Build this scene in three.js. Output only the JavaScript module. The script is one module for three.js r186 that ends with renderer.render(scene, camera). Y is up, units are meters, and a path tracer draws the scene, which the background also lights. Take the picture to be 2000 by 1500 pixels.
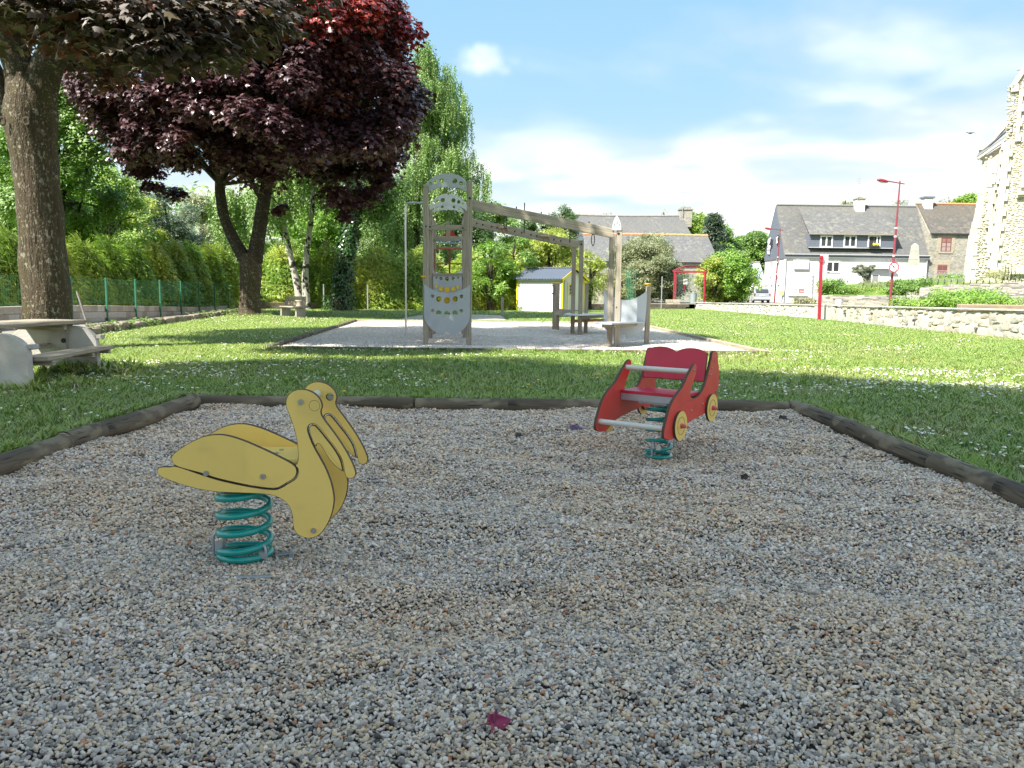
import * as THREE from 'three';
import { mergeGeometries, mergeVertices, toCreasedNormals } from 'three/addons/utils/BufferGeometryUtils.js';
import { RoundedBoxGeometry } from 'three/addons/geometries/RoundedBoxGeometry.js';
import { FontLoader } from 'three/addons/loaders/FontLoader.js';
import { TextGeometry } from 'three/addons/geometries/TextGeometry.js';

// ------------------------------------------------------------------ camera, light, exposure
const scene = new THREE.Scene();
const EYE = 1.08, F = 1558;                       // eye height in metres; focal length in photo pixels (2000 x 1500)
const camera = new THREE.PerspectiveCamera(2 * Math.atan(750 / F) * 180 / Math.PI, 4 / 3, 0.1, 2000);
camera.position.set(0, EYE, 0);
camera.rotation.order = 'YXZ';
camera.rotation.set(-6.5 * Math.PI / 180, 0, 0.0125);
camera.updateMatrixWorld();
scene.add(camera);

const renderer = new THREE.WebGLRenderer({ antialias: true });
renderer.toneMapping = THREE.LinearToneMapping;
renderer.toneMappingExposure = 3.6;
renderer.shadowMap.enabled = true;

const SUN = new THREE.Vector3(-0.85, 1.3, 0.40).normalize();
const sun = new THREE.DirectionalLight(new THREE.Color(1.0, 0.95, 0.85), 3.4);
sun.position.copy(SUN).multiplyScalar(80); sun.target.position.set(0, 0, -20);
sun.castShadow = true; sun.shadow.mapSize.set(4096, 4096); sun.shadow.radius = 1.2;
Object.assign(sun.shadow.camera, { left: -70, right: 70, top: 70, bottom: -70, near: 1, far: 260 });
scene.add(sun, sun.target);

// ------------------------------------------------------------------ random and noise
function rng(seed) { let a = seed >>> 0; return () => { a = (a + 0x6D2B79F5) | 0; let t = Math.imul(a ^ (a >>> 15), 1 | a); t = (t + Math.imul(t ^ (t >>> 7), 61 | t)) ^ t; return ((t ^ (t >>> 14)) >>> 0) / 4294967296; }; }
const R = rng(20240517);
const rr = (a, b) => a + (b - a) * R();
const h2 = (x, y) => { let n = Math.imul(x, 374761393) + Math.imul(y, 668265263) | 0; n = Math.imul(n ^ (n >>> 13), 1274126177); return ((n ^ (n >>> 16)) >>> 0) / 4294967296; };
const sm = (t) => t * t * (3 - 2 * t);
function vn(x, y, p) {                              // value noise, period p when given
  let x0 = Math.floor(x), y0 = Math.floor(y); const fx = sm(x - x0), fy = sm(y - y0); let x1 = x0 + 1, y1 = y0 + 1;
  if (p) { const w = (v) => ((v % p) + p) % p; x0 = w(x0); x1 = w(x1); y0 = w(y0); y1 = w(y1); }
  const a = h2(x0, y0), b = h2(x1, y0), c = h2(x0, y1), d = h2(x1, y1);
  return (a + (b - a) * fx) + ((c + (d - c) * fx) - (a + (b - a) * fx)) * fy;
}
function fbm(x, y, o = 4, p = 0) { let s = 0, a = 0.5, t = 0; for (let i = 0; i < o; i++) { s += a * vn(x + i * 17, y + i * 31, p); t += a; a *= 0.5; x *= 2; y *= 2; p *= 2; } return s / t; }
const clamp = (x, a = 0, b = 1) => Math.min(b, Math.max(a, x));
const ss = (a, b, x) => sm(clamp((x - a) / (b - a)));
const mix = (a, b, t) => a + (b - a) * t;
const mix3 = (a, b, t) => [mix(a[0], b[0], t), mix(a[1], b[1], t), mix(a[2], b[2], t)];

// ------------------------------------------------------------------ sky: air and thin clouds
{
  const w = 2048, h = 1024, data = new Float32Array(w * h * 4);
  for (let j = 0; j < h; j++) {
    const el = ((j + 0.5) / h - 0.5) * Math.PI, y = Math.sin(el), c = Math.cos(el);
    for (let i = 0; i < w; i++) {
      const az = ((i + 0.5) / w - 0.5) * 2 * Math.PI, x = Math.cos(az) * c, z = Math.sin(az) * c;
      let col;
      const e = Math.max(y, 0);
      const t = Math.pow(clamp(e / 0.75), 0.5);
      col = mix3([0.25, 0.315, 0.335], [0.040, 0.138, 0.245], t);
      // thin high cloud: streaks drawn out to the right, thicker and whiter towards the horizon
      const k = 1 / (e + 0.14), cx = x * k, cz = z * k;
      const wx = cx + 0.9 * fbm(cx * 0.5 + 9, cz * 0.5, 4), wz = cz + 0.9 * fbm(cx * 0.5 + 2, cz * 0.5 + 5, 4);
      const f1 = fbm(wx * 0.55 + wz * 0.30 + 3.3, wz * 1.25 - wx * 0.25 + 7.1, 6);
      const f2 = fbm(wx * 2.6 + wz + 20, wz * 4.2 + 11, 6);
      const low = 1 - ss(0.03, 0.36, e), side = ss(-0.25, 0.55, x);
      const den = f1 * 0.72 + f2 * 0.28 + 0.235 * low + 0.13 * side - 0.03 * (1 - side) * (1 - low);
      let cl = ss(0.38, 0.84, den) * mix(0.85, 0.96, low);
      const shade = mix(0.84, 1.08, ss(0.35, 0.65, f2));
      col = mix3(col, [0.375 * shade, 0.365 * shade, 0.36 * shade], cl);
      // one small soft cumulus beside the birch
      const dx = (Math.atan2(x, -z) + 0.042) / 0.036, dy = (el - 0.272) / 0.016;
      const pf = 1 - (dx * dx + dy * dy) + (fbm(az * 60, el * 70, 5) - 0.5) * 2.2;
      if (z < 0 && pf > -0.4) col = mix3(col, [0.44, 0.44, 0.445], ss(-0.6, 2.0, pf) * 0.6);
      // glow of the air round the sun
      const cs = x * SUN.x + y * SUN.y + z * SUN.z;
      const gl = Math.pow(Math.max(cs, 0), 7) * 0.55;
      col = [col[0] + gl, col[1] + gl * 0.95, col[2] + gl * 0.85];
      if (y < 0) col = mix3(col, [0.20, 0.22, 0.18], ss(0, 0.12, -y));
      const o = (j * w + i) * 4; data[o] = col[0]; data[o + 1] = col[1]; data[o + 2] = col[2]; data[o + 3] = 1;
    }
  }
  const t = new THREE.DataTexture(data, w, h, THREE.RGBAFormat, THREE.FloatType);
  t.mapping = THREE.EquirectangularReflectionMapping; t.magFilter = t.minFilter = THREE.LinearFilter; t.needsUpdate = true;
  scene.background = t; scene.environment = t;
}

// ------------------------------------------------------------------ helpers: placing, geometry, materials, objects
const V = (x, y, z) => new THREE.Vector3(x, y, z);
const ray = (px, py) => V((px - 1000) / F, -(py - 750) / F, -1).applyQuaternion(camera.quaternion);
const W = (px, py, d) => { const r = ray(px, py); return r.multiplyScalar(d / -r.z).add(camera.position); };          // the place d metres ahead
const G = (px, py, y = 0) => { const r = ray(px, py); return r.multiplyScalar((y - EYE) / r.y).add(camera.position); }; // the place on level y
const lin2s = (c) => c <= 0.0031308 ? c * 12.92 : 1.055 * Math.pow(c, 1 / 2.4) - 0.055;
function tex(w, h, fn, srgb = true) {
  const d = new Uint8Array(w * h * 4);
  for (let j = 0; j < h; j++) for (let i = 0; i < w; i++) {
    let c = fn(i / w, j / h, i, j); if (typeof c === 'number') c = [c, c, c];
    const o = (j * w + i) * 4; for (let k = 0; k < 3; k++) d[o + k] = 255 * (srgb ? lin2s(clamp(c[k])) : clamp(c[k])); d[o + 3] = 255;
  }
  const t = new THREE.DataTexture(d, w, h); t.wrapS = t.wrapT = THREE.RepeatWrapping; t.magFilter = t.minFilter = THREE.LinearFilter;
  if (srgb) t.colorSpace = THREE.SRGBColorSpace; t.needsUpdate = true; return t;
}
function rep(t, sx, sy = sx) { const c = t.clone(); c.repeat.set(sx, sy); c.needsUpdate = true; return c; }
const col = (r, g, b) => new THREE.Color().setRGB(r, g, b);
function mat(c, rough = 0.8, o = {}) { return new THREE.MeshPhysicalMaterial({ color: Array.isArray(c) ? col(...c) : c, roughness: rough, ...o }); }

const used = new Map();
function numbered(n) { const k = used.get(n) || 0; used.set(n, k + 1); return k ? n + '_' + String(k).padStart(3, '0') : n; }
function tag(o, label, category, group, kind) { if (label) o.userData.label = label; if (category) o.userData.category = category; if (group) o.userData.group = group; if (kind) o.userData.kind = kind; return o; }
function thing(name, label, category, p = V(0, 0, 0), ry = 0, group, kind) {
  const g = new THREE.Group(); g.name = numbered(name); g.position.copy(p); g.rotation.y = ry; scene.add(g); return tag(g, label, category, group, kind);
}
function clean(g) {
  if (g.index) g = g.toNonIndexed(); else g = g.clone();
  for (const k of Object.keys(g.attributes)) if (!['position', 'normal', 'uv'].includes(k)) g.deleteAttribute(k);
  if (!g.attributes.normal) g.computeVertexNormals();
  if (!g.attributes.uv) g.setAttribute('uv', new THREE.BufferAttribute(new Float32Array(g.attributes.position.count * 2), 2));
  g.clearGroups(); return g;
}
const join = (gs) => gs.length === 1 ? gs[0] : mergeGeometries(gs.map(clean));
function part(name, gs, m, parent, label) {
  const o = new THREE.Mesh(Array.isArray(gs) ? join(gs) : gs, m); o.name = name; o.castShadow = o.receiveShadow = true;
  if (parent) parent.add(o); else { o.name = numbered(name); scene.add(o); }
  if (label) o.userData.label = label; return o;
}
function solo(name, gs, m, label, category, group, kind, p) { const o = part(name, gs, m, null); if (p) o.position.copy(p); return tag(o, label, category, group, kind); }
// uv in metres from the faces' own directions
function muv(g, s = 1) {
  g = g.index ? g.toNonIndexed() : g; const p = g.attributes.position, n = g.attributes.normal, uv = new Float32Array(p.count * 2);
  for (let i = 0; i < p.count; i += 3) {
    let nx = 0, ny = 0, nz = 0; for (let k = 0; k < 3; k++) { nx += Math.abs(n.getX(i + k)); ny += Math.abs(n.getY(i + k)); nz += Math.abs(n.getZ(i + k)); }
    for (let k = 0; k < 3; k++) { const x = p.getX(i + k), y = p.getY(i + k), z = p.getZ(i + k), o = (i + k) * 2;
      if (ny >= nx && ny >= nz) { uv[o] = x * s; uv[o + 1] = z * s; } else if (nx >= nz) { uv[o] = z * s; uv[o + 1] = y * s; } else { uv[o] = x * s; uv[o + 1] = y * s; } }
  }
  g.setAttribute('uv', new THREE.BufferAttribute(uv, 2)); return g;
}
function box(w, h, d, x = 0, y = 0, z = 0, bevel = 0) {
  let g = bevel > 0 ? new RoundedBoxGeometry(w, h, d, 1, bevel) : new THREE.BoxGeometry(w, h, d);
  return muv(g).translate(x, y, z);
}
// a bar from p to q, wide w, high h; grain along it
function bar(p, q, w, h, bevel = 0.006) {
  const L = p.distanceTo(q); let g = bevel ? new RoundedBoxGeometry(L, h, w, 1, Math.min(bevel, w * 0.3, h * 0.3)) : new THREE.BoxGeometry(L, h, w); g = g.index ? g.toNonIndexed() : g;
  const P = g.attributes.position, N = g.attributes.normal, uv = new Float32Array(P.count * 2), o = R() * 5, o2 = R() * 5;
  for (let i = 0; i < P.count; i++) { uv[i * 2] = P.getX(i) + o; uv[i * 2 + 1] = (Math.abs(N.getY(i)) > 0.6 ? P.getZ(i) : P.getY(i)) + o2; }
  g.setAttribute('uv', new THREE.BufferAttribute(uv, 2));
  const d = q.clone().sub(p).normalize(), m = new THREE.Matrix4();
  let side = V(0, 1, 0); if (Math.abs(d.y) > 0.9) side = V(0, 0, 1);
  const z = d.clone().cross(side).normalize(), y = z.clone().cross(d).normalize();
  m.makeBasis(d, y, z).setPosition(p.clone().add(q).multiplyScalar(0.5)); return g.applyMatrix4(m);
}
function rod(p, q, r, r2 = r, n = 10) { const L = p.distanceTo(q), g = new THREE.CylinderGeometry(r2, r, L, n, 1); g.applyQuaternion(new THREE.Quaternion().setFromUnitVectors(V(0, 1, 0), q.clone().sub(p).normalize())); return g.translate((p.x + q.x) / 2, (p.y + q.y) / 2, (p.z + q.z) / 2); }
// a tube that tapers along a curve, with optional lumps
function limb(pts, radii, seg = 10, nr = 9, lump = 0, seed = 1) {
  const c = new THREE.CatmullRomCurve3(pts), fr = c.computeFrenetFrames(seg), pos = [], uv = [], idx = []; const L = c.getLength();
  for (let i = 0; i <= seg; i++) {
    const t = i / seg, p = c.getPoint(t), k = t * (radii.length - 1), a = Math.floor(k), r = mix(radii[a], radii[Math.min(a + 1, radii.length - 1)], k - a);
    for (let j = 0; j <= nr; j++) {
      const th = (j / nr) * 2 * Math.PI, jj = j % nr; let q = r * (1 + lump * (fbm(jj * 0.9 + seed * 7, t * L * 1.6, 3) - 0.5) * 2);
      const n = fr.normals[i].clone().multiplyScalar(Math.cos(th)).add(fr.binormals[i].clone().multiplyScalar(Math.sin(th)));
      pos.push(p.x + n.x * q, p.y + n.y * q, p.z + n.z * q); uv.push(j / nr * Math.max(1, Math.round(2 * Math.PI * radii[0])), t * L);
    }
  }
  for (let i = 0; i < seg; i++) for (let j = 0; j < nr; j++) { const a = i * (nr + 1) + j, b = a + nr + 1; idx.push(a, a + 1, b, b, a + 1, b + 1); }
  const g = new THREE.BufferGeometry(); g.setAttribute('position', new THREE.Float32BufferAttribute(pos, 3)); g.setAttribute('uv', new THREE.Float32BufferAttribute(uv, 2)); g.setIndex(idx); g.computeVertexNormals();
  return g;
}
// a board cut to an outline of (x, y) points in metres; holes are [x, y, r]; faces and edges carry two materials
function board(pts, thick, holes = [], smooth = true, z0 = -thick / 2) {
  const s = new THREE.Shape(); const v = pts.map((p) => new THREE.Vector2(p[0], p[1]));
  if (smooth) { const c = new THREE.CatmullRomCurve3(v.map((p) => V(p.x, p.y, 0)), true, 'centripetal'); const q = c.getPoints(pts.length * 5); s.setFromPoints(q.slice(0, -1).map((p) => new THREE.Vector2(p.x, p.y))); } else s.setFromPoints(v);
  for (const [x, y, r] of holes) { const h = new THREE.Path(); h.absarc(x, y, r, 0, Math.PI * 2, true); s.holes.push(h); }
  const b = Math.min(0.0025, thick * 0.15);
  const g = new THREE.ExtrudeGeometry(s, { depth: thick - 2 * b, bevelEnabled: true, bevelSize: b, bevelThickness: b, bevelOffset: -b, bevelSegments: 1, curveSegments: 10 }); return g.translate(0, 0, z0 + b);
}
// scattered copies of one small shape
const _q = new THREE.Quaternion(), _q2 = new THREE.Quaternion(), _m = new THREE.Matrix4(), _up = V(0, 1, 0), _s = V(1, 1, 1), _c = new THREE.Color();
function scatter(name, g, m, list, parent, kind) {   // list of [x, y, z, nx, ny, nz, spin, scale, r, g, b, scaleY?]
  const o = new THREE.InstancedMesh(g, m, list.length); o.name = parent ? name : numbered(name); o.castShadow = o.receiveShadow = true;
  list.forEach((a, i) => {
    _q.setFromUnitVectors(_up, V(a[3], a[4], a[5]).normalize()); _q2.setFromAxisAngle(_up, a[6]); _q.multiply(_q2);
    _s.set(a[7], a[11] === undefined ? a[7] : a[11], a[7]); _m.compose(V(a[0], a[1], a[2]), _q, _s); o.setMatrixAt(i, _m); o.setColorAt(i, _c.setRGB(a[8], a[9], a[10]));
  });
  (parent || scene).add(o); if (kind) o.userData.kind = kind; return o;
}

// ------------------------------------------------------------------ textures
const T = {};
T.wood = tex(512, 512, (u, v) => { const g = fbm(u * 4, v * 40, 4, 4 * 1) * 0.6 + vn(u * 3, v * 128, 0) * 0.0 + fbm(u * 6, v * 6 + 3, 3, 6) * 0.4; const cr = ss(0.62, 0.72, fbm(u * 3 + 1, v * 64, 3)); return mix3(mix3([0.27, 0.235, 0.19], [0.50, 0.46, 0.39], g), [0.12, 0.10, 0.08], cr * 0.6); });
T.woodB = tex(512, 512, (u, v) => fbm(u * 4, v * 64, 4) - 0.5 * ss(0.62, 0.72, fbm(u * 3 + 1, v * 64, 3)), false);
T.log = tex(512, 512, (u, v) => { const g = fbm(u * 4, v * 16, 4, 4), l = ss(0.50, 0.66, fbm(u * 8 + 3, v * 8, 5, 8)); const cr = ss(0.60, 0.66, fbm(u * 4 + 1, v * 80, 3)) * ss(0.45, 0.6, fbm(u * 5 + 8, v * 7, 3)); return mix3(mix3([0.055, 0.05, 0.042], [0.17, 0.15, 0.12], g), [0.27, 0.255, 0.20], l * 0.6).map((c) => c * (1 - 0.7 * cr)); });
T.logB = tex(512, 512, (u, v) => fbm(u * 4, v * 24, 4) - 0.6 * ss(0.60, 0.70, fbm(u * 3 + 1, v * 24, 3)), false);
T.bark = tex(1024, 1024, (u, v) => { const f = fbm(u * 22, v * 7, 6), g = fbm(u * 60, v * 40, 3), l = ss(0.56, 0.64, fbm(u * 15 + 2, v * 15 + 5, 6)) * ss(0.42, 0.58, fbm(u * 3 + 9, v * 3 + 2, 3)), sp = ss(0.66, 0.72, fbm(u * 40 + 1, v * 40, 3)), m = ss(0.45, 0.68, fbm(u * 3 + 7, v * 3, 4)); let c = mix3([0.022, 0.018, 0.014], [0.125, 0.10, 0.072], f * 0.7 + g * 0.3); c = mix3(c, [0.075, 0.07, 0.028], m * 0.5); return mix3(c, [0.33, 0.34, 0.31], clamp(l * 0.8 + sp * 0.55)); });
T.barkB = tex(512, 512, (u, v) => fbm(u * 26, v * 8, 5) * 0.8 + 0.2 * fbm(u * 70, v * 70, 2), false);
T.birch = tex(256, 512, (u, v) => { const m = ss(0.58, 0.66, fbm(u * 3, v * 14, 4)), k = ss(0.66, 0.72, fbm(u * 4 + 5, v * 60, 3)); return mix3(mix3([0.58, 0.56, 0.52], [0.70, 0.69, 0.66], fbm(u * 9, v * 9, 3)), [0.05, 0.045, 0.04], clamp(m + k * 0.6)); });
T.concrete = tex(512, 512, (u, v) => { const f = fbm(u * 6, v * 6, 6, 6), s = ss(0.55, 0.8, fbm(u * 3 + 4, v * 3 + 1, 4, 3)); return mix3(mix3([0.36, 0.34, 0.31], [0.56, 0.545, 0.51], f), [0.24, 0.22, 0.17], s * 0.5); });
T.fine = tex(512, 512, (u, v) => fbm(u * 64, v * 64, 4, 64), false);
T.gravel = tex(1024, 1024, (u, v, i, j) => { const k = h2(i >> 1, j >> 1), k2 = h2(i, j + 999), f = fbm(u * 5, v * 5, 4, 5); let c = mix3([0.36, 0.33, 0.30], [0.60, 0.56, 0.50], k * 0.7 + k2 * 0.3); if (k2 > 0.93) c = [0.14, 0.13, 0.12]; return c.map((x, q) => x * mix(0.82, 1.1, f)); });
T.gravelB = tex(512, 512, (u, v, i, j) => 0.5 * h2(i >> 1, j >> 1) + 0.5 * fbm(u * 12, v * 12, 3, 12), false);
T.lawn = tex(1024, 1024, (u, v, i, j) => { const f = fbm(u * 8, v * 8, 5, 8), k = h2(i, j), d = ss(0.55, 0.75, fbm(u * 5 + 3, v * 5 + 8, 4, 5)); return mix3(mix3([0.075, 0.15, 0.02], [0.16, 0.26, 0.04], f * 0.6 + k * 0.4), [0.25, 0.25, 0.08], d * 0.55); });
T.slate = tex(1024, 1024, (u, v, i, j) => { const row = Math.floor(v * 48), off = (row % 2) * 0.5, cx = Math.floor(u * 40 + off), k = h2(cx, row), e = (v * 48) % 1; const li = ss(0.56, 0.7, fbm(u * 30, v * 30, 4, 30)) * ss(0.35, 0.65, fbm(u * 3 + 1, v * 3, 3, 3)); let c = mix3([0.17, 0.165, 0.16], [0.23, 0.225, 0.215], k); c = mix3(c, [0.36, 0.34, 0.27], li * 0.6); c = mix3(c, [0.24, 0.22, 0.18], 0.45 * ss(0.45, 0.75, fbm(u * 4 + 6, v * 4 + 2, 4, 4))); return c.map((x) => x * (e < 0.12 ? 0.65 : 1)); });
T.slateB = tex(512, 512, (u, v) => (v * 48) % 1, false);
T.plaster = tex(512, 512, (u, v) => { const f = fbm(u * 5, v * 3, 5, 1), g = fbm(u * 40, v * 40, 2, 40); const k = 0.66 + 0.07 * f + 0.03 * g; return [k, k * 0.99, k * 0.965]; });
T.rubble = tex(1024, 1024, (u, v) => {              // far-off coursed rubble, only colour and relief
  const r = v * 40, row = Math.floor(r), ru = u * 22 + h2(row, 5) * 9, cx = Math.floor(ru), ey = Math.abs((r % 1) - 0.5), ex = Math.abs((ru % 1) - 0.5); const jn = Math.max(ss(0.33, 0.46, ey), ss(0.38, 0.47, ex)); const k = h2(cx, row + 77), k2 = h2(cx + 31, row);
  let c = mix3([0.24, 0.225, 0.185], [0.44, 0.41, 0.34], k); if (k2 > 0.8) c = [0.37, 0.31, 0.22]; return mix3(c, [0.33, 0.31, 0.26], jn * 0.8).map((x) => x * (0.85 + 0.3 * fbm(u * 20, v * 20, 3, 20)));
});
T.stone = tex(512, 512, (u, v) => { const f = fbm(u * 7, v * 7, 5, 7), l = ss(0.55, 0.72, fbm(u * 11 + 3, v * 11, 4, 11)); return mix3(mix3([0.55, 0.53, 0.49], [0.88, 0.86, 0.80], f), [0.95, 0.88, 0.66], l * 0.35); });
T.scuff = tex(512, 512, (u, v) => { const st = ss(0.60, 0.74, fbm(u * 3 + 2, v * 60, 3)) * ss(0.5, 0.7, fbm(u * 4 + 9, v * 4, 3)), d = ss(0.52, 0.8, fbm(u * 5 + 1, v * 5 + 6, 5)), f = fbm(u * 2 + 4, v * 2, 3); const k = 0.90 + 0.12 * f - 0.10 * d; return mix3([k, k * 0.995, k * (0.98 + 0.05 * d)], [0.99, 0.96, 0.92], st * 0.25); });
const bump = (t, s) => ({ bumpMap: t, bumpScale: s });

const M = {};
M.wood = mat([0.98, 0.945, 0.89], 0.85, { map: rep(T.wood, 0.8, 2.5), ...bump(rep(T.woodB, 0.8, 2.5), 0.003) });
M.woodWarm = mat([0.93, 0.875, 0.78], 0.85, { map: rep(T.wood, 0.8, 2.5), ...bump(rep(T.woodB, 0.8, 2.5), 0.003) });
M.log = mat([0.92, 0.82, 0.68], 0.9, { map: T.log, ...bump(T.logB, 0.008) });
M.logPale = mat([1.0, 0.92, 0.8], 0.9, { map: T.wood, ...bump(T.logB, 0.006) });
M.bark = mat([0.80, 0.72, 0.60], 0.95, { map: rep(T.bark, 1, 1.0), ...bump(rep(T.barkB, 1, 0.8), 0.035) });
M.barkDark = mat([0.45, 0.42, 0.38], 0.95, { map: rep(T.bark, 1, 0.7), ...bump(rep(T.barkB, 1, 0.7), 0.02) });
M.birch = mat([0.72, 0.70, 0.66], 0.7, { map: rep(T.birch, 1, 0.4) });
M.concrete = mat([1, 1, 1], 0.9, { map: T.concrete, ...bump(T.fine, 0.003) });
M.concreteDull = mat([0.72, 0.68, 0.64], 0.92, { map: T.concrete, ...bump(T.fine, 0.004) });
M.slate = mat([0.60, 0.61, 0.63], 0.75, { map: rep(T.slate, 0.12), ...bump(rep(T.slateB, 0.12), 0.01) });
M.slateOld = mat([0.60, 0.62, 0.66], 0.8, { map: rep(T.slate, 0.16), ...bump(rep(T.slateB, 0.16), 0.01) });
M.slateClad = mat([0.13, 0.145, 0.18], 0.5, bump(rep(T.slateB, 0.1), 0.008));
M.plaster = mat([1, 1, 1], 0.9, { map: rep(T.plaster, 0.2) });
M.rubble = mat([0.92, 0.94, 0.97], 0.95, { map: rep(T.rubble, 0.2), ...bump(rep(T.fine, 1), 0.01) });
M.white = mat([0.78, 0.78, 0.78], 0.5);
M.steel = mat([0.55, 0.56, 0.57], 0.32, { metalness: 0.9 });
M.galv = mat([0.42, 0.44, 0.46], 0.5, { metalness: 0.6 });
M.dark = mat([0.03, 0.03, 0.032], 0.6);
M.glass = mat([0.9, 0.95, 0.95], 0.03, { transmission: 1, thickness: 0, ior: 1.5 });
M.room = mat([0.05, 0.055, 0.06], 0.12);
M.redPaint = mat([0.33, 0.014, 0.035], 0.35, { clearcoat: 0.4 });
M.green = mat([0.03, 0.17, 0.10], 0.5);

// ------------------------------------------------------------------ ground
const struct = (name, gs, m) => { const o = part(name, gs, m, null); o.userData.kind = 'structure'; return o; };
function sheet(pts, y, m, scale = 1, name = 'ground', yf) {        // a flat sheet from [x, z] corners
  const s = new THREE.Shape(pts.map((p) => new THREE.Vector2(p[0], -p[1]))); const g = new THREE.ShapeGeometry(s).rotateX(-Math.PI / 2);
  if (yf) { const P = g.attributes.position; for (let i = 0; i < P.count; i++) P.setY(i, yf(P.getX(i), P.getZ(i))); g.computeVertexNormals(); } else g.translate(0, y, 0);
  const P = g.attributes.position, uv = []; for (let i = 0; i < P.count; i++) uv.push(P.getX(i) * scale, P.getZ(i) * scale); g.setAttribute('uv', new THREE.Float32BufferAttribute(uv, 2)); return struct(name, g, m);
}
M.lawn = mat([1, 1, 1], 1, { map: rep(T.lawn, 0.22), ...bump(rep(T.gravelB, 1.2), 0.02) });
M.gravelFar = mat([1.25, 1.2, 1.12], 0.95, { map: rep(T.gravel, 0.32), ...bump(rep(T.gravelB, 0.9), 0.02) });
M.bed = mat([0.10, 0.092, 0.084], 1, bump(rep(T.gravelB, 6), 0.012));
{ const s = new THREE.Shape([[-500, -60], [500, -60], [500, 600], [-500, 600]].map((p) => new THREE.Vector2(...p))); s.holes.push(new THREE.Path([[-3.02, 1.55], [-3.02, 7.42], [2.68, 7.42], [2.68, 1.55]].map((p) => new THREE.Vector2(...p)))); const g = new THREE.ShapeGeometry(s).rotateX(-Math.PI / 2), P = g.attributes.position, uv = []; for (let i = 0; i < P.count; i++) uv.push(P.getX(i), P.getZ(i)); g.setAttribute('uv', new THREE.Float32BufferAttribute(uv, 2)); struct('lawn', g, M.lawn); }

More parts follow.
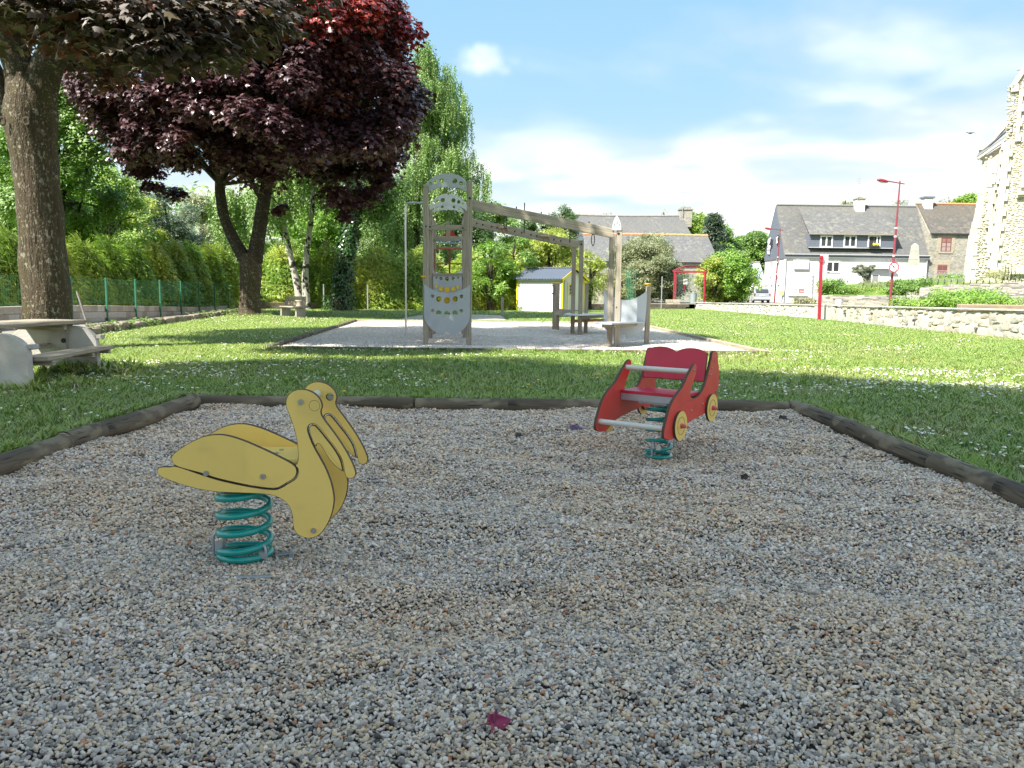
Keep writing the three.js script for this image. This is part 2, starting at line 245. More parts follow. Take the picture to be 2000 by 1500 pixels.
// near play pit: x -2.97 .. 2.63, z -1.62 .. -7.35, filled with loose pebbles
const PIT = { x0: -3.01, x1: 2.67, z0: -7.41, z1: -1.56 };
const gy = (x, z) => { const near = Math.max(Math.exp(-((x + 1.10) ** 2 + (z + 3.2) ** 2) / 0.25), Math.exp(-((x - 0.98) ** 2 + (z + 5.38) ** 2) / 0.2));
  const n = 0.10 * (fbm(x * 0.9 + 11, z * 1.1 + 4, 4) - 0.5) + 0.095 * (fbm(x * 1.3 - z * 0.7 + 3, z * 2.4 + 8, 3) - 0.5) + 0.050 * (fbm(x * 4 + 1, z * 5, 3) - 0.5);
  return 0.004 + n * (1 - 0.9 * near) - 0.024 * near; };
{
  const nx = 150, nz = 150, g = new THREE.PlaneGeometry(PIT.x1 - PIT.x0, PIT.z1 - PIT.z0, nx, nz).rotateX(-Math.PI / 2).translate((PIT.x0 + PIT.x1) / 2, 0, (PIT.z0 + PIT.z1) / 2);
  const P = g.attributes.position; for (let i = 0; i < P.count; i++) P.setY(i, gy(P.getX(i), P.getZ(i)) - 0.006); g.computeVertexNormals();
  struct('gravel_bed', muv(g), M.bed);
  // pebbles
  const root = thing('gravel', 'loose rounded grey, white and tan pebbles filling the near play pit', 'gravel', V(0, 0, 0), 0, null, 'stuff');
  const pm = mat([1, 1, 1], 0.75);
  const pebble = (seed, sx, sy, sz) => { const g = mergeVertices(new THREE.IcosahedronGeometry(1, 1).deleteAttribute('uv').deleteAttribute('normal')); const P = g.attributes.position, r = rng(seed); for (let i = 0; i < P.count; i++) { const k = 0.74 + 0.42 * r(); P.setXYZ(i, P.getX(i) * sx * k, P.getY(i) * sy * k, P.getZ(i) * sz * k); } g.computeVertexNormals(); return g; };
  const pebLow = (seed, sx, sy, sz) => { const g = mergeVertices(new THREE.IcosahedronGeometry(1, 0).deleteAttribute('uv').deleteAttribute('normal')); const P = g.attributes.position, r = rng(seed); for (let i = 0; i < P.count; i++) { const k = 0.8 + 0.35 * r(); P.setXYZ(i, P.getX(i) * sx * k, P.getY(i) * sy * k, P.getZ(i) * sz * k); } g.computeVertexNormals(); return g; };
  const kinds = [pebble(1, 1.25, 0.72, 0.9), pebble(2, 1, 0.65, 1.05), pebble(3, 1.45, 0.6, 0.85), pebLow(4, 1.2, 0.7, 0.95), pebLow(5, 1, 0.7, 1.15)];
  const lists = kinds.map(() => []);
  const tone = () => { const k = R(); if (k < 0.30) return mix3([0.34, 0.325, 0.30], [0.44, 0.42, 0.40], R()); if (k < 0.55) return mix3([0.47, 0.45, 0.42], [0.66, 0.64, 0.61], R()); if (k < 0.80) return mix3([0.44, 0.37, 0.27], [0.60, 0.52, 0.40], R()); if (k < 0.96) return mix3([0.16, 0.155, 0.15], [0.30, 0.285, 0.27], R()); if (k < 0.99) return mix3([0.30, 0.17, 0.10], [0.42, 0.22, 0.13], R()); return [0.07, 0.065, 0.07]; };
  for (let z = PIT.z1 - 0.02; z > PIT.z0 + 0.02;) {
    const d = -z, size = d < 3.2 ? 0.0062 : d < 4.8 ? 0.0072 : 0.0088, step = size * 1.55;
    const half = d * 0.68 + 1.8;
    for (let x = Math.max(PIT.x0 + 0.03, -half); x < Math.min(PIT.x1 - 0.03, half); x += step * rr(0.75, 1.25)) {
      const zz = z + rr(-0.7, 0.7) * step, s = size * rr(0.62, 1.3) * (R() < 0.04 ? 1.45 : 1), c = tone(), patch = fbm(x * 1.7 + 4, zz * 1.9, 3), w = ss(0.48, 0.68, patch);
      const c2 = mix3(c, [c[0] * 1.04, c[1] * 0.98, c[2] * 0.9], w).map((v, q) => Math.min(0.88, v * [1.24, 1.12, 1.02][q])), y = gy(x, zz);
      const k = d < 3.4 ? Math.floor(R() * 3) : 3 + Math.floor(R() * 2);
      lists[k].push([x, y + rr(-0.9, 0.75) * s, zz, rr(-1.1, 1.1), 1, rr(-1.1, 1.1), R() * 6.28, s, ...c2]);
    }
    z -= step * 0.94;
  }
  lists.forEach((l, i) => scatter('pebbles', kinds[i], pm, l, root, 'stuff'));
}
// far play pit, the small pit beyond it, and the worn edges
const PIT2 = [[-4.42, -14.25], [4.70, -14.55], [4.45, -29.2], [-5.6, -28.4]];
function gravelSheet(corners, n, amp, seed, name) {
  const pos = [], uv = [], idx = [];
  for (let j = 0; j <= n; j++) for (let i = 0; i <= n; i++) {
    const u = i / n, v = j / n, x = mix(mix(corners[0][0], corners[1][0], u), mix(corners[3][0], corners[2][0], u), v), z = mix(mix(corners[0][1], corners[1][1], u), mix(corners[3][1], corners[2][1], u), v);
    const e = Math.min(1, 12 * Math.min(u, 1 - u, v, 1 - v));
    pos.push(x, 0.012 + e * amp * fbm(x * 0.8 + seed, z * 0.8, 4), z); uv.push(x, z);
  }
  for (let j = 0; j < n; j++) for (let i = 0; i < n; i++) { const a = j * (n + 1) + i, b = a + n + 1; idx.push(a, a + 1, b, b, a + 1, b + 1); }
  const g = new THREE.BufferGeometry(); g.setAttribute('position', new THREE.Float32BufferAttribute(pos, 3)); g.setAttribute('uv', new THREE.Float32BufferAttribute(uv, 2)); g.setIndex(idx); g.computeVertexNormals();
  return struct(name, g, M.gravelFar);
}
gravelSheet(PIT2, 90, 0.07, 3, 'gravel_pit');
gravelSheet([[-4.6, -31.0], [-0.2, -31.0], [-0.6, -38.5], [-4.2, -38.5]], 30, 0.05, 9, 'gravel_patch');
{ // loose stones on the far pit
  const g = new THREE.IcosahedronGeometry(1, 0), l = [];
  for (let i = 0; i < 60000; i++) { const z = -14.5 - 14 * Math.pow(R(), 1.7), t = (-z - 14.4) / 14.4, x = mix(rr(-4.3, 4.5), rr(-5.4, 4.3), t), s = rr(0.007, 0.014); const k = rr(0.75, 1.25); l.push([x, 0.014 + 0.07 * fbm(x * 0.8 + 3, z * 0.8, 4) + 0.003, z, rr(-1, 1), 1, rr(-1, 1), R() * 6, s, 0.62 * k, 0.575 * k, 0.52 * k, s * 0.7]); }
  tag(scatter('loose_stones', g, mat([1, 1, 1], 0.85), l, null, 'stuff'), 'pale loose stones covering the gravel under the wooden climbing frame', 'gravel');
}

// round logs edging the near pit
function log(p, q, r, label, m = M.log, seed = 1, group = 'round logs edging the near gravel pit') {
  const c = p.clone().add(q).multiplyScalar(0.5), a = p.clone().sub(c), b = q.clone().sub(c), L = p.distanceTo(q);
  const k = 14, nr = 16, pts = []; for (let i = 0; i <= 6; i++) { const t = i / 6; pts.push(a.clone().lerp(b, t).add(V(0, 0.006 * Math.sin(t * 5 + seed), 0))); }
  const g = limb(pts, [r * 0.97, r, r * 1.03, r, r * 0.98], Math.max(10, Math.round(L * 9)), nr, 0.05, seed);
  const uv = g.attributes.uv; for (let i = 0; i < uv.count; i++) { const u = uv.getX(i), v = uv.getY(i); uv.setXY(i, v * 0.6 + seed * 0.37, u * 0.45); }
  const dir = b.clone().sub(a).normalize();
  const cap = (at, s) => { const g = new THREE.CircleGeometry(r * 0.985, nr); g.applyQuaternion(new THREE.Quaternion().setFromUnitVectors(V(0, 0, 1), dir.clone().multiplyScalar(s))); return g.translate(at.x, at.y, at.z); };
  const t = thing('border_log', label, 'log', c, 0, group);
  part('round_log', g, m, t); part('cut_end', cap(a.clone().addScaledVector(dir, -0.002), -1), M.logPale, t); part('cut_end', cap(b.clone().addScaledVector(dir, 0.002), 1), M.logPale, t); return t;
}
const LR = 0.068, ly = 0.036;
log(V(-3.03, ly, -1.62), V(-3.0, ly, -5.25), LR, 'dark log along the left side of the pebble pit, nearest the viewer', M.log, 1);
log(V(-3.0, ly + 0.01, -5.27), V(-2.93, ly + 0.012, -7.28), LR * 1.05, 'paler log on the left side of the pebble pit running up to the corner', M.log, 2);
log(V(-3.04, ly, -7.42), V(-0.92, ly - 0.006, -7.42), LR, 'log at the far edge of the pebble pit behind the yellow bird rider', M.log, 3);
log(V(-0.90, ly - 0.006, -7.42), V(1.28, ly - 0.004, -7.40), LR * 1.02, 'long log in the middle of the pebble pit far edge', M.log, 4);
log(V(1.30, ly, -7.40), V(2.58, ly + 0.006, -7.40), LR, 'short log at the far edge of the pebble pit behind the red car rider', M.log, 5);
log(V(2.66, ly + 0.008, -7.44), V(2.68, ly + 0.004, -4.95), LR * 1.06, 'dark log on the right side of the pebble pit from the far corner', M.log, 6);
log(V(2.68, ly + 0.004, -4.93), V(2.69, ly, -1.62), LR * 1.08, 'dark log on the right side of the pebble pit running out of the picture', M.log, 7);
log(V(-2.9, ly - 0.01, -1.52), V(2.6, ly - 0.01, -1.52), LR, 'log at the very bottom edge of the picture closing the pebble pit', M.log, 8);
// squared sleepers edging the far pit
function sleeper(p, q, label, h = 0.09, m = M.woodWarm) { const c = p.clone().add(q).multiplyScalar(0.5); const t = thing('edging_board', label, 'edging', V(c.x, 0, c.z), 0, 'boards edging the far gravel pit'); part('board', bar(p.clone().sub(V(c.x, 0, c.z)).setY(h / 2 - 0.005), q.clone().sub(V(c.x, 0, c.z)).setY(h / 2 - 0.005), 0.12, h + 0.01, 0.02), m, t); }
const P2 = (u, a, b) => V(mix(a[0], b[0], u), 0, mix(a[1], b[1], u));
for (const [a, b, n, ls, m] of [
  [PIT2[0], PIT2[1], 3, ['dark edging board at the near left of the far gravel pit', 'dark edging board at the near edge below the climbing tower platform', 'dark edging board at the near right end of the far gravel pit'], M.log],
  [PIT2[1], PIT2[2], 3, ['weathered edging board on the right side of the far pit, nearest part', 'weathered edging board on the right side of the far pit, middle part', 'weathered edging board on the right side of the far pit, farthest part'], M.woodWarm],
  [PIT2[2], PIT2[3], 3, ['edging board at the back of the far pit in front of the white shed', 'edging board at the back of the far pit behind the climbing tower', 'edging board at the back left corner of the far pit'], M.woodWarm],
  [PIT2[3], PIT2[0], 3, ['edging board on the left side of the far pit, farthest part', 'edging board on the left side of the far pit, middle part', 'dark edging board on the left side of the far pit, nearest part'], M.log]]) for (let k = 0; k < n; k++) sleeper(P2(k / n + 0.002, a, b), P2((k + 1) / n - 0.002, a, b), ls[k], 0.085, m);

// ------------------------------------------------------------------ grass and flowers
const inQuad = (x, z, q) => { let s = 0; for (let i = 0; i < 4; i++) { const a = q[i], b = q[(i + 1) % 4], c = (b[0] - a[0]) * (z - a[1]) - (b[1] - a[1]) * (x - a[0]); if (c > 0) s++; else if (c < 0) s--; } return Math.abs(s) === 4; };
const noGrass = (x, z) => (x > PIT.x0 - 0.06 && x < PIT.x1 + 0.08 && z > PIT.z0 - 0.1 && z < 0.5) || inQuad(x, z, PIT2) || (x > -4.7 && x < -0.1 && z < -30.9 && z > -38.6) || x > 13.2 + (-z - 20) * 0.02 + 0.4 || x < -9.6 - Math.max(0, (-z - 18)) * 0.18;
{
  const tuft = (seed, n, h, spread) => {
    const r = rng(seed), pos = [], nor = [], idx = [];
    for (let i = 0; i < n; i++) {
      const a = r() * 6.28, d = spread * Math.sqrt(r()), bx = Math.cos(a) * d, bz = Math.sin(a) * d, hh = h * (0.55 + 0.6 * r()), la = r() * 6.28, lean = hh * (0.25 + 0.75 * r()), w = 0.0032 + 0.0022 * r(), wa = la + 1.57 + (r() - 0.5), dx = Math.cos(wa) * w, dz = Math.sin(wa) * w, o = pos.length / 3;
      const m = [bx + Math.cos(la) * lean * 0.35, hh * 0.6, bz + Math.sin(la) * lean * 0.35], e = [bx + Math.cos(la) * lean, hh * (0.98 - 0.25 * r()), bz + Math.sin(la) * lean];
      pos.push(bx - dx, 0, bz - dz, bx + dx, 0, bz + dz, m[0] - dx * 0.8, m[1], m[2] - dz * 0.8, m[0] + dx * 0.8, m[1], m[2] + dz * 0.8, ...e);
      for (let k = 0; k < 5; k++) nor.push(Math.cos(la) * -0.35, 1, Math.sin(la) * -0.35);
      idx.push(o, o + 1, o + 2, o + 2, o + 1, o + 3, o + 2, o + 3, o + 4);
    }
    const g = new THREE.BufferGeometry(); g.setAttribute('position', new THREE.Float32BufferAttribute(pos, 3)); g.setAttribute('normal', new THREE.Float32BufferAttribute(nor, 3)); g.setIndex(idx); return g;
  };
  const gs = [tuft(1, 11, 0.055, 0.035), tuft(2, 9, 0.07, 0.035), tuft(3, 16, 0.05, 0.08)], ls = [[], [], []];
  const gm = mat([1, 1, 1], 0.7, { transmission: 0.42, thickness: 0, side: THREE.DoubleSide });
  const tint = (x, z) => { const f = fbm(x * 0.5 + 3, z * 0.6 + 1, 4), k = R(), dry = ss(0.5, 0.72, fbm(x * 0.9 + 9, z * 0.9 + 2, 3)) * (x > 2 ? 1 : 0.45); let c = mix3([0.15, 0.295, 0.016], [0.35, 0.44, 0.042], f * 0.55 + k * 0.45); c = mix3(c, [0.44, 0.41, 0.14], dry * 0.65 * k); return R() < 0.05 ? [0.33, 0.30, 0.15] : c; };
  const sow = (d0, d1, dens, k, scale, margin) => {
    const zs = d0, area = (d) => 2 * (0.665 * d + margin); let n = 0;
    for (let d = d0; d < d1; d += 0.25) { const w = area(d), c = w * 0.25 * dens; n += c; for (; n > 1; n--) { const x = rr(-w / 2, w / 2), z = -(d + R() * 0.25); if (noGrass(x, z)) continue; const c2 = tint(x, z), s = scale * rr(0.7, 1.25); ls[k === 2 ? 2 : (R() < 0.7 ? 0 : 1)].push([x, 0, z, rr(-0.12, 0.12), 1, rr(-0.12, 0.12), R() * 6.28, s, ...c2]); } }
  };
  sow(1.6, 8.8, 620, 0, 1.0, 2.2); sow(8.8, 15, 430, 0, 1.08, 1.6); sow(15, 24, 170, 2, 1.15, 1.8); sow(24, 36, 85, 2, 1.3, 1.0); sow(36, 62, 34, 2, 1.6, 0.5);
  // longer grass against the logs, the table and the tree feet
  for (let i = 0; i < 2600; i++) { const k = R(); let x, z; if (k < 0.42) { x = rr(-3.2, 2.8); z = -7.53 - Math.abs(rr(-0.09, 0.09)); } else if (k < 0.62) { x = 2.8 + rr(0, 0.1); z = rr(-7.4, -3.4); } else if (k < 0.8) { x = -3.13 - rr(0, 0.1); z = rr(-7.4, -3.6); } else { x = rr(-4.4, 4.7); z = -14.16 + rr(0, 0.12); } ls[1].push([x, 0, z, rr(-0.3, 0.3), 1, rr(-0.3, 0.3), R() * 6.28, rr(1.0, 1.9), ...tint(x, z)]); }
  for (const [cx, cz, rad, n, s] of [[-4.95, -8.35, 0.35, 60, 2.6], [-5.2, -10, 0.4, 90, 3.2], [-5.6, -10.1, 0.4, 60, 3.0], [-8.06, -13.8, 0.7, 200, 2.2], [-10.85, -33, 0.8, 120, 2.6]]) for (let i = 0; i < n; i++) { const a = R() * 6.28, x = cx + Math.cos(a) * rad * rr(0.7, 1.2), z = cz + Math.sin(a) * rad * rr(0.7, 1.2); ls[1].push([x, 0, z, rr(-0.4, 0.4), 1, rr(-0.4, 0.4), R() * 6.28, s * rr(0.5, 1), ...tint(x, z)]); }
  const root = thing('grass', 'short mown green grass of the lawn between the two gravel pits', 'grass', V(0, 0, 0), 0, null, 'stuff');
  gs.forEach((g, i) => scatter('blades', g, gm, ls[i], root, 'stuff'));

  // daisies: white florets round a yellow eye
  const pet = [], pi = []; for (let i = 0; i < 9; i++) { const a = i / 9 * 6.283, b = (i + 0.78) / 9 * 6.283, o = pet.length / 3; pet.push(0, 0.002, 0, Math.cos(a), 0.10, Math.sin(a), Math.cos(b), 0.04, Math.sin(b)); pi.push(o, o + 2, o + 1); }
  const dg = new THREE.BufferGeometry(); dg.setAttribute('position', new THREE.Float32BufferAttribute(pet, 3)); dg.setIndex(pi); dg.computeVertexNormals();
  const eye = new THREE.SphereGeometry(0.36, 6, 3, 0, 6.29, 0, 1.4).scale(1, 0.5, 1);
  const dl = [];
  const put = (x, z) => { if (!noGrass(x, z)) dl.push([x, rr(0.045, 0.075), z, rr(-0.35, 0.35), 1, rr(-0.2, 0.5), R() * 6.28, rr(0.0085, 0.014) * (1 + 0.014 * -z), 1, 1, 1]); };
  for (let i = 0; i < 90000; i++) {
    const d = 4 + 36 * Math.pow(R(), 1.5), x = rr(-0.68, 0.68) * d + rr(-0.5, 0.5), z = -d, f = fbm(x * 0.55 + 40, z * 0.8 + 12, 4), fine = fbm(x * 2.2 + 7, z * 2.6, 3);
    let p = ss(0.52, 0.66, f) * ss(0.42, 0.62, fine) * 0.42 + 0.004; if (x > 4 && d > 8.5 && d < 16) p *= 2.4; if (x > -6 && x < -3.4 && d > 7.6 && d < 11.5) p = Math.max(p, 0.12 * ss(0.4, 0.6, fine)); if (x < -6.5 && x > -11 && d > 26 && d < 32) p = Math.max(p, 0.45 * ss(0.4, 0.6, fine));
    if (R() < p * 0.8) put(x, z);
  }
  for (const [px, py, n, sx, sz] of [[400, 735, 70, 0.9, 0.35], [640, 712, 60, 0.7, 0.3], [230, 745, 60, 0.7, 0.3], [1800, 735, 420, 1.5, 0.7], [1900, 760, 260, 1.2, 0.4], [1560, 765, 60, 0.7, 0.3], [1790, 855, 36, 0.35, 0.3], [1960, 900, 26, 0.25, 0.2], [100, 720, 50, 0.6, 0.3], [700, 690, 90, 1.2, 0.3], [950, 700, 50, 1.2, 0.3], [1200, 690, 60, 1, 0.3], [300, 715, 70, 0.8, 0.25]]) { const c = G(px, py); for (let i = 0; i < n; i++) put(c.x + (R() + R() + R() - 1.5) * sx, c.z + (R() + R() + R() - 1.5) * sz); }
  const dr = thing('daisies', 'small white daisies scattered in drifts over the lawn', 'daisies', V(0, 0, 0), 0, null, 'stuff');
  scatter('petals', dg, mat([0.86, 0.86, 0.85], 0.8, { side: THREE.DoubleSide }), dl, dr, 'stuff');
  scatter('eyes', eye, mat([0.75, 0.48, 0.03], 0.8), dl.map((a) => { const b = a.slice(); b[1] += 0.001; return b; }), dr, 'stuff');
  const yl = []; for (let i = 0; i < 130; i++) { const d = rr(7.6, 22), x = rr(-0.6, 0.6) * d; if (!noGrass(x, -d)) yl.push([x, rr(0.05, 0.08), -d, rr(-0.3, 0.3), 1, rr(-0.2, 0.4), R() * 6, rr(0.013, 0.021), 1, 1, 1]); }
  tag(scatter('dandelions', dg, mat([0.80, 0.50, 0.02], 0.8, { side: THREE.DoubleSide }), yl, null, 'stuff'), 'yellow dandelion heads dotted through the lawn', 'flowers');
}

// ------------------------------------------------------------------ spring riders
M.yellow = mat([0.90, 0.645, 0.18], 0.42, { map: rep(T.scuff, 1.3), ...bump(rep(T.fine, 3), 0.0004) });
M.yellowPale = mat([0.72, 0.55, 0.20], 0.45);
M.core = mat([0.075, 0.045, 0.028], 0.7);
M.teal = mat([0.0, 0.29, 0.25], 0.28, { clearcoat: 0.5, clearcoatRoughness: 0.2 });
M.bolt = mat([0.42, 0.41, 0.39], 0.4, { metalness: 0.8 });
M.barGrey = mat([0.60, 0.585, 0.53], 0.4);
M.red = mat([0.70, 0.065, 0.05], 0.42, { map: rep(T.scuff, 1.7), ...bump(rep(T.fine, 3), 0.0004) });
M.redSeat = mat([0.54, 0.017, 0.052], 0.4, { map: rep(T.scuff, 1.1) });
function helix(r, y0, y1, turns, wire, a0 = 0) {
  const pts = [], n = Math.round(turns * 28); for (let i = 0; i <= n; i++) { const t = i / n, e = clamp(Math.min(t, 1 - t) / 0.16); const y = mix(y0, y1, clamp((t - 0.95 / turns) / (1 - 0.95 / turns))); const a = a0 + t * turns * 2 * Math.PI; pts.push(V(Math.cos(a) * r, y, -Math.sin(a) * r)); }
  return new THREE.TubeGeometry(new THREE.CatmullRomCurve3(pts), n * 2, wire, 10);
}
const screw = (x, y, z, r, dir = 1) => [new THREE.CylinderGeometry(r, r * 1.08, 0.006, 18).rotateX(Math.PI / 2).translate(x, y, z + dir * 0.003), new THREE.TorusGeometry(r * 0.55, r * 0.12, 6, 16).translate(x, y, z + dir * 0.006)];
const clampGeo = (r, a, y) => { // bent strap over the coil, bolted to a plate
  const c = V(Math.cos(a) * r, y, Math.sin(a) * r), t = V(-Math.sin(a), 0, Math.cos(a)), o = V(Math.cos(a), 0, Math.sin(a)), pts = [];
  for (const [u, v] of [[-0.020, -0.075], [-0.020, 0], [-0.014, 0.014], [0, 0.02], [0.014, 0.014], [0.020, 0], [0.020, -0.075]]) pts.push(c.clone().addScaledVector(o, u).add(V(0, v, 0)));
  return new THREE.TubeGeometry(new THREE.CatmullRomCurve3(pts), 24, 0.0065, 7);
};
{ // ---- the yellow bird
  const d0 = 3.06, base = G(478, 1102); base.y = 0; const t = thing('spring_rider', 'yellow pelican-shaped spring rider on a green coil spring, left of the pit', 'spring rider', base.clone());
  const P = (a, d = d0) => a.map(([zx, zy]) => { const w = W(280 + zx / 3.334, 700 + zy / 3.334, d); return [w.x - base.x, w.y]; });
  const bodyPx = [[95, 735], [103, 712], [130, 703], [180, 702], [206, 697], [380, 752], [500, 789], [700, 832], [850, 850], [886, 845], [960, 803], [992, 783], [1010, 752], [1011, 718], [994, 692], [1006, 676], [1012, 645], [1010, 600], [1000, 520], [980, 440], [955, 370], [935, 320], [932, 280], [945, 240], [980, 210], [1030, 198], [1090, 210], [1135, 240], [1160, 275], [1168, 310], [1160, 342], [1165, 368], [1185, 400], [1230, 460], [1280, 530], [1330, 610], [1370, 690], [1386, 740], [1380, 766], [1360, 779], [1335, 778], [1319, 763], [1312, 730], [1295, 655], [1258, 588], [1200, 512], [1145, 443], [1122, 426], [1096, 425], [1079, 438], [1074, 462], [1086, 505], [1102, 545], [1120, 582], [1155, 645], [1190, 710], [1225, 800], [1243, 880], [1245, 930], [1230, 1010], [1200, 1080], [1165, 1130], [1130, 1157], [1090, 1167], [1050, 1163], [1010, 1145], [985, 1110], [976, 1070], [973, 1020], [958, 972], [928, 932], [870, 897], [800, 882], [640, 873], [480, 866], [330, 840], [200, 800], [110, 760]];
  const wingPx = [[190, 662], [188, 640], [215, 608], [300, 550], [400, 505], [480, 493], [540, 497], [640, 525], [760, 575], [880, 632], [985, 692], [1002, 718], [1001, 750], [985, 778], [940, 806], [884, 837], [850, 843], [700, 824], [500, 781], [380, 744], [205, 689]];
  const pouchPx = [[1124, 572], [1110, 545], [1092, 498], [1084, 462], [1087, 444], [1098, 434], [1117, 434], [1136, 450], [1192, 518], [1248, 592], [1284, 656], [1301, 722], [1303, 734], [1262, 706], [1211, 650], [1168, 580], [1153, 560], [1140, 553], [1130, 560]];
  const body = P(bodyPx), wing = P(wingPx), eye = P([[1118, 305]])[0], m2 = [M.yellow, M.core], gap = 0.26, zn = base.z + d0;
  for (const [k, lab] of [[0, 'front side board with a ringed eye'], [1, 'rear side board with an open eye hole']]) {
    const z = -zn - k * gap;
    part('side_board', board(body, 0.019, k ? [[eye[0], eye[1], 0.019]] : [], true).translate(0, 0, z), m2, t, lab);
    part('pouch_board', board(P(pouchPx), 0.017, [], true).translate(0, 0, z), m2, t);
    part('wing_board', board(wing, 0.019, [], true).translate(0, 0, z), m2, t);
  }
  const zf = -zn + 0.0095;
  part('eye_ring', new THREE.TorusGeometry(0.0205, 0.0007, 5, 32).translate(eye[0], eye[1], zf), M.core, t);
  for (const [zx, zy, r] of [[1030, 282, 0.0105], [415, 745, 0.0105], [785, 765, 0.0105], [1112, 1117, 0.0105]]) { const c = P([[zx, zy]])[0]; part('screw', screw(c[0], c[1], zf, r), M.bolt, t); }
  const hb = P([[1030, 282]])[0]; part('handle_bar', rod(V(hb[0], hb[1], -zn - 0.008), V(hb[0], hb[1], -zn - gap + 0.008), 0.0165, 0.0165, 20), M.barGrey, t);
  const s0 = P([[380, 690]])[0], s1 = P([[985, 690]])[0];
  part('seat', box(0.38, 0.019, gap - 0.02, (s0[0] + s1[0]) / 2 - 0.0, s1[1] + 0.012, -zn - gap / 2, 0.003), M.yellow, t);
  for (const dz of [0.17, 0.10]) part('seat_screw', new THREE.CylinderGeometry(0.009, 0.009, 0.004, 14).translate(s1[0] - 0.10, s1[1] + 0.0235, -zn - dz), M.bolt, t);
  const wb = P([[560, 800]])[0];
  part('support_bracket', [box(0.30, 0.045, gap - 0.02, s1[0] - 0.2, wb[1] + 0.01, -zn - gap / 2), box(0.05, 0.10, gap - 0.02, s1[0] - 0.06, s1[1] - 0.05, -zn - gap / 2)], M.galv, t);
  const fb = P([[1112, 1117]])[0]; part('foot_bar', rod(V(fb[0], fb[1], -zn - 0.008), V(fb[0], fb[1], -zn - gap + 0.008), 0.0155, 0.0155, 18), M.barGrey, t);
  const zc = -zn - gap / 2, sc = W(478, 1040, d0 + gap / 2).x - base.x;
  part('coil_spring', helix(0.101, 0.004, 0.345, 5.6, 0.0142, 2.2).translate(sc, 0, zc), M.teal, t);
  part('spring_clamp', clampGeo(0.102, 2.9, 0.075).translate(sc, 0, zc), M.galv, t); part('spring_clamp', clampGeo(0.102, 0.55, 0.035).translate(sc, 0, zc), M.galv, t);
  part('anchor_plate', box(0.030, 0.055, 0.010, sc - 0.088, 0.040, zc + 0.055, 0.003), M.galv, t); part('anchor_plate', box(0.032, 0.03, 0.012, sc + 0.095, 0.014, zc + 0.066, 0.003), M.galv, t);
  const pl = G(495, 1132, gy(-1.07, -3.0)); solo('metal_plate', box(0.135, 0.010, 0.022, 0, 0, 0, 0.003), M.galv, 'flat grey metal strip lying in the pebbles before the yellow rider', 'metal plate', null, null, V(pl.x, pl.y + 0.010, pl.z)).rotation.y = 0.06;
  const pl2 = G(555, 1088, gy(-0.9, -3.2)); const ap = solo('anchor_arm', [box(0.07, 0.008, 0.02, 0, 0.008, 0, 0.002), box(0.02, 0.008, 0.06, 0.03, 0.006, 0.02, 0.002)], M.galv, 'grey steel anchor arm showing through the pebbles beside the yellow rider', 'anchor', null, null, V(pl2.x, pl2.y + 0.006, pl2.z)); ap.rotation.set(0.08, 0.25, 0.06);
}
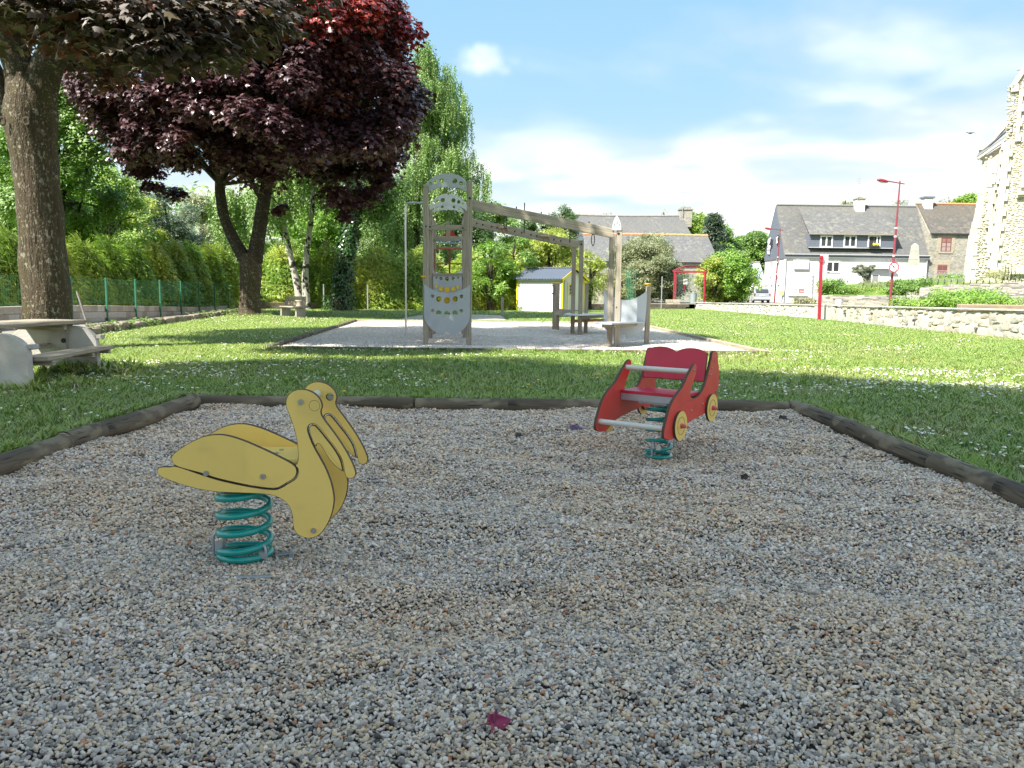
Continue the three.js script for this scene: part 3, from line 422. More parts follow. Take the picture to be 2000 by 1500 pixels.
{ // ---- the red car
  const base = G(1286, 889); base.y = 0; const t = thing('spring_rider', 'red two-seat car-shaped spring rider with yellow wheels, right of the pit', 'spring rider', base.clone());
  // local axes: f towards the nose, w towards the right-hand board in the picture
  const ang = 35 * Math.PI / 180, f = V(-Math.sin(ang), 0, Math.cos(ang)), w = V(Math.cos(ang), 0, Math.sin(ang));
  const HALF = 0.236, sMid = 0.47;
  const prof = [[0, 0.216], [0.004, 0.268], [0.033, 0.326], [0.066, 0.383], [0.115, 0.431], [0.18, 0.471], [0.255, 0.508], [0.305, 0.554], [0.363, 0.600], [0.405, 0.632], [0.437, 0.640], [0.456, 0.628], [0.458, 0.592], [0.429, 0.538], [0.388, 0.487], [0.371, 0.453], [0.385, 0.424], [0.44, 0.412], [0.52, 0.424], [0.59, 0.462], [0.64, 0.525], [0.676, 0.595], [0.703, 0.655], [0.722, 0.695], [0.750, 0.706], [0.790, 0.700], [0.815, 0.682], [0.822, 0.646], [0.848, 0.584], [0.858, 0.525], [0.852, 0.4455], [0.838, 0.383], [0.842, 0.35], [0.828, 0.318], [0.79, 0.295], [0.74, 0.262], [0.69, 0.262], [0.655, 0.292], [0.60, 0.285], [0.42, 0.268], [0.30, 0.252], [0.215, 0.225], [0.14, 0.188], [0.08, 0.190], [0.03, 0.200]];
  for (const p of prof) p[0] *= 1.04;
  const m2 = [M.red, M.core];
  const basis = (off) => { const m = new THREE.Matrix4().makeBasis(f.clone().negate(), V(0, 1, 0), w.clone()); const o = f.clone().multiplyScalar(sMid).addScaledVector(w, off); return m.setPosition(o); };   // board x runs from nose to tail
  const at = (s, h, off) => V(s, h, 0).applyMatrix4(basis(off));
  for (const [off, lab] of [[-HALF, 'left-hand side board seen from inside'], [HALF, 'right-hand side board with two wheels']]) part('side_board', board(prof, 0.019, [], true).applyMatrix4(basis(off)), m2, t, lab);
  const across = (s, h, r, n) => rod(at(s, h, -HALF + 0.008), at(s, h, HALF - 0.008), r, r, 18);
  part('handle_bar', across(0.405, 0.590, 0.0175), M.barGrey, t); part('foot_bar', across(0.045, 0.262, 0.0175), M.barGrey, t);
  const W2 = HALF * 2 - 0.021;
  // panels that run across: x along w, y up
  const mw = (s, h, tilt) => { const m = new THREE.Matrix4().makeBasis(w.clone(), V(0, 1, 0), w.clone().cross(V(0, 1, 0)).multiplyScalar(1)); return m.setPosition(f.clone().multiplyScalar(sMid - s).add(V(0, h, 0))); };
  const bw = W2 / 2, wave = []; for (let i = 0; i <= 40; i++) { const x = bw - i / 20 * bw; wave.push([x, 0.160 + 0.066 * Math.sqrt(Math.max(0.05, 1 - Math.pow((Math.abs(x / bw) - 0.5) / 0.58, 2)))]); }
  { const g = board([[-bw, 0], [bw, 0], ...wave], 0.019, [], false); g.rotateX(-0.22).applyMatrix4(mw(0.672, 0.50)); part('backrest', g, [M.redSeat, M.core], t); }
  { const g = box(W2, 0.02, 0.27, 0, 0, 0, 0.003); g.applyMatrix4(mw(0.46, 0.432)); part('seat', g, M.redSeat, t); for (const sx of [-1, 1]) for (const sz of [-1, 1]) part('seat_screw', new THREE.CylinderGeometry(0.008, 0.008, 0.003, 14).translate(sx * 0.16, 0.0115, sz * 0.09).applyMatrix4(mw(0.46, 0.432)), M.bolt, t); }
  part('seat_frame', [box(W2 - 0.004, 0.045, 0.02, 0, -0.033, 0.12).applyMatrix4(mw(0.46, 0.432)), box(W2 - 0.004, 0.045, 0.02, 0, -0.033, -0.12).applyMatrix4(mw(0.46, 0.432)), box(0.2, 0.03, 0.22, 0, -0.055, 0).applyMatrix4(mw(0.46, 0.432))], M.galv, t);
  for (const [side, ls] of [[1, [[0.215, 0.262], [0.742, 0.318]]], [-1, [[0.215, 0.262], [0.742, 0.318]]]]) for (const [s, h] of ls) {
    const off = side * (HALF + 0.0195), q = new THREE.Quaternion().setFromUnitVectors(V(0, 1, 0), w), c = at(s, h, off);
    const wh = part('wheel', (() => { const g = new THREE.CylinderGeometry(0.094, 0.094, 0.0165, 40); return g.applyQuaternion(q).translate(c.x, c.y, c.z); })(), [M.core, M.yellow, M.yellow], t);
    const face = c.clone().addScaledVector(w, side * 0.0085);
    const ring = new THREE.TorusGeometry(0.056, 0.0014, 6, 36); ring.applyQuaternion(new THREE.Quaternion().setFromUnitVectors(V(0, 0, 1), w)).translate(face.x, face.y, face.z); part('groove', ring, M.core, wh);
    const hub = new THREE.LatheGeometry([[0, 0.034], [0.008, 0.033], [0.0125, 0.026], [0.015, 0.012], [0.017, 0]].map((a) => new THREE.Vector2(...a)), 18).applyQuaternion(new THREE.Quaternion().setFromUnitVectors(V(0, 1, 0), w.clone().multiplyScalar(side))).translate(face.x, face.y, face.z); part('hub_cap', hub, mat([0.62, 0.07, 0.06], 0.25, { clearcoat: 0.6 }), wh);
  }
  // rivets, the engraved bonnet line and the little tail lamp
  for (const [s, h] of [[0.757, 0.645], [0.741, 0.592], [0.727, 0.545], [0.43, 0.60], [0.41, 0.335], [0.60, 0.36]]) { const c = at(s, h, HALF + 0.0105); part('rivet', new THREE.SphereGeometry(0.0065, 10, 6).translate(c.x, c.y, c.z), M.bolt, t); }
  const ln = [[0.20, 0.372], [0.26, 0.39], [0.33, 0.405], [0.42, 0.402], [0.52, 0.415], [0.6, 0.455], [0.65, 0.52], [0.70, 0.61], [0.73, 0.65], [0.77, 0.655], [0.80, 0.62]].map(([s, h]) => at(s, h, HALF + 0.0096)); part('engraved_line', new THREE.TubeGeometry(new THREE.CatmullRomCurve3(ln), 60, 0.0011, 4), mat([0.30, 0.09, 0.05], 0.6), t);
  { const c = at(0.846, 0.415, HALF); part('tail_lamp', new THREE.BoxGeometry(0.03, 0.02, 0.024).applyQuaternion(new THREE.Quaternion().setFromUnitVectors(V(1, 0, 0), f)).translate(c.x, c.y, c.z), mat([0.05, 0.22, 0.08], 0.4), t); }
  part('coil_spring', helix(0.084, 0.0, 0.375, 6.3, 0.0118, 0.4), M.teal, t);
  part('spring_clamp', clampGeo(0.084, 2.2, 0.085), M.galv, t); part('spring_clamp', clampGeo(0.084, 0.0, 0.13), M.galv, t);
  part('anchor_plate', [box(0.028, 0.03, 0.01, -0.02, 0.068, 0.095, 0.002)], mat([0.6, 0.6, 0.56], 0.5), t);
  const pl = G(1287, 898, gy(0.98, -5.2)); solo('metal_plate', box(0.16, 0.010, 0.03, 0, 0, 0, 0.003), mat([0.22, 0.21, 0.19], 0.6, { metalness: 0.5 }), 'dark metal strip lying in the pebbles under the red rider', 'metal plate', null, null, V(pl.x, pl.y + 0.012, pl.z)).rotation.y = -0.12;
}
// fallen leaves and bits on the pebbles
const starLeaf = (k = 1, cup = 0.12) => { // five-lobed maple leaf, 10 triangles, unit length
  const o = [[0, -0.05], [0.20, -0.10], [0.42, 0.02], [0.30, 0.18], [0.52, 0.46], [0.24, 0.42], [0.0, 0.95], [-0.24, 0.42], [-0.52, 0.46], [-0.30, 0.18], [-0.42, 0.02], [-0.20, -0.10]].map(([x, y]) => [x * k, -cup * (x * x * 2.2) + 0.04 * (y > 0.9 ? -3 * cup : 0), y - 0.4]);
  const pos = [0, 0.03, -0.25], idx = []; o.forEach((p) => pos.push(...p)); for (let i = 0; i < 12; i++) idx.push(0, 1 + (i + 1) % 12, 1 + i);
  const g = new THREE.BufferGeometry(); g.setAttribute('position', new THREE.Float32BufferAttribute(pos, 3)); g.setIndex(idx); g.computeVertexNormals(); return g;
};
{
  const m = mat([0.30, 0.014, 0.075], 0.4, { side: THREE.DoubleSide, transmission: 0.15, thickness: 0 });
  const leaf = (px, py, s, label, mm = m, tilt = [0.5, 0.3, 0.2]) => { const p = G(px, py, 0.03); p.y = gy(p.x, p.z) + 0.014 + s * 0.12; const t = thing('fallen_leaf', label, 'leaf', p); t.rotation.set(...tilt); const g = starLeaf(1.35, 1.0).scale(s, s, s); { const P = g.attributes.position, r = rng(Math.round(px)); for (let i = 0; i < P.count; i++) P.setY(i, P.getY(i) + (r() - 0.5) * 0.45 * s); g.computeVertexNormals(); } part('leaf_blade', g, mm, t); part('leaf_stalk', new THREE.TubeGeometry(new THREE.CatmullRomCurve3([V(0, 0, -0.4 * s), V(0.1 * s, 0.05 * s, -0.75 * s), V(0.05 * s, 0.02 * s, -1.05 * s)]), 8, 0.0012, 5), mm, t); };
  leaf(978, 1406, 0.058, 'crumpled crimson maple leaf lying on pebbles at the bottom of the picture', m, [0.5, 1.9, 0.35]);
  const pur = mat([0.10, 0.06, 0.12], 0.6, { side: THREE.DoubleSide }), brn = mat([0.04, 0.025, 0.02], 0.7, { side: THREE.DoubleSide });
  leaf(1127, 838, 0.10, 'flat purplish leaf on the pebbles left of the red rider', pur, [0.05, 1.2, 0.05]);
  leaf(1012, 842, 0.06, 'small dark leaf on the pebbles between the two riders', brn, [0.2, 0.4, 0.3]);
  leaf(1531, 818, 0.07, 'dark curled leaf on the pebbles in the far right pit corner', brn, [0.5, 0.7, 0.2]);
  leaf(1455, 928, 0.045, 'tiny black leaf on the pebbles right of the red rider', brn, [0.6, 0.2, 0.5]);
  const st = (a, b, label, c) => { const p = G(...a, 0.035), q = G(...b, 0.035); p.y = gy(p.x, p.z) + 0.012; q.y = gy(q.x, q.z) + 0.014; const o = p.clone(); solo('twig', limb([V(0, 0, 0), q.clone().sub(p).multiplyScalar(0.5).add(V(0, 0.006, 0)), q.clone().sub(p)], [0.0035, 0.0025], 6, 5, 0.2, 3), mat(c, 0.9), label, 'twig', null, null, o); };
  st([432, 1238], [466, 1224], 'pale bare twig on the pebbles left of the middle foreground', [0.55, 0.52, 0.45]); st([690, 1062], [718, 1072], 'short wood chip on the pebbles right of the yellow rider', [0.36, 0.30, 0.22]); st([1054, 957], [1078, 952], 'thin grey twig on the pebbles below the red rider', [0.36, 0.33, 0.28]);
}

// ------------------------------------------------------------------ the wooden climbing frame
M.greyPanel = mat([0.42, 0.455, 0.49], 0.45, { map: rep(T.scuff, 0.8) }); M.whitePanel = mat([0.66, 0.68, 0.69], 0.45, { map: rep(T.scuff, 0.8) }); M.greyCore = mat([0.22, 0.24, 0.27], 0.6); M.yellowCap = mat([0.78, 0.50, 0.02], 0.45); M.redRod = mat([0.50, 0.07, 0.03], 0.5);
{
  const O = V(-0.4, 0, -17.4), t = thing('climbing_frame', 'tall grey wooden climbing frame with perforated panels and two sloping beams', 'climbing frame', O.clone());
  const L = (p) => p.clone().sub(O);
  const Z = (x, y) => [760 + x / 3.947, 320 + y / 3.947];
  const post = (px, py0, py1, d, w = 0.1, m = M.wood, lab) => { const a = W(px, py0, d); a.y = -0.05; const b = a.clone(); b.y = W(px, py1, d).y; part('post', bar(L(a), L(b), w, w, 0.012), m, t, lab); return b; };
  const xy = (pts, d) => pts.map(([x, y]) => { const p = W(...Z(x, y), d); return [p.x - O.x, p.y]; });
  const panel = (name, pts, holes, d, m, lab, smooth = true) => part(name, board(xy(pts, d), 0.022, holes.map(([x, y, r]) => { const p = W(...Z(x, y), d); return [p.x - O.x, p.y, r / 3.947 * d / F]; }), smooth).translate(0, 0, -d - O.z), [m, M.greyCore], t, lab);
  const dA = 15.7, dB = 17.9, dC = 19.6;
  const px = (x) => 760 + x / 3.947, py = (y) => 320 + y / 3.947;
  post(px(281), py(1400), py(165), dA); post(px(615), py(1405), py(130), dA);
  post(px(317), py(1350), py(350), dB, 0.1); post(px(585), py(1370), py(330), dB, 0.1);
  post(px(345), py(1310), py(440), dC, 0.1); post(px(574), py(1320), py(440), dC, 0.1);
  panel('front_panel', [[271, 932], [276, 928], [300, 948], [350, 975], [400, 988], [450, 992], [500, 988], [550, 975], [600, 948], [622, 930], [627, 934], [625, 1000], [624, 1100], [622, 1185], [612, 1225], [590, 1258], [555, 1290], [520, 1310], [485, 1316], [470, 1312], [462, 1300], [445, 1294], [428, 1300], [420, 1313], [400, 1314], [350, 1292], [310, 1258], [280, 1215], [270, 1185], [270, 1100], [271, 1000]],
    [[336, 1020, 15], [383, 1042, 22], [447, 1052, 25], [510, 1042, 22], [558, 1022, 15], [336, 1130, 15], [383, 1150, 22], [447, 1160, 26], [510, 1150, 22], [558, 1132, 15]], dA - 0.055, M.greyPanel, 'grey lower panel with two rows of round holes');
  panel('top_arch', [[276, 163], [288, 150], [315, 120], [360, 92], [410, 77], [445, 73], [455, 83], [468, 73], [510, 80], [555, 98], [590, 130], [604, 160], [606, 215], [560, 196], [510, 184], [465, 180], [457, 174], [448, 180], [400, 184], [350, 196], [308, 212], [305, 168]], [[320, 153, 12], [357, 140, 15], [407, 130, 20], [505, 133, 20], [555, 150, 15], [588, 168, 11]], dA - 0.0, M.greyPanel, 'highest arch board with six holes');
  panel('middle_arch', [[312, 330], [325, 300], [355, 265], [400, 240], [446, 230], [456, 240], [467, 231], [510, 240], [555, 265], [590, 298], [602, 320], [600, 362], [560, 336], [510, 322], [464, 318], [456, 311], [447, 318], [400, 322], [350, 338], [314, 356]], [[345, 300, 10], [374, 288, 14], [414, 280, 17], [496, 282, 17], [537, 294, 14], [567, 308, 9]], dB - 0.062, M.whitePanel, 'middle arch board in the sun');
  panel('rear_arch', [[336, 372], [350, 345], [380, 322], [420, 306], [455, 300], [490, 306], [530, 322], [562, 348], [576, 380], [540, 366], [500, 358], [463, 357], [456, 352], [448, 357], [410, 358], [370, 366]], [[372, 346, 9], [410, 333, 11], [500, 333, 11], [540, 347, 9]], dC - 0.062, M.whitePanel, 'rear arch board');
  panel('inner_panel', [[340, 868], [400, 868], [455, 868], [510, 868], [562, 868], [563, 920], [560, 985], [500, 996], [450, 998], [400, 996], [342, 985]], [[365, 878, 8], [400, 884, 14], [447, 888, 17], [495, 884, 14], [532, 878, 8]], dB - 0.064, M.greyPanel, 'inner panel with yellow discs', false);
  for (const [x, y, r] of [[365, 945, 12], [400, 963, 17], [447, 970, 21], [494, 965, 17], [530, 950, 12], [392, 1042, 15], [447, 1050, 22], [505, 1042, 15]]) { const d = dB - 0.095, p = L(W(...Z(x, y), d)); part('yellow_disc', new THREE.CylinderGeometry(r / 3.947 * d / F, r / 3.947 * d / F, 0.016, 24).rotateX(Math.PI / 2).translate(p.x, p.y, p.z), M.yellowCap, t); }
  const hbar = (x0, x1, y, d, h, w, m, name = 'crossbar') => part(name, bar(L(W(...Z(x0, y), d)), L(W(...Z(x1, y), d)), w, h / 3.947 * d / F, 0.006), m, t);
  hbar(303, 597, 491, dB - 0.1, 36, 0.05, M.wood); hbar(303, 594, 574, dC - 0.11, 28, 0.05, M.wood); hbar(352, 566, 650, dC + 0.2, 20, 0.04, M.woodWarm); hbar(336, 566, 856, dB - 0.02, 26, 0.05, M.woodWarm);
  part('red_bar', rod(L(W(...Z(337, 770), dC)), L(W(...Z(566, 770), dC)), 0.017, 0.017, 10), M.redRod, t); part('red_bar', rod(L(W(...Z(356, 655), dC)), L(W(...Z(566, 655), dC)), 0.014, 0.014, 10), M.redRod, t);
  part('grey_rail', rod(L(W(...Z(352, 592), dC)), L(W(...Z(566, 592), dC)), 0.018, 0.018, 10), M.steel, t); part('grey_rail', rod(L(W(...Z(352, 612), dC + 0.3)), L(W(...Z(552, 612), dC + 0.3)), 0.016, 0.016, 10), M.steel, t);
  part('red_stanchion', bar(L(W(...Z(466, 845), dC)), L(W(...Z(466, 655), dC)), 0.045, 0.03), mat([0.22, 0.07, 0.03], 0.7), t);
  part('red_stanchion', bar(L(W(...Z(353, 840), dC - 0.4)), L(W(...Z(353, 655), dC - 0.4)), 0.03, 0.03), mat([0.22, 0.07, 0.03], 0.7), t);
  part('steel_upright', bar(L(W(...Z(340, 830), dC)), L(W(...Z(340, 540), dC)), 0.03, 0.03), M.steel, t); part('steel_upright', bar(L(W(...Z(556, 650), dC)), L(W(...Z(556, 540), dC)), 0.03, 0.03), M.steel, t);
  part('red_gable', board(xy([[405, 557], [452, 516], [476, 516], [522, 557]], dC + 0.25), 0.02, [], false).translate(0, 0, -(dC + 0.25) - O.z), [mat([0.62, 0.03, 0.03], 0.4), M.core], t);
  part('ridge_block', bar(L(W(...Z(455, 555), dC - 0.15)), L(W(...Z(455, 440), dC - 0.15)), 0.09, 0.09), M.woodWarm, t);
  for (const s of [-1, 1]) panel('inner_slope', s < 0 ? [[340, 815], [375, 838], [400, 848], [340, 850]] : [[566, 815], [530, 838], [505, 848], [566, 850]], [], dC - 0.05, M.whitePanel, null, false);
  // decks inside the tower
  for (const [d0, d1, y] of [[dA + 0.06, dB - 0.06, 1.02], [dB + 0.06, dC - 0.06, 1.42]]) { const a = W(px(281), 600, d0), b = W(px(615), 600, d0); for (let k = 0; k < 5; k++) { const x0 = mix(a.x + 0.06, b.x - 0.06, (k + 0.5) / 5); part('deck_board', bar(L(V(x0, y, -d0)), L(V(x0, y, -d1)), (b.x - a.x - 0.12) / 5 - 0.008, 0.035, 0.004), M.wood, t); } }
  // firefighter's pole
  { const d = 18.6, q = (x, y) => L(W(...Z(x, y), d)), base = W(...Z(122, 1325), d); base.y = 0; const pts = [q(300, 300), q(220, 300), q(165, 300), q(140, 304), q(130, 316), q(127, 345)]; const last = pts[pts.length - 1]; const g = new THREE.TubeGeometry(new THREE.CatmullRomCurve3([...pts, V(last.x, (last.y) / 2, last.z), V(last.x, -0.02, last.z)], false, 'centripetal'), 70, 0.021, 12); part('sliding_pole', g, M.steel, t); }
  { const p = L(W(...Z(275, 870), dA)); part('yellow_grip', box(0.10, 0.03, 0.14, p.x - 0.02, p.y, p.z + 0.02, 0.01), M.yellowCap, t); }
  // ---- right hand landing
  const d1 = 15.95, d2 = 20.4;
  const topA = post(1204, 680, 444, d1, 0.105, M.wood), topA2 = post(1190, 676, 462, 16.35, 0.105, M.wood), pR = post(1263, 672, 556, 16.75, 0.1, M.wood);
  const topB = post(1132, 655, 466, d2, 0.105, M.woodWarm), topB2 = post(1118, 650, 482, 20.9, 0.105, M.woodWarm);
  post(1144, 640, 554, 21.4, 0.1, M.woodWarm); post(1082, 635, 554, 23.2, 0.1, M.woodWarm); post(1088.5, 640, 554, 22.6, 0.1, M.woodWarm); post(1201, 640, 565, 20.6, 0.08, M.woodWarm);
  const cap = (px, py, d, s = 0.10) => { const p = L(W(px, py, d)); part('yellow_cap', box(s + 0.03, 0.03, s + 0.03, p.x, p.y + 0.014, p.z, 0.01), M.yellowCap, t); };
  cap(1265, 556, 16.75); cap(1144, 554, 21.4); cap(1083, 553, 23.2, 0.08); cap(1089, 554, 22.6, 0.08);
  // pointed finials with slots
  const finial = (cx, y0, y1, hw, d) => { const f = (x, y) => { const p = W(x, y, d); return [p.x - O.x, p.y]; }; const s = hw / 9; const slot = [[-4.5, 0.62], [-1.5, 0.48], [1.8, 0.48], [4.6, 0.62]].map(([x, k]) => [...f(cx + x * s, mix(y0, y1, k)), 1.0 * s * d / F]);
    const g = board([f(cx - hw, y1), f(cx - hw * 0.95, mix(y0, y1, 0.75)), f(cx - hw * 0.75, mix(y0, y1, 0.42)), f(cx - hw * 0.35, mix(y0, y1, 0.12)), f(cx, y0), f(cx + hw * 0.35, mix(y0, y1, 0.12)), f(cx + hw * 0.75, mix(y0, y1, 0.42)), f(cx + hw * 0.95, mix(y0, y1, 0.75)), f(cx + hw, y1)], 0.022, [], false);
    part('finial', g.translate(0, 0, -d - O.z), [M.whitePanel, M.greyCore], t);
    part('finial_slots', slot.map(([x, y, r]) => new THREE.SphereGeometry(r, 10, 8).scale(1, 3.2, 0.4).translate(x, y, -d - O.z + 0.010)), mat([0.16, 0.18, 0.17], 0.8), t); };
  finial(1204.5, 421, 450, 9.3, d1 - 0.058); finial(1134, 450, 470, 5.2, d2 - 0.058);
  // the two long sloping beams with their fittings
  const beam = (p, q, w, h, m) => part('sloping_beam', bar(L(p), L(q), w, h, 0.01), m, t);
  const b1p = W(914, 398, dA + 0.1), b1q = W(1198, 456, d1), b2p = W(903, 431, dC), b2q = W(1130, 478, d2);
  beam(b1p, b1q, 0.09, 0.185, M.wood); beam(b2p, b2q, 0.09, 0.19, M.woodWarm);
  const onB = (p, q, k, dy) => L(p.clone().lerp(q, k).add(V(0, dy, 0)));
  for (const k of [0.05, 0.16, 0.33, 0.5, 0.66, 0.83]) { const c = onB(b1p, b1q, k, 0.10); part('bolt', rod(c, c.clone().add(V(0, 0.035, 0)), 0.012, 0.012, 8), M.dark, t); }
  for (const [k, ln] of [[0.255, 1], [0.385, 0], [0.70, 0], [0.86, 1]]) { const c = onB(b1p, b1q, k, -0.09); if (ln) { part('hanging_ring', new THREE.TorusGeometry(0.075, 0.009, 8, 26).rotateY(1.05).scale(1, 1.5, 1).translate(c.x, c.y - 0.11, c.z), M.dark, t); } else part('hanging_rod', rod(c, c.clone().add(V(0, -0.26, 0)), 0.011, 0.011, 8), M.dark, t); }
  { const c = onB(b1p, b1q, 0.385, 0.1); part('hanging_rod', rod(c, c.clone().add(V(0, 0.14, 0)), 0.01, 0.01, 8), M.dark, t); }
  for (const k of [0.12, 0.17, 0.245, 0.29, 0.44, 0.50, 0.58, 0.63, 0.78, 0.84]) { const c = onB(b2p, b2q, k, 0).add(V(0, 0, 0.046)); part('bolt', new THREE.CylinderGeometry(0.022, 0.022, 0.012, 12).rotateX(Math.PI / 2).translate(c.x, c.y, c.z), M.dark, t); }
  for (const k of [0.345, 0.70]) { const c = onB(b2p, b2q, k, 0.035).add(V(0, 0, 0.09)); part('hand_peg', box(0.22, 0.03, 0.11, c.x, c.y, c.z, 0.008), mat([0.62, 0.42, 0.30], 0.7), t); for (const s of [-1, 1]) part('peg_bracket', rod(c.clone().add(V(s * 0.07, -0.02, -0.03)), c.clone().add(V(s * 0.07 + 0.05, -0.11, -0.04)), 0.012, 0.012, 6), mat([0.3, 0.2, 0.14], 0.7), t); }
  for (const [x, y, d, r] of [[917.5, 387, dA - 0.051, 0.024], [1208, 456, d1 - 0.054, 0.026], [1135.5, 477, d2 - 0.054, 0.026], [1200, 637, d1 - 0.054, 0.022], [1131, 620, d2 - 0.054, 0.02], [1197, 596, d1 - 0.054, 0.012], [1204, 600, d1 - 0.054, 0.015], [832, 442, dA - 0.051, 0.018], [840, 443, dB - 0.13, 0.02], [904, 445, dB - 0.13, 0.02]]) { const c = L(W(x, y, d)); part('bolt', new THREE.SphereGeometry(r, 12, 8).scale(1, 1, 0.5).translate(c.x, c.y, c.z), y > 590 && r > 0.018 ? M.bolt : M.dark, t); }
  // curved grey side panel of the landing and its deck
  { const dP = 16.5, f = (x, y) => { const p = W(x, y, dP); return [p.x - O.x, p.y]; }; const zz = (x, y) => [1000 + x / 6.667, 480 + y / 6.667];
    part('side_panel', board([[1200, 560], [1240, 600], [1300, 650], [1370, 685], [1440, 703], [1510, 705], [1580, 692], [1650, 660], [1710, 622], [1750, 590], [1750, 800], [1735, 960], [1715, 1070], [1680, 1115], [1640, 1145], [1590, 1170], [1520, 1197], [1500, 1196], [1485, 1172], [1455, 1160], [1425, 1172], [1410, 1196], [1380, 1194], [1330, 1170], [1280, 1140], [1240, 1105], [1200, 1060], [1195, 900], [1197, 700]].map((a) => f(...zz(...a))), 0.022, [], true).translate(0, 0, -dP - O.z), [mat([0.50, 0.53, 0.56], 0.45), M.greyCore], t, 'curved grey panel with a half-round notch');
    const deck = (corners, y, m, th) => { const s = new THREE.Shape(corners.map(([a, d]) => { const p = W(a, 620, d); return new THREE.Vector2(p.x - O.x, p.z - O.z); })); const g = new THREE.ExtrudeGeometry(s, { depth: th, bevelEnabled: false }).rotateX(Math.PI / 2).translate(0, y, 0); return g; };
    const y1 = W(1200, 631, d1).y; part('landing_deck', deck([[1160, 15.55], [1195, 15.35], [1258, 16.45], [1258, 16.85], [1185, 16.9]], y1 + 0.02, null, 0.03), M.greyPanel, t, 'grey deck board of the near landing');
    part('deck_beam', bar(L(W(1203, 637, d1 + 0.08)), L(W(1258, 630, 16.7)), 0.05, 0.085), M.woodWarm, t); part('deck_beam', bar(L(W(1176, 636, 16.0)), L(W(1196, 637, 15.9)), 0.05, 0.07), M.wood, t);
    const y2 = W(1132, 615, d2).y; part('landing_deck', deck([[1101, 20.0], [1132, 19.9], [1180, 20.9], [1178, 21.6], [1110, 21.6]], y2 + 0.02, null, 0.03), M.whitePanel, t, 'pale deck board of the middle landing');
    part('deck_beam', bar(L(W(1133, 621, d2 + 0.08)), L(W(1178, 617, 20.9)), 0.05, 0.085), M.woodWarm, t); part('deck_beam', bar(L(W(1120, 627, 20.8)), L(W(1178, 625, 21.3)), 0.06, 0.07), mat([0.40, 0.22, 0.08], 0.8), t); part('deck_beam', bar(L(W(1150, 622, 20.9)), L(W(1150, 628, 20.9)), 0.06, 0.06), M.wood, t);
    const y3 = W(1090, 604, 22.6).y; part('landing_deck', deck([[1088, 22.5], [1127, 21.3], [1135, 21.9], [1095, 23.3]], y3, null, 0.03), M.woodWarm, t, 'wooden deck of the farthest landing'); part('deck_beam', bar(L(W(1084, 611, 22.5)), L(W(1120, 610, 21.4)), 0.06, 0.12), M.wood, t); }
  { const c = L(W(1081, 566, 23.1)); part('rope_loop', new THREE.TorusGeometry(0.06, 0.008, 6, 18).scale(0.7, 2, 1).translate(c.x - 0.02, c.y, c.z + 0.06), M.dark, t); }
}

// ------------------------------------------------------------------ picnic table and bench
{
  const t = thing('picnic_table', 'low picnic table with concrete end slabs at the left edge under the maple', 'picnic table', V(-5.75, 0, -9.1)); const O = V(-5.75, 0, -9.1);
  const slab = (x0, x1, z, lab) => { // half-round shouldered slab, mirrored about the table's middle
    const out = []; const hw = x1 - x0; out.push([-hw, 0], [hw, 0]); out.push([hw, 0.40]); for (let i = 0; i <= 10; i++) { const a = i / 10 * Math.PI / 2; out.push([hw - 0.30 + 0.30 * Math.cos(a), 0.40 + 0.225 * Math.sin(a)]); } out.push([hw - 0.36, 0.625], [-hw + 0.36, 0.625]); for (let i = 0; i <= 10; i++) { const a = Math.PI / 2 + i / 10 * Math.PI / 2; out.push([-hw + 0.30 + 0.30 * Math.cos(a), 0.40 + 0.225 * Math.sin(a)]); }
    const g = muv(board(out, 0.085, [], false)).translate(0, -0.02, z); part('end_slab', g, M.concrete, t, lab); part('leg_rib', box(0.022, 0.62, 0.02, hw - 0.36, 0.30, z + 0.05), M.concreteDull, t); part('slab_nub', box(0.06, 0.05, 0.11, hw + 0.01, 0.47, z - 0.05, 0.008), M.concrete, t); };
  const X1 = 0.79; slab(0, X1, 0.92, 'nearer concrete end slab'); slab(0, 0.54, -0.92, 'farther concrete end slab');
  for (let k = 0; k < 4; k++) part('table_plank', bar(V(-0.345 + k * 0.185, 0.655, 1.0), V(-0.30 + k * 0.175, 0.655, -1.12), 0.175, 0.042, 0.006), M.woodWarm, t);
  part('table_rail', box(0.62, 0.07, 0.05, -0.05, 0.598, -0.70), M.wood, t); part('table_rail', box(0.62, 0.07, 0.05, -0.05, 0.598, 0.55), M.wood, t);
  for (const s of [1, -1]) for (let k = 0; k < 2; k++) part('bench_plank', bar(V(s * (0.70 + k * 0.15) - (s < 0 ? 0.1 : 0), 0.335, 0.84), V(s * (0.44 + k * 0.15) - (s < 0 ? 0.2 : 0), 0.335, -1.08), 0.142, 0.045, 0.006), M.woodWarm, t);
  for (const s of [1, -1]) { part('bench_rail', bar(V(s * 0.60, 0.285, 0.72), V(s * 0.92, 0.285, 0.72), 0.06, 0.05), M.wood, t); part('bench_rail', bar(V(s * 0.40, 0.285, -0.35), V(s * 0.78, 0.285, -0.35), 0.06, 0.05), M.wood, t); part('bench_rail', bar(V(s * 0.38, 0.285, -0.98), V(s * 0.65, 0.285, -0.98), 0.06, 0.05), M.wood, t); }
  part('stretcher', bar(V(-0.05, 0.36, 0.86), V(-0.05, 0.36, -0.87), 0.05, 0.06), M.wood, t);
  part('slab_hole', new THREE.CylinderGeometry(0.03, 0.03, 0.01, 14).rotateX(Math.PI / 2).translate(0.13, 0.42, -0.873), M.dark, t);
}
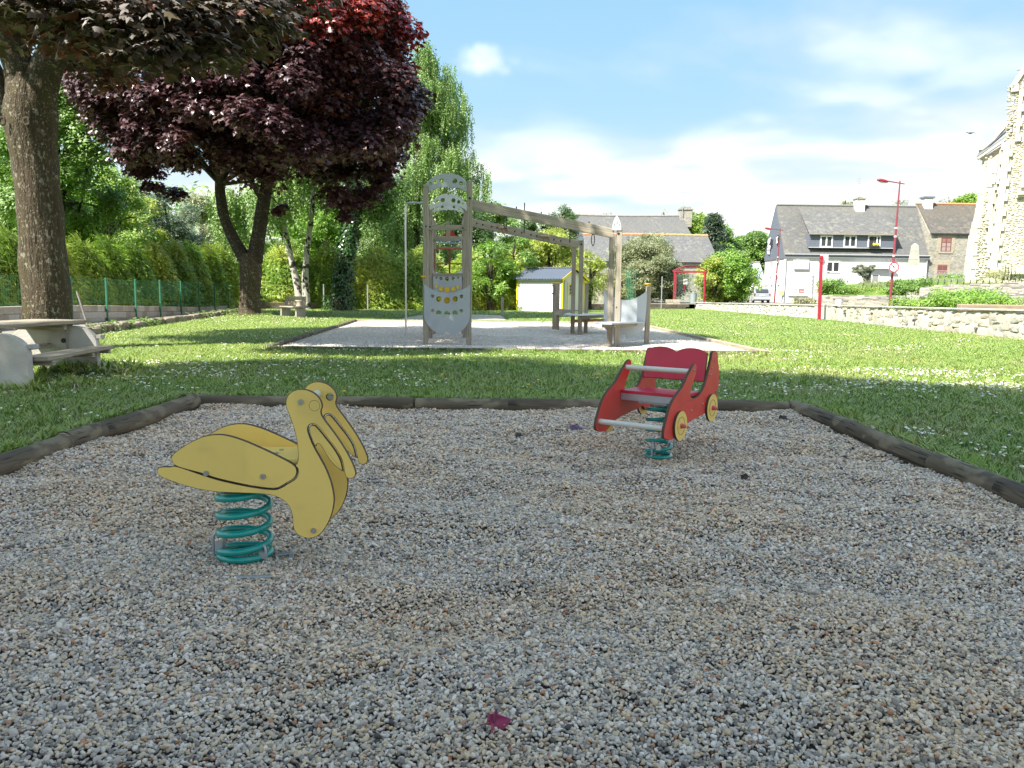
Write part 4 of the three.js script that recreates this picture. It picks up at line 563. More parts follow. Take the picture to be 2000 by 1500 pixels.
{
  const p = G(572, 620); p.y = 0; const t = thing('park_bench', 'weathered wooden bench with concrete legs standing before the twin birch trunks', 'bench', p, -0.75);
  for (const x of [-0.55, 0.55]) { part('leg', [muv(board([[-0.2, 0], [0.2, 0], [0.2, 0.40], [-0.05, 0.40], [-0.12, 0.82], [-0.24, 0.82]], 0.11, [], false)).rotateY(-Math.PI / 2).translate(x, 0, 0)], M.concreteDull, t); }
  for (let k = 0; k < 3; k++) part('seat_plank', bar(V(-0.72, 0.43, 0.20 - k * 0.12), V(0.72, 0.43, 0.20 - k * 0.12), 0.11, 0.05), M.wood, t);
  for (let k = 0; k < 2; k++) part('back_plank', bar(V(-0.72, 0.58 + k * 0.19, -0.10 - k * 0.05), V(0.72, 0.58 + k * 0.19, -0.10 - k * 0.05), 0.04, 0.15), M.wood, t);
}

// ------------------------------------------------------------------ trees
const leafMat = (c, rough = 0.5, tr = 0.4) => mat(c, rough, { transmission: tr, thickness: 0, side: THREE.DoubleSide });
// a spray of n small pointed leaves, unit size; hang: leaves along a drooping strand
function spray(seed, n, len, wid, spread, flat = 0.5, hang = 0) {
  const r = rng(seed), pos = [], nor = [], idx = [];
  for (let i = 0; i < n; i++) {
    let c, d; const a = r() * 6.283;
    if (hang) { const t = i / n; c = V((r() - 0.5) * 0.16, -t * hang, (r() - 0.5) * 0.16); d = V(Math.cos(a), -0.9 - r() * 0.6, Math.sin(a)).normalize(); }
    else { const q = spread * Math.cbrt(r()), e = (r() * 2 - 1) * flat; c = V(Math.cos(a) * q * Math.sqrt(1 - e * e), e * q, Math.sin(a) * q * Math.sqrt(1 - e * e)); d = V(Math.cos(a) + (r() - 0.5), (r() - 0.6) * 0.9, Math.sin(a) + (r() - 0.5)).normalize(); }
    const l = len * (0.7 + 0.6 * r()), up = V((r() - 0.5) * 0.9, 1, (r() - 0.5) * 0.9).normalize(), s = d.clone().cross(up).normalize().multiplyScalar(wid * (0.7 + 0.5 * r())), n2 = s.clone().cross(d).normalize(); if (n2.y < 0) n2.negate(); const o = pos.length / 3, m = c.clone().addScaledVector(d, l * 0.45).addScaledVector(n2, l * 0.06), e = c.clone().addScaledVector(d, l);
    for (const p of [c, m.clone().add(s), e, m.clone().sub(s)]) { pos.push(p.x, p.y, p.z); nor.push(n2.x, n2.y, n2.z); }
    idx.push(o, o + 1, o + 2, o, o + 2, o + 3);
  }
  const g = new THREE.BufferGeometry(); g.setAttribute('position', new THREE.Float32BufferAttribute(pos, 3)); g.setAttribute('normal', new THREE.Float32BufferAttribute(nor, 3)); g.setIndex(idx); return g;
}
const sph = () => { const z = R() * 2 - 1, a = R() * 6.283, q = Math.sqrt(1 - z * z); return V(q * Math.cos(a), z, q * Math.sin(a)); };
// clumps -> leaf placements. clump: {c, r, k (flatness)}; tint(clump, height 0..1) -> [r, g, b]
function leaves(clumps, per, size, tint, o = {}) {
  const out = []; let lo = 1e9, hi = -1e9; for (const c of clumps) { lo = Math.min(lo, c.c.y); hi = Math.max(hi, c.c.y); }
  for (const c of clumps) {
    const n = Math.round(per * (c.r / (o.ref || 1)) ** 2), own0 = tint(c, (c.c.y - lo) / Math.max(0.1, hi - lo));
    for (let i = 0; i < n; i++) {
      const d = sph(); if (d.y < -0.35 && R() < 0.6) d.y = -d.y; const q = c.r * Math.pow(R(), o.pow || 0.4), k = c.k || 0.7;
      const p = V(c.c.x + d.x * q, c.c.y + d.y * q * k, c.c.z + d.z * q); if (o.keep && !o.keep(p)) continue;
      const nn = o.droop ? V((R() - 0.5) * 0.5, 1, (R() - 0.5) * 0.5) : V(d.x * 0.55 + (R() - 0.5) * 1.1, 0.75 + d.y * 0.3 + (R() - 0.5) * 0.9, d.z * 0.55 + (R() - 0.5) * 1.1);
      const own = R() < 0.4 ? tint(c, (p.y - lo) / Math.max(0.1, hi - lo)) : own0, v = rr(0.72, 1.28), s = size * rr(0.7, 1.3); out.push([p.x, p.y, p.z, nn.x, nn.y, nn.z, R() * 6.283, s, own[0] * v, own[1] * v, own[2] * v]);
    }
  }
  return out;
}
// clump centres through an egg-shaped envelope
function crown(E, rx, ry, rz, n, r0, r1, o = {}) {
  const out = []; let guard = 0;
  while (out.length < n && guard++ < n * 60) {
    const d = sph(), q = Math.pow(R(), o.fill || 0.33), p = V(E.x + d.x * rx * q, E.y + d.y * (d.y < 0 ? (o.under || ry) : ry) * q, E.z + d.z * rz * q); if (o.keep && !o.keep(p)) continue;
    out.push({ c: p, r: rr(r0, r1), k: o.k || 0.65 });
  }
  return out;
}
const star = starLeaf(1, 0.35), sprayLeaf = spray(5, 16, 0.34, 0.11, 0.62), sprayFine = spray(6, 26, 0.24, 0.07, 0.62), strand = spray(7, 34, 0.13, 0.045, 0, 0, 1.6), sprayFir = spray(9, 22, 0.40, 0.055, 0.5, 0.35), ivy = spray(12, 7, 0.42, 0.2, 0.5);
function branchesTo(root, clumps, from, n, r, m, parent, bend = 0.3) {
  const gs = []; for (let i = 0; i < n; i++) { const c = clumps[Math.floor(R() * clumps.length)].c, a = from[Math.floor(R() * from.length)], mid = a.clone().lerp(c, 0.5).add(V(rr(-1, 1) * bend, rr(0.0, 1) * bend, rr(-1, 1) * bend)); gs.push(limb([a, mid, c], [r, r * 0.55, r * 0.15], 7, 6, 0.1, i)); }
  if (gs.length) part('branches', gs, m, parent);
}

// ---- near maple at the left, its crown hanging over the top of the picture
const mapleNear = leafMat([0.72, 0.72, 0.72], 0.62, 0.5);
const nearTint = (c, h) => { const k = R(); return k < 0.18 ? [0.24, 0.062, 0.022] : k < 0.36 ? [0.15, 0.10, 0.03] : mix3([0.075, 0.042, 0.024], [0.10, 0.068, 0.03], R()); };
function mapleCrown(E, rx, ry, rz, n, per, size, tint, o) { const cl = crown(E, rx, ry, rz, n, 0.9, 1.5, o); return [cl, leaves(cl, per, size, tint, { pow: 0.45 })]; }
{
  const B = G(92, 686); const t = thing('maple_tree', 'big maple at the left edge with a thick lichen-spotted trunk forking above the table', 'tree', V(B.x, 0, B.z)); const d = -B.z;
  const q = (px, py, dd = 0) => W(px, py, d + dd).sub(t.position);
  const trunk = limb([V(0, -0.1, 0), V(0, 0.25, 0), q(92, 600), q(84, 500), q(76, 400), q(66, 300), q(60, 220), q(64, 150)], [0.54, 0.41, 0.37, 0.35, 0.335, 0.335, 0.355, 0.38, 0.28], 34, 22, 0.15, 3);
  part('trunk', trunk, M.bark, t);
  const lb = part('limb', [limb([q(66, 215), q(92, 130), q(122, 60), q(150, -60, -0.3), q(180, -220, -0.6)], [0.33, 0.25, 0.21, 0.17, 0.1], 16, 14, 0.08, 5), limb([q(58, 215), q(38, 130), q(8, 60), q(-40, -60, 0.5), q(-80, -220, 0.8)], [0.33, 0.24, 0.22, 0.18, 0.1], 16, 14, 0.08, 6), limb([q(62, 330, 0.1), q(28, 240, 0.3), q(0, 165, 0.6), q(-60, 40, 0.9)], [0.20, 0.185, 0.16, 0.1], 12, 12, 0.08, 7)], M.bark, t);
  part('branch_scar', [[80, 247, -0.40], [36, 247, -0.42], [125, 118, -0.22]].map(([x, y, z]) => { const c = q(x, y, 0); return new THREE.TorusGeometry(0.055, 0.024, 8, 16).scale(0.8, 1, 0.6).translate(c.x, c.y, -z); }), M.bark, t);
  const top = q(100, -60), E = V(0.5, 9.0, -0.8);
  const cl = crown(E, 5.6, 4.4, 3.8, 66, 1.0, 1.7, { under: 3.6, fill: 0.28 });
  // the hanging lower storey seen along the top of the picture
  for (const [x, y, dd, r] of [[180, 70, -2.2, 0.9], [260, 60, -2.6, 0.95], [340, 55, -2.4, 0.95], [420, 50, -2.0, 0.95], [485, 45, -1.6, 0.8], [250, 20, -1.0, 1], [380, 10, -0.8, 1], [470, 0, -0.6, 0.9], [150, 20, 0.8, 1], [60, 40, 2.2, 1], [-40, 30, 1.5, 1], [210, 150, 0.6, 0.5], [150, 110, 1.0, 0.6], [20, 20, -2.5, 0.9], [100, 0, -2.8, 0.9], [310, 105, -2.6, 0.6], [400, 95, -2.4, 0.55], [520, 30, 0.2, 0.6], [300, -40, 0.5, 1.3], [440, -60, 0.6, 1.2], [180, -60, 1, 1.3]]) cl.push({ c: q(x, y, dd), r, k: 0.62 });
  const camL = V(0, EYE, 0).sub(t.position);
  const lv = leaves(cl, 620, 0.155, nearTint, { pow: 0.5, keep: (p) => { const w = p.clone().add(t.position); return !(w.y < 1.2); } });
  scatter('crown', star, mapleNear, lv, t, 'stuff');
  branchesTo(t, cl, [q(122, 60), q(20, 60), q(150, -60, -0.3), q(-40, -60, 0.5)], 46, 0.075, M.barkDark, t);
  // one more of the same row, behind the viewer, whose shade lies over the pit
  const cb = crown(V(0.0, 13.2, 0), 5.9, 5.0, 5.4, 96, 1.1, 1.8, { under: 4.6, fill: 0.3 }), lvB = leaves(cb, 365, 0.2, nearTint, { pow: 0.5 });
  const tb = thing('maple_tree', 'tall maple standing behind the viewer, shading the pebble pit', 'tree', V(-10.0, 0, 2.5));
  part('trunk', limb([V(0, -0.1, 0), V(0, 0.3, 0), V(0.05, 4, 0), V(-0.1, 8, 0.1), V(0, 12.5, 0)], [0.6, 0.46, 0.4, 0.34, 0.2], 16, 16, 0.08, 12), M.bark, tb);
  scatter('crown', star, mapleNear, lvB, tb, 'stuff'); branchesTo(tb, cb, [V(0, 8, 0.1), V(0, 10, 0), V(-0.05, 9, 0)], 34, 0.09, M.barkDark, tb);
  const tc = tb.clone(); tc.name = numbered('maple_tree'); tc.position.set(-5.7, 0, 5.4); tc.rotation.y = 2.1; tc.userData = { label: 'second tall maple behind the viewer, shading the grass right of the pebbles', category: 'tree' }; scene.add(tc);
}
// ---- the purple maple
{
  const B = G(488, 617); const t = thing('maple_tree', 'large purple-leaved maple with a forked trunk, beyond the table', 'tree', V(B.x, 0, B.z)); const d = -B.z, q = (px, py, dd = 0) => W(px, py, d + dd).sub(t.position);
  part('trunk', limb([V(0, -0.1, 0), V(0, 0.25, 0), q(488, 580), q(490, 530), q(489, 495)], [0.56, 0.45, 0.41, 0.42, 0.46, 0.36], 14, 18, 0.08, 21), M.bark, t);
  part('limb', [limb([q(482, 510), q(462, 478), q(440, 430), q(430, 375), q(428, 310), q(400, 240, 1)], [0.30, 0.25, 0.22, 0.21, 0.16, 0.08], 18, 12, 0.08, 22), limb([q(497, 512), q(505, 460), q(514, 400), q(524, 340), q(530, 280, -0.5), q(560, 150, 0)], [0.34, 0.29, 0.27, 0.23, 0.18, 0.08], 18, 12, 0.08, 23), limb([q(526, 330), q(555, 260, -2), q(590, 215, -3), q(610, 170, -3.6)], [0.17, 0.14, 0.10, 0.05], 10, 9, 0.1, 24), limb([q(515, 330), q(505, 260, -1), q(520, 190, -2), q(500, 120, -2)], [0.13, 0.11, 0.08, 0.04], 10, 9, 0.1, 25), limb([q(508, 385), q(480, 340, -1), q(440, 300, -2), q(380, 270, -3)], [0.11, 0.09, 0.07, 0.03], 10, 8, 0.1, 26), limb([q(545, 300), q(600, 260, -1), q(680, 230, -1.5)], [0.11, 0.08, 0.03], 8, 8, 0.1, 27)], M.barkDark, t);
  const cl = [], E = q(480, 225);
  // silhouette in the picture: half-widths by row, filled through the depth of a round crown
  const rows = [[-70, 300, 600], [-30, 200, 720], [15, 160, 775], [50, 150, 790], [90, 140, 805], [140, 135, 820], [185, 150, 828], [230, 175, 822], [270, 210, 805], [305, 245, 790], [335, 280, 770]];
  for (const [y, x0, x1] of rows) { const n = y > 320 ? 13 : y > 290 ? 20 : 32; for (let i = 0; i < n; i++) { const x = rr(x0 + 14, x1 - 20), u = (x - (x0 + x1) / 2) / ((x1 - x0) / 2), dep = Math.sqrt(Math.max(0, 1 - u * u)) * 6.4 * (y > 300 ? 0.75 : 1); cl.push({ c: q(x, y + rr(-45, y > 290 ? 8 : 34), (R() < 0.66 ? -Math.pow(R(), 0.4) : R() * 0.6) * dep), r: rr(0.7, 1.25), k: rr(0.55, 0.85) }); } cl.push({ c: q(x0 + 14, y, rr(-1.5, 1.5)), r: 0.75, k: 0.6 }, { c: q(x1 - 32, y, rr(-1.5, 1.5)), r: 0.75, k: 0.6 }); }
  for (const [x, y, dd, r] of [[680, 400, -0.5, 0.75], [715, 385, 0, 0.7], [655, 385, -1.5, 0.8], [745, 360, 0, 0.6], [675, 425, -0.4, 0.42], [300, 370, 0, 0.6], [345, 380, 1, 0.6], [270, 335, 0, 0.7], [540, 415, -0.9, 0.32], [550, 405, -0.9, 0.3]]) cl.push({ c: q(x, y, dd), r, k: 0.6 });
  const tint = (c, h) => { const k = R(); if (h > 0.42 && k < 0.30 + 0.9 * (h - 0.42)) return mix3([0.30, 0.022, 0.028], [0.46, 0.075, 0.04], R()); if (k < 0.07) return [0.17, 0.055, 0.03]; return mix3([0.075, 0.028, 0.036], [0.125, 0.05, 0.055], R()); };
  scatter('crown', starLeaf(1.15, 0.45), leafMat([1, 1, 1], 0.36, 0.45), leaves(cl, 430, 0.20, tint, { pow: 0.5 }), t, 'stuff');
  branchesTo(t, cl, [q(430, 360), q(524, 340), q(530, 280), q(428, 310)], 50, 0.09, M.barkDark, t, 0.5);
}
// ---- birches
const birchMat = leafMat([1, 1, 1], 0.5, 0.5), birchTint = () => mix3([0.19, 0.33, 0.07], [0.34, 0.48, 0.15], R());
function weeping(cl, per, t, q0, size = 1) { scatter('crown', strand, birchMat, leaves(cl, per, size, birchTint, { droop: 1, pow: 0.6 }), t, 'stuff'); }
{
  const B = G(592, 605); const t = thing('birch_tree', 'birch with two white trunks leaning apart in a V behind the bench', 'tree', V(B.x, 0, B.z)); const d = -B.z, q = (px, py, dd = 0) => W(px, py, d + dd).sub(t.position);
  part('trunk', limb([q(588, 606), q(580, 555), q(565, 490), q(552, 430), q(540, 370), q(520, 300)], [0.26, 0.20, 0.17, 0.14, 0.12, 0.06], 16, 12, 0.04, 31), M.birch, t, 'left-leaning white trunk'); part('trunk', limb([q(600, 606), q(596, 550), q(598, 500), q(606, 440), q(611, 390), q(614, 300)], [0.24, 0.20, 0.17, 0.15, 0.13, 0.06], 16, 12, 0.04, 32), M.birch, t, 'upright white trunk');
  const cl = []; for (let i = 0; i < 26; i++) cl.push({ c: q(rr(470, 690), rr(240, 390), rr(-2.5, 3.5)), r: rr(0.8, 1.4), k: 0.8 }); for (let i = 0; i < 10; i++) cl.push({ c: q(rr(430, 480), rr(370, 450), rr(0, 3)), r: 0.8, k: 1 });
  weeping(cl, 52, t);
}
{
  const d = 54, b = W(815, 600, d); b.y = 0; const t = thing('birch_tree', 'tall weeping birch rising right of the purple maple against the sky', 'tree', b), q = (px, py, dd = 0) => W(px, py, d + dd).sub(t.position);
  part('trunk', limb([V(0, -0.1, 0), q(812, 500), q(815, 400), q(818, 300), q(826, 200), q(832, 110)], [0.34, 0.28, 0.23, 0.18, 0.10, 0.03], 18, 10, 0.04, 33), M.barkDark, t);
  const cl = []; for (const [x, y, w, n] of [[835, 100, 14, 4], [845, 150, 30, 7], [850, 195, 48, 10], [848, 240, 55, 9], [850, 285, 55, 9], [840, 330, 75, 11], [845, 375, 90, 12], [800, 420, 90, 10], [790, 460, 80, 8], [740, 380, 60, 8]]) for (let i = 0; i < n; i++) cl.push({ c: q(x + rr(-w, w), y + rr(-22, 22), rr(-2, 2) * w / 50), r: rr(0.45, 0.95), k: 0.8 });
  for (const [x, y] of [[905, 190], [912, 205], [893, 165], [925, 300], [940, 320], [952, 340], [910, 315], [838, 85], [846, 118], [900, 240], [893, 265], [880, 225], [930, 345], [945, 365], [920, 385]]) cl.push({ c: q(x, y, rr(-0.6, 0.6)), r: 0.42, k: 0.8 });
  weeping(cl, 78, t, null, 0.92); branchesTo(t, cl, [q(818, 300), q(815, 360), q(826, 220), q(816, 260)], 34, 0.05, M.barkDark, t, 0.6);
}
// ---- trunk wrapped in ivy
{
  const d = 43, b = W(662, 603, d); b.y = 0; const t = thing('ivy_clad_tree', 'leaning tree trunk wrapped in dark ivy, right of the birches', 'tree', b), q = (px, py, dd = 0) => W(px, py, d + dd).sub(t.position);
  const path = [V(0, -0.1, 0), q(668, 560), q(676, 500), q(684, 440), q(690, 390), q(694, 330)]; part('trunk', limb(path, [0.4, 0.33, 0.3, 0.26, 0.22, 0.12], 14, 10, 0.06, 41), M.barkDark, t);
  const c = new THREE.CatmullRomCurve3(path), l = []; for (let i = 0; i < 1500; i++) { const k = R(), p = c.getPoint(k), a = R() * 6.283, r = mix(0.62, 0.42, k) * rr(0.6, 1.15) * (k < 0.12 ? 1.4 : 1), v = rr(0.7, 1.3); l.push([p.x + Math.cos(a) * r, p.y, p.z + Math.sin(a) * r, Math.cos(a), 0.5, Math.sin(a), R() * 6, rr(0.2, 0.32), 0.045 * v, 0.115 * v, 0.028 * v]); }
  scatter('ivy_leaves', ivy, leafMat([1, 1, 1], 0.3, 0.25), l, t, 'stuff');
  const cl = []; for (let i = 0; i < 16; i++) cl.push({ c: q(rr(640, 770), rr(340, 430), rr(-1, 3)), r: rr(0.8, 1.2) }); scatter('crown', sprayLeaf, birchMat, leaves(cl, 60, 0.45, () => mix3([0.12, 0.24, 0.04], [0.2, 0.34, 0.06], R())), t, 'stuff');
}
// ---- background trees: [px, top py, base py, half width px, depth, label, tint a, tint b, n clumps, leaf kind]
const bgMat = leafMat([1, 1, 1], 0.5, 0.58), greens = { mid: [[0.17, 0.32, 0.035], [0.27, 0.44, 0.065]], bright: [[0.29, 0.45, 0.05], [0.42, 0.55, 0.09]], deep: [[0.085, 0.19, 0.035], [0.15, 0.27, 0.05]], lime: [[0.42, 0.51, 0.07], [0.55, 0.60, 0.12]], grey: [[0.31, 0.36, 0.17], [0.44, 0.46, 0.27]], blue: [[0.08, 0.145, 0.08], [0.13, 0.21, 0.10]], olive: [[0.33, 0.34, 0.12], [0.43, 0.43, 0.19]], fresh: [[0.23, 0.43, 0.035], [0.37, 0.55, 0.075]] };
function bgTree(cx, top, bottom, hw, d, label, tone, n, o = {}) {
  const b = W(cx, 600, d); b.y = o.y || 0; const t = thing(o.name || 'tree', label, o.cat || 'tree', b), q = (px, py, dd = 0) => W(px, py, d + dd).sub(b), m = d / F;
  const H = q(cx, top).y, B = q(cx, bottom).y, rx = hw * m, cy = (H + B) / 2, ry = (H - B) / 2, cr = clamp(Math.min(rx, ry) * 0.42, 0.3, 1.7);
  const sh = o.shape || ((k) => Math.sqrt(Math.max(0.02, 1 - Math.pow(Math.abs(k * 1.0), 2.2))));
  const cl = []; for (let i = 0; i < n; i++) { const k = rr(-1, 1), a = R() * 6.283, w = sh(k), q2 = Math.sqrt(rr(0.25, 1)); cl.push({ c: V(Math.cos(a) * rx * w * q2 * 0.92, cy + k * (ry - cr * 0.5), Math.sin(a) * Math.min(rx, o.rz || 99) * w * q2), r: cr * rr(0.65, 1.15), k: o.k || 0.72 }); }
  if (!o.noTrunk) { part('trunk', limb([V(0, -0.1, 0), V(rr(-0.1, 0.1), B * 0.6 + 0.3, 0), V(rr(-0.2, 0.2), cy, 0), V(0, H - cr, 0)], [0.16 + 0.022 * H, 0.11 + 0.018 * H, 0.07 + 0.01 * H, 0.03], 10, 9, 0.08, n), M.barkDark, t); branchesTo(t, cl, [V(0, cy * 0.8, 0), V(0, cy, 0), V(0, Math.max(B, 0.5), 0)], Math.min(14, n), 0.05 + 0.004 * H, M.barkDark, t); }
  const g = greens[tone]; const cap = Math.min(o.per || 90, 110); scatter(o.leafName || 'crown', o.leaf || sprayLeaf, bgMat, leaves(cl, cap, (o.size || 0.42) * Math.max(1, d / 55), () => mix3(g[0], g[1], R()), { ref: 1.1, pow: 0.55, droop: o.droop }), t, 'stuff'); return t;
}
bgTree(128, 165, 520, 105, 34, 'tall green tree with a dark trunk just right of the lichen-spotted trunk', 'mid', 60, { per: 100 });
bgTree(-30, 180, 520, 120, 36, 'light green tree at the far left edge behind the thick trunk', 'bright', 46);
bgTree(225, 330, 540, 70, 44, 'yellow-green tree in the wood right of the tall green tree', 'bright', 30);
bgTree(262, 372, 530, 70, 50, 'pale yellowish tree top under the left of the purple crown', 'lime', 28);
bgTree(330, 372, 545, 75, 52, 'dark blue-green bush-like tree under the purple crown', 'blue', 32, { leaf: sprayFine });
bgTree(180, 400, 560, 70, 48, 'deep green tree in shadow behind the left hedge', 'deep', 34);
bgTree(60, 330, 560, 80, 50, 'bright tree seen between thick trunk and picture edge', 'fresh', 30);
bgTree(400, 375, 540, 60, 56, 'greyish olive tree left of the fork of the purple maple', 'grey', 28, { leaf: sprayFine });
bgTree(455, 360, 550, 55, 58, 'light green birch-like tree seen through the maple fork', 'bright', 30, { leaf: sprayFine });
bgTree(560, 330, 550, 75, 60, 'light green tree behind the twin birch trunks', 'bright', 34, { leaf: sprayFine });
bgTree(640, 350, 550, 70, 58, 'fresh green tree between the birches and the ivy trunk', 'fresh', 34);
bgTree(740, 340, 560, 80, 62, 'green tree right of the ivy trunk behind the hedge', 'mid', 40);
bgTree(735, 440, 560, 38, 52, 'dead grey bare shrub among the green right of the ivy trunk', 'grey', 7, { leaf: sprayFine, per: 26 });
bgTree(810, 420, 560, 70, 60, 'deep green tree behind the left post of the climbing tower', 'deep', 34);
bgTree(890, 385, 560, 70, 64, 'dark green tree seen through the climbing tower arches', 'deep', 34);
bgTree(960, 395, 560, 60, 66, 'green tree right of the climbing tower below the high beam', 'mid', 34);
bgTree(1005, 450, 575, 45, 49, 'dark conifer-like bush left of the white shed', 'mid', 26, { leaf: sprayFir });
bgTree(960, 470, 590, 40, 47.5, 'bright hedge conifer between tower and white shed', 'fresh', 22, { leaf: sprayFir });
bgTree(1070, 450, 585, 80, 52, 'large yellow-green leafy bush behind the white shed', 'lime', 52);
bgTree(1150, 500, 590, 32, 54, 'yellow-green bush at the right corner of the shed', 'lime', 20);
bgTree(1095, 402, 500, 33, 70, 'dark round tree top above the sloping beams', 'deep', 26, { leaf: sprayFine });
bgTree(1055, 425, 500, 50, 72, 'dark green tree under the sloping beam left of the slate roofs', 'deep', 26);
bgTree(1262, 462, 590, 68, 71, 'grey-green leafy shrub in front of the slate roofs', 'grey', 62, { leaf: sprayFine });
bgTree(1200, 530, 600, 40, 60, 'low green bushes behind the play landing', 'olive', 20, { leaf: sprayFine });
bgTree(1305, 525, 592, 30, 72, 'dark green shrub left of the bus shelter', 'deep', 22, { leaf: sprayFine });
bgTree(1420, 492, 592, 48, 70, 'bright yellow-green tree right of the bus shelter', 'fresh', 50);
bgTree(1395, 500, 592, 36, 69, 'lime green branches touching the bus shelter roof', 'lime', 22);
bgTree(1388, 420, 540, 34, 105, 'dark pine right of the stone chimney', 'blue', 22, { leaf: sprayFir, shape: (k) => 0.15 + 0.85 * (0.5 - k * 0.5) });
bgTree(1405, 440, 560, 40, 118, 'round green tree right of the slate roofs', 'mid', 26);
bgTree(1465, 455, 560, 50, 125, 'dark leafy tree left of the white house', 'mid', 34);
bgTree(1345, 412, 460, 26, 110, 'yellow-green tree top behind the stone chimney', 'bright', 12);
bgTree(1640, 378, 440, 26, 110, 'thin grey-green tree top above the white house roof', 'grey', 9, { leaf: sprayFine, per: 60 });
bgTree(1745, 392, 430, 16, 112, 'wispy twig top above the right of the house roof', 'grey', 4, { leaf: sprayFine, per: 30 });
bgTree(1838, 385, 430, 14, 100, 'wispy dark twigs beside the right chimney', 'grey', 4, { leaf: sprayFine, per: 30 });
bgTree(1884, 381, 440, 36, 108, 'round green tree top behind the stone house roof', 'fresh', 24);
for (const [x, y, l] of [[1180, 412, 'wispy twig top left above the slate roof ridge'], [1290, 408, 'small conifer tip above the slate roof ridge']]) bgTree(x, y, 440, 14, 100, l, 'grey', 4, { leaf: sprayFine, per: 34 });
// a far-off wood that closes the view behind everything
{
  const l = []; for (let i = 0; i < 5200; i++) { const x = rr(-150, 120), k = (x + 150) / 270, z = -rr(78, 108) - (x > -2 ? 42 : 0), H = (x < 5 ? mix(15, 8.5, clamp((x + 60) / 65)) : 7.2) * (0.75 + 0.5 * fbm(x * 0.09, z * 0.09, 3)); const y = H * Math.pow(R(), 0.7), v = rr(0.7, 1.25), g = fbm(x * 0.06 + 4, z * 0.1, 3) > 0.5 ? [0.25, 0.42, 0.06] : [0.13, 0.27, 0.05]; l.push([x, y, z, rr(-0.8, 0.8), 1, rr(-0.2, 1), R() * 6, rr(1.1, 2.0), g[0] * v, g[1] * v, g[2] * v]); }
  tag(scatter('far_wood', sprayLeaf, bgMat, l, null, 'stuff'), 'far-off mass of green woodland closing the view', 'woodland');
}
// ---- clipped conifer hedges behind the fence and the back wall
function hedge(a, b, h0, h1, label, n, wob) {
  const c = a.clone().add(b).multiplyScalar(0.5), t = thing('hedge', label, 'hedge', c), l = [], L = a.distanceTo(b), dir = b.clone().sub(a).normalize(), nrm = V(-dir.z, 0, dir.x);
  for (let i = 0; i < n; i++) {
    const u = R(), s = u * L, bump = 0.5 + 0.5 * Math.cos((s / wob + 0.35 * fbm(s * 0.3, 2, 2)) * 6.283), top = mix(h0, h1, u) * (0.70 + 0.26 * bump + 0.16 * (fbm(s * 0.7 + 9, 4, 3) - 0.3)), k = Math.pow(R(), 0.75), y = top * k, w = 1.15 * (1 - 0.72 * k * k) * (0.75 + 0.35 * bump), side = R() < 0.85 ? 1 : -1, off = side * w * rr(0.72, 1.05);
    const p = a.clone().addScaledVector(dir, s).addScaledVector(nrm, off).sub(c), f = fbm(s * 0.45 + 5, y * 0.5, 3), v = rr(0.75, 1.25), g = mix3([0.30, 0.47, 0.045], [0.64, 0.66, 0.10], ss(0.3, 0.68, f) * (0.55 + 0.45 * R()));
    l.push([p.x, y, p.z, nrm.x * side * 0.9 + rr(-0.5, 0.5), 0.7, nrm.z * side * 0.9 + rr(-0.5, 0.5), R() * 6.283, rr(0.36, 0.62), g[0] * v, g[1] * v, g[2] * v]);
  }
  scatter('foliage', sprayFir, bgMat, l, t, 'stuff');
  const ns = Math.round(L / 2.2); for (let i = 0; i < ns; i++) { const p = a.clone().lerp(b, (i + 0.5) / ns).sub(c); part('stem', limb([V(p.x, -0.1, p.z), V(p.x, 1.0, p.z), V(p.x + 0.1, 2.1, p.z)], [0.13, 0.10, 0.04], 5, 6, 0.1, i), M.barkDark, t); }
}
hedge(V(-15.4, 0, -12), V(-15.9, 0, -44), 2.5, 3.3, 'yellow-green clipped conifer hedge along the left behind the green wire fence', 9000, 2.1);
hedge(V(-15.2, 0, -46.2), V(0.4, 0, -49.6), 3.5, 3.6, 'yellow-green conifer hedge along the back of the garden behind the low wall', 6500, 2.6);

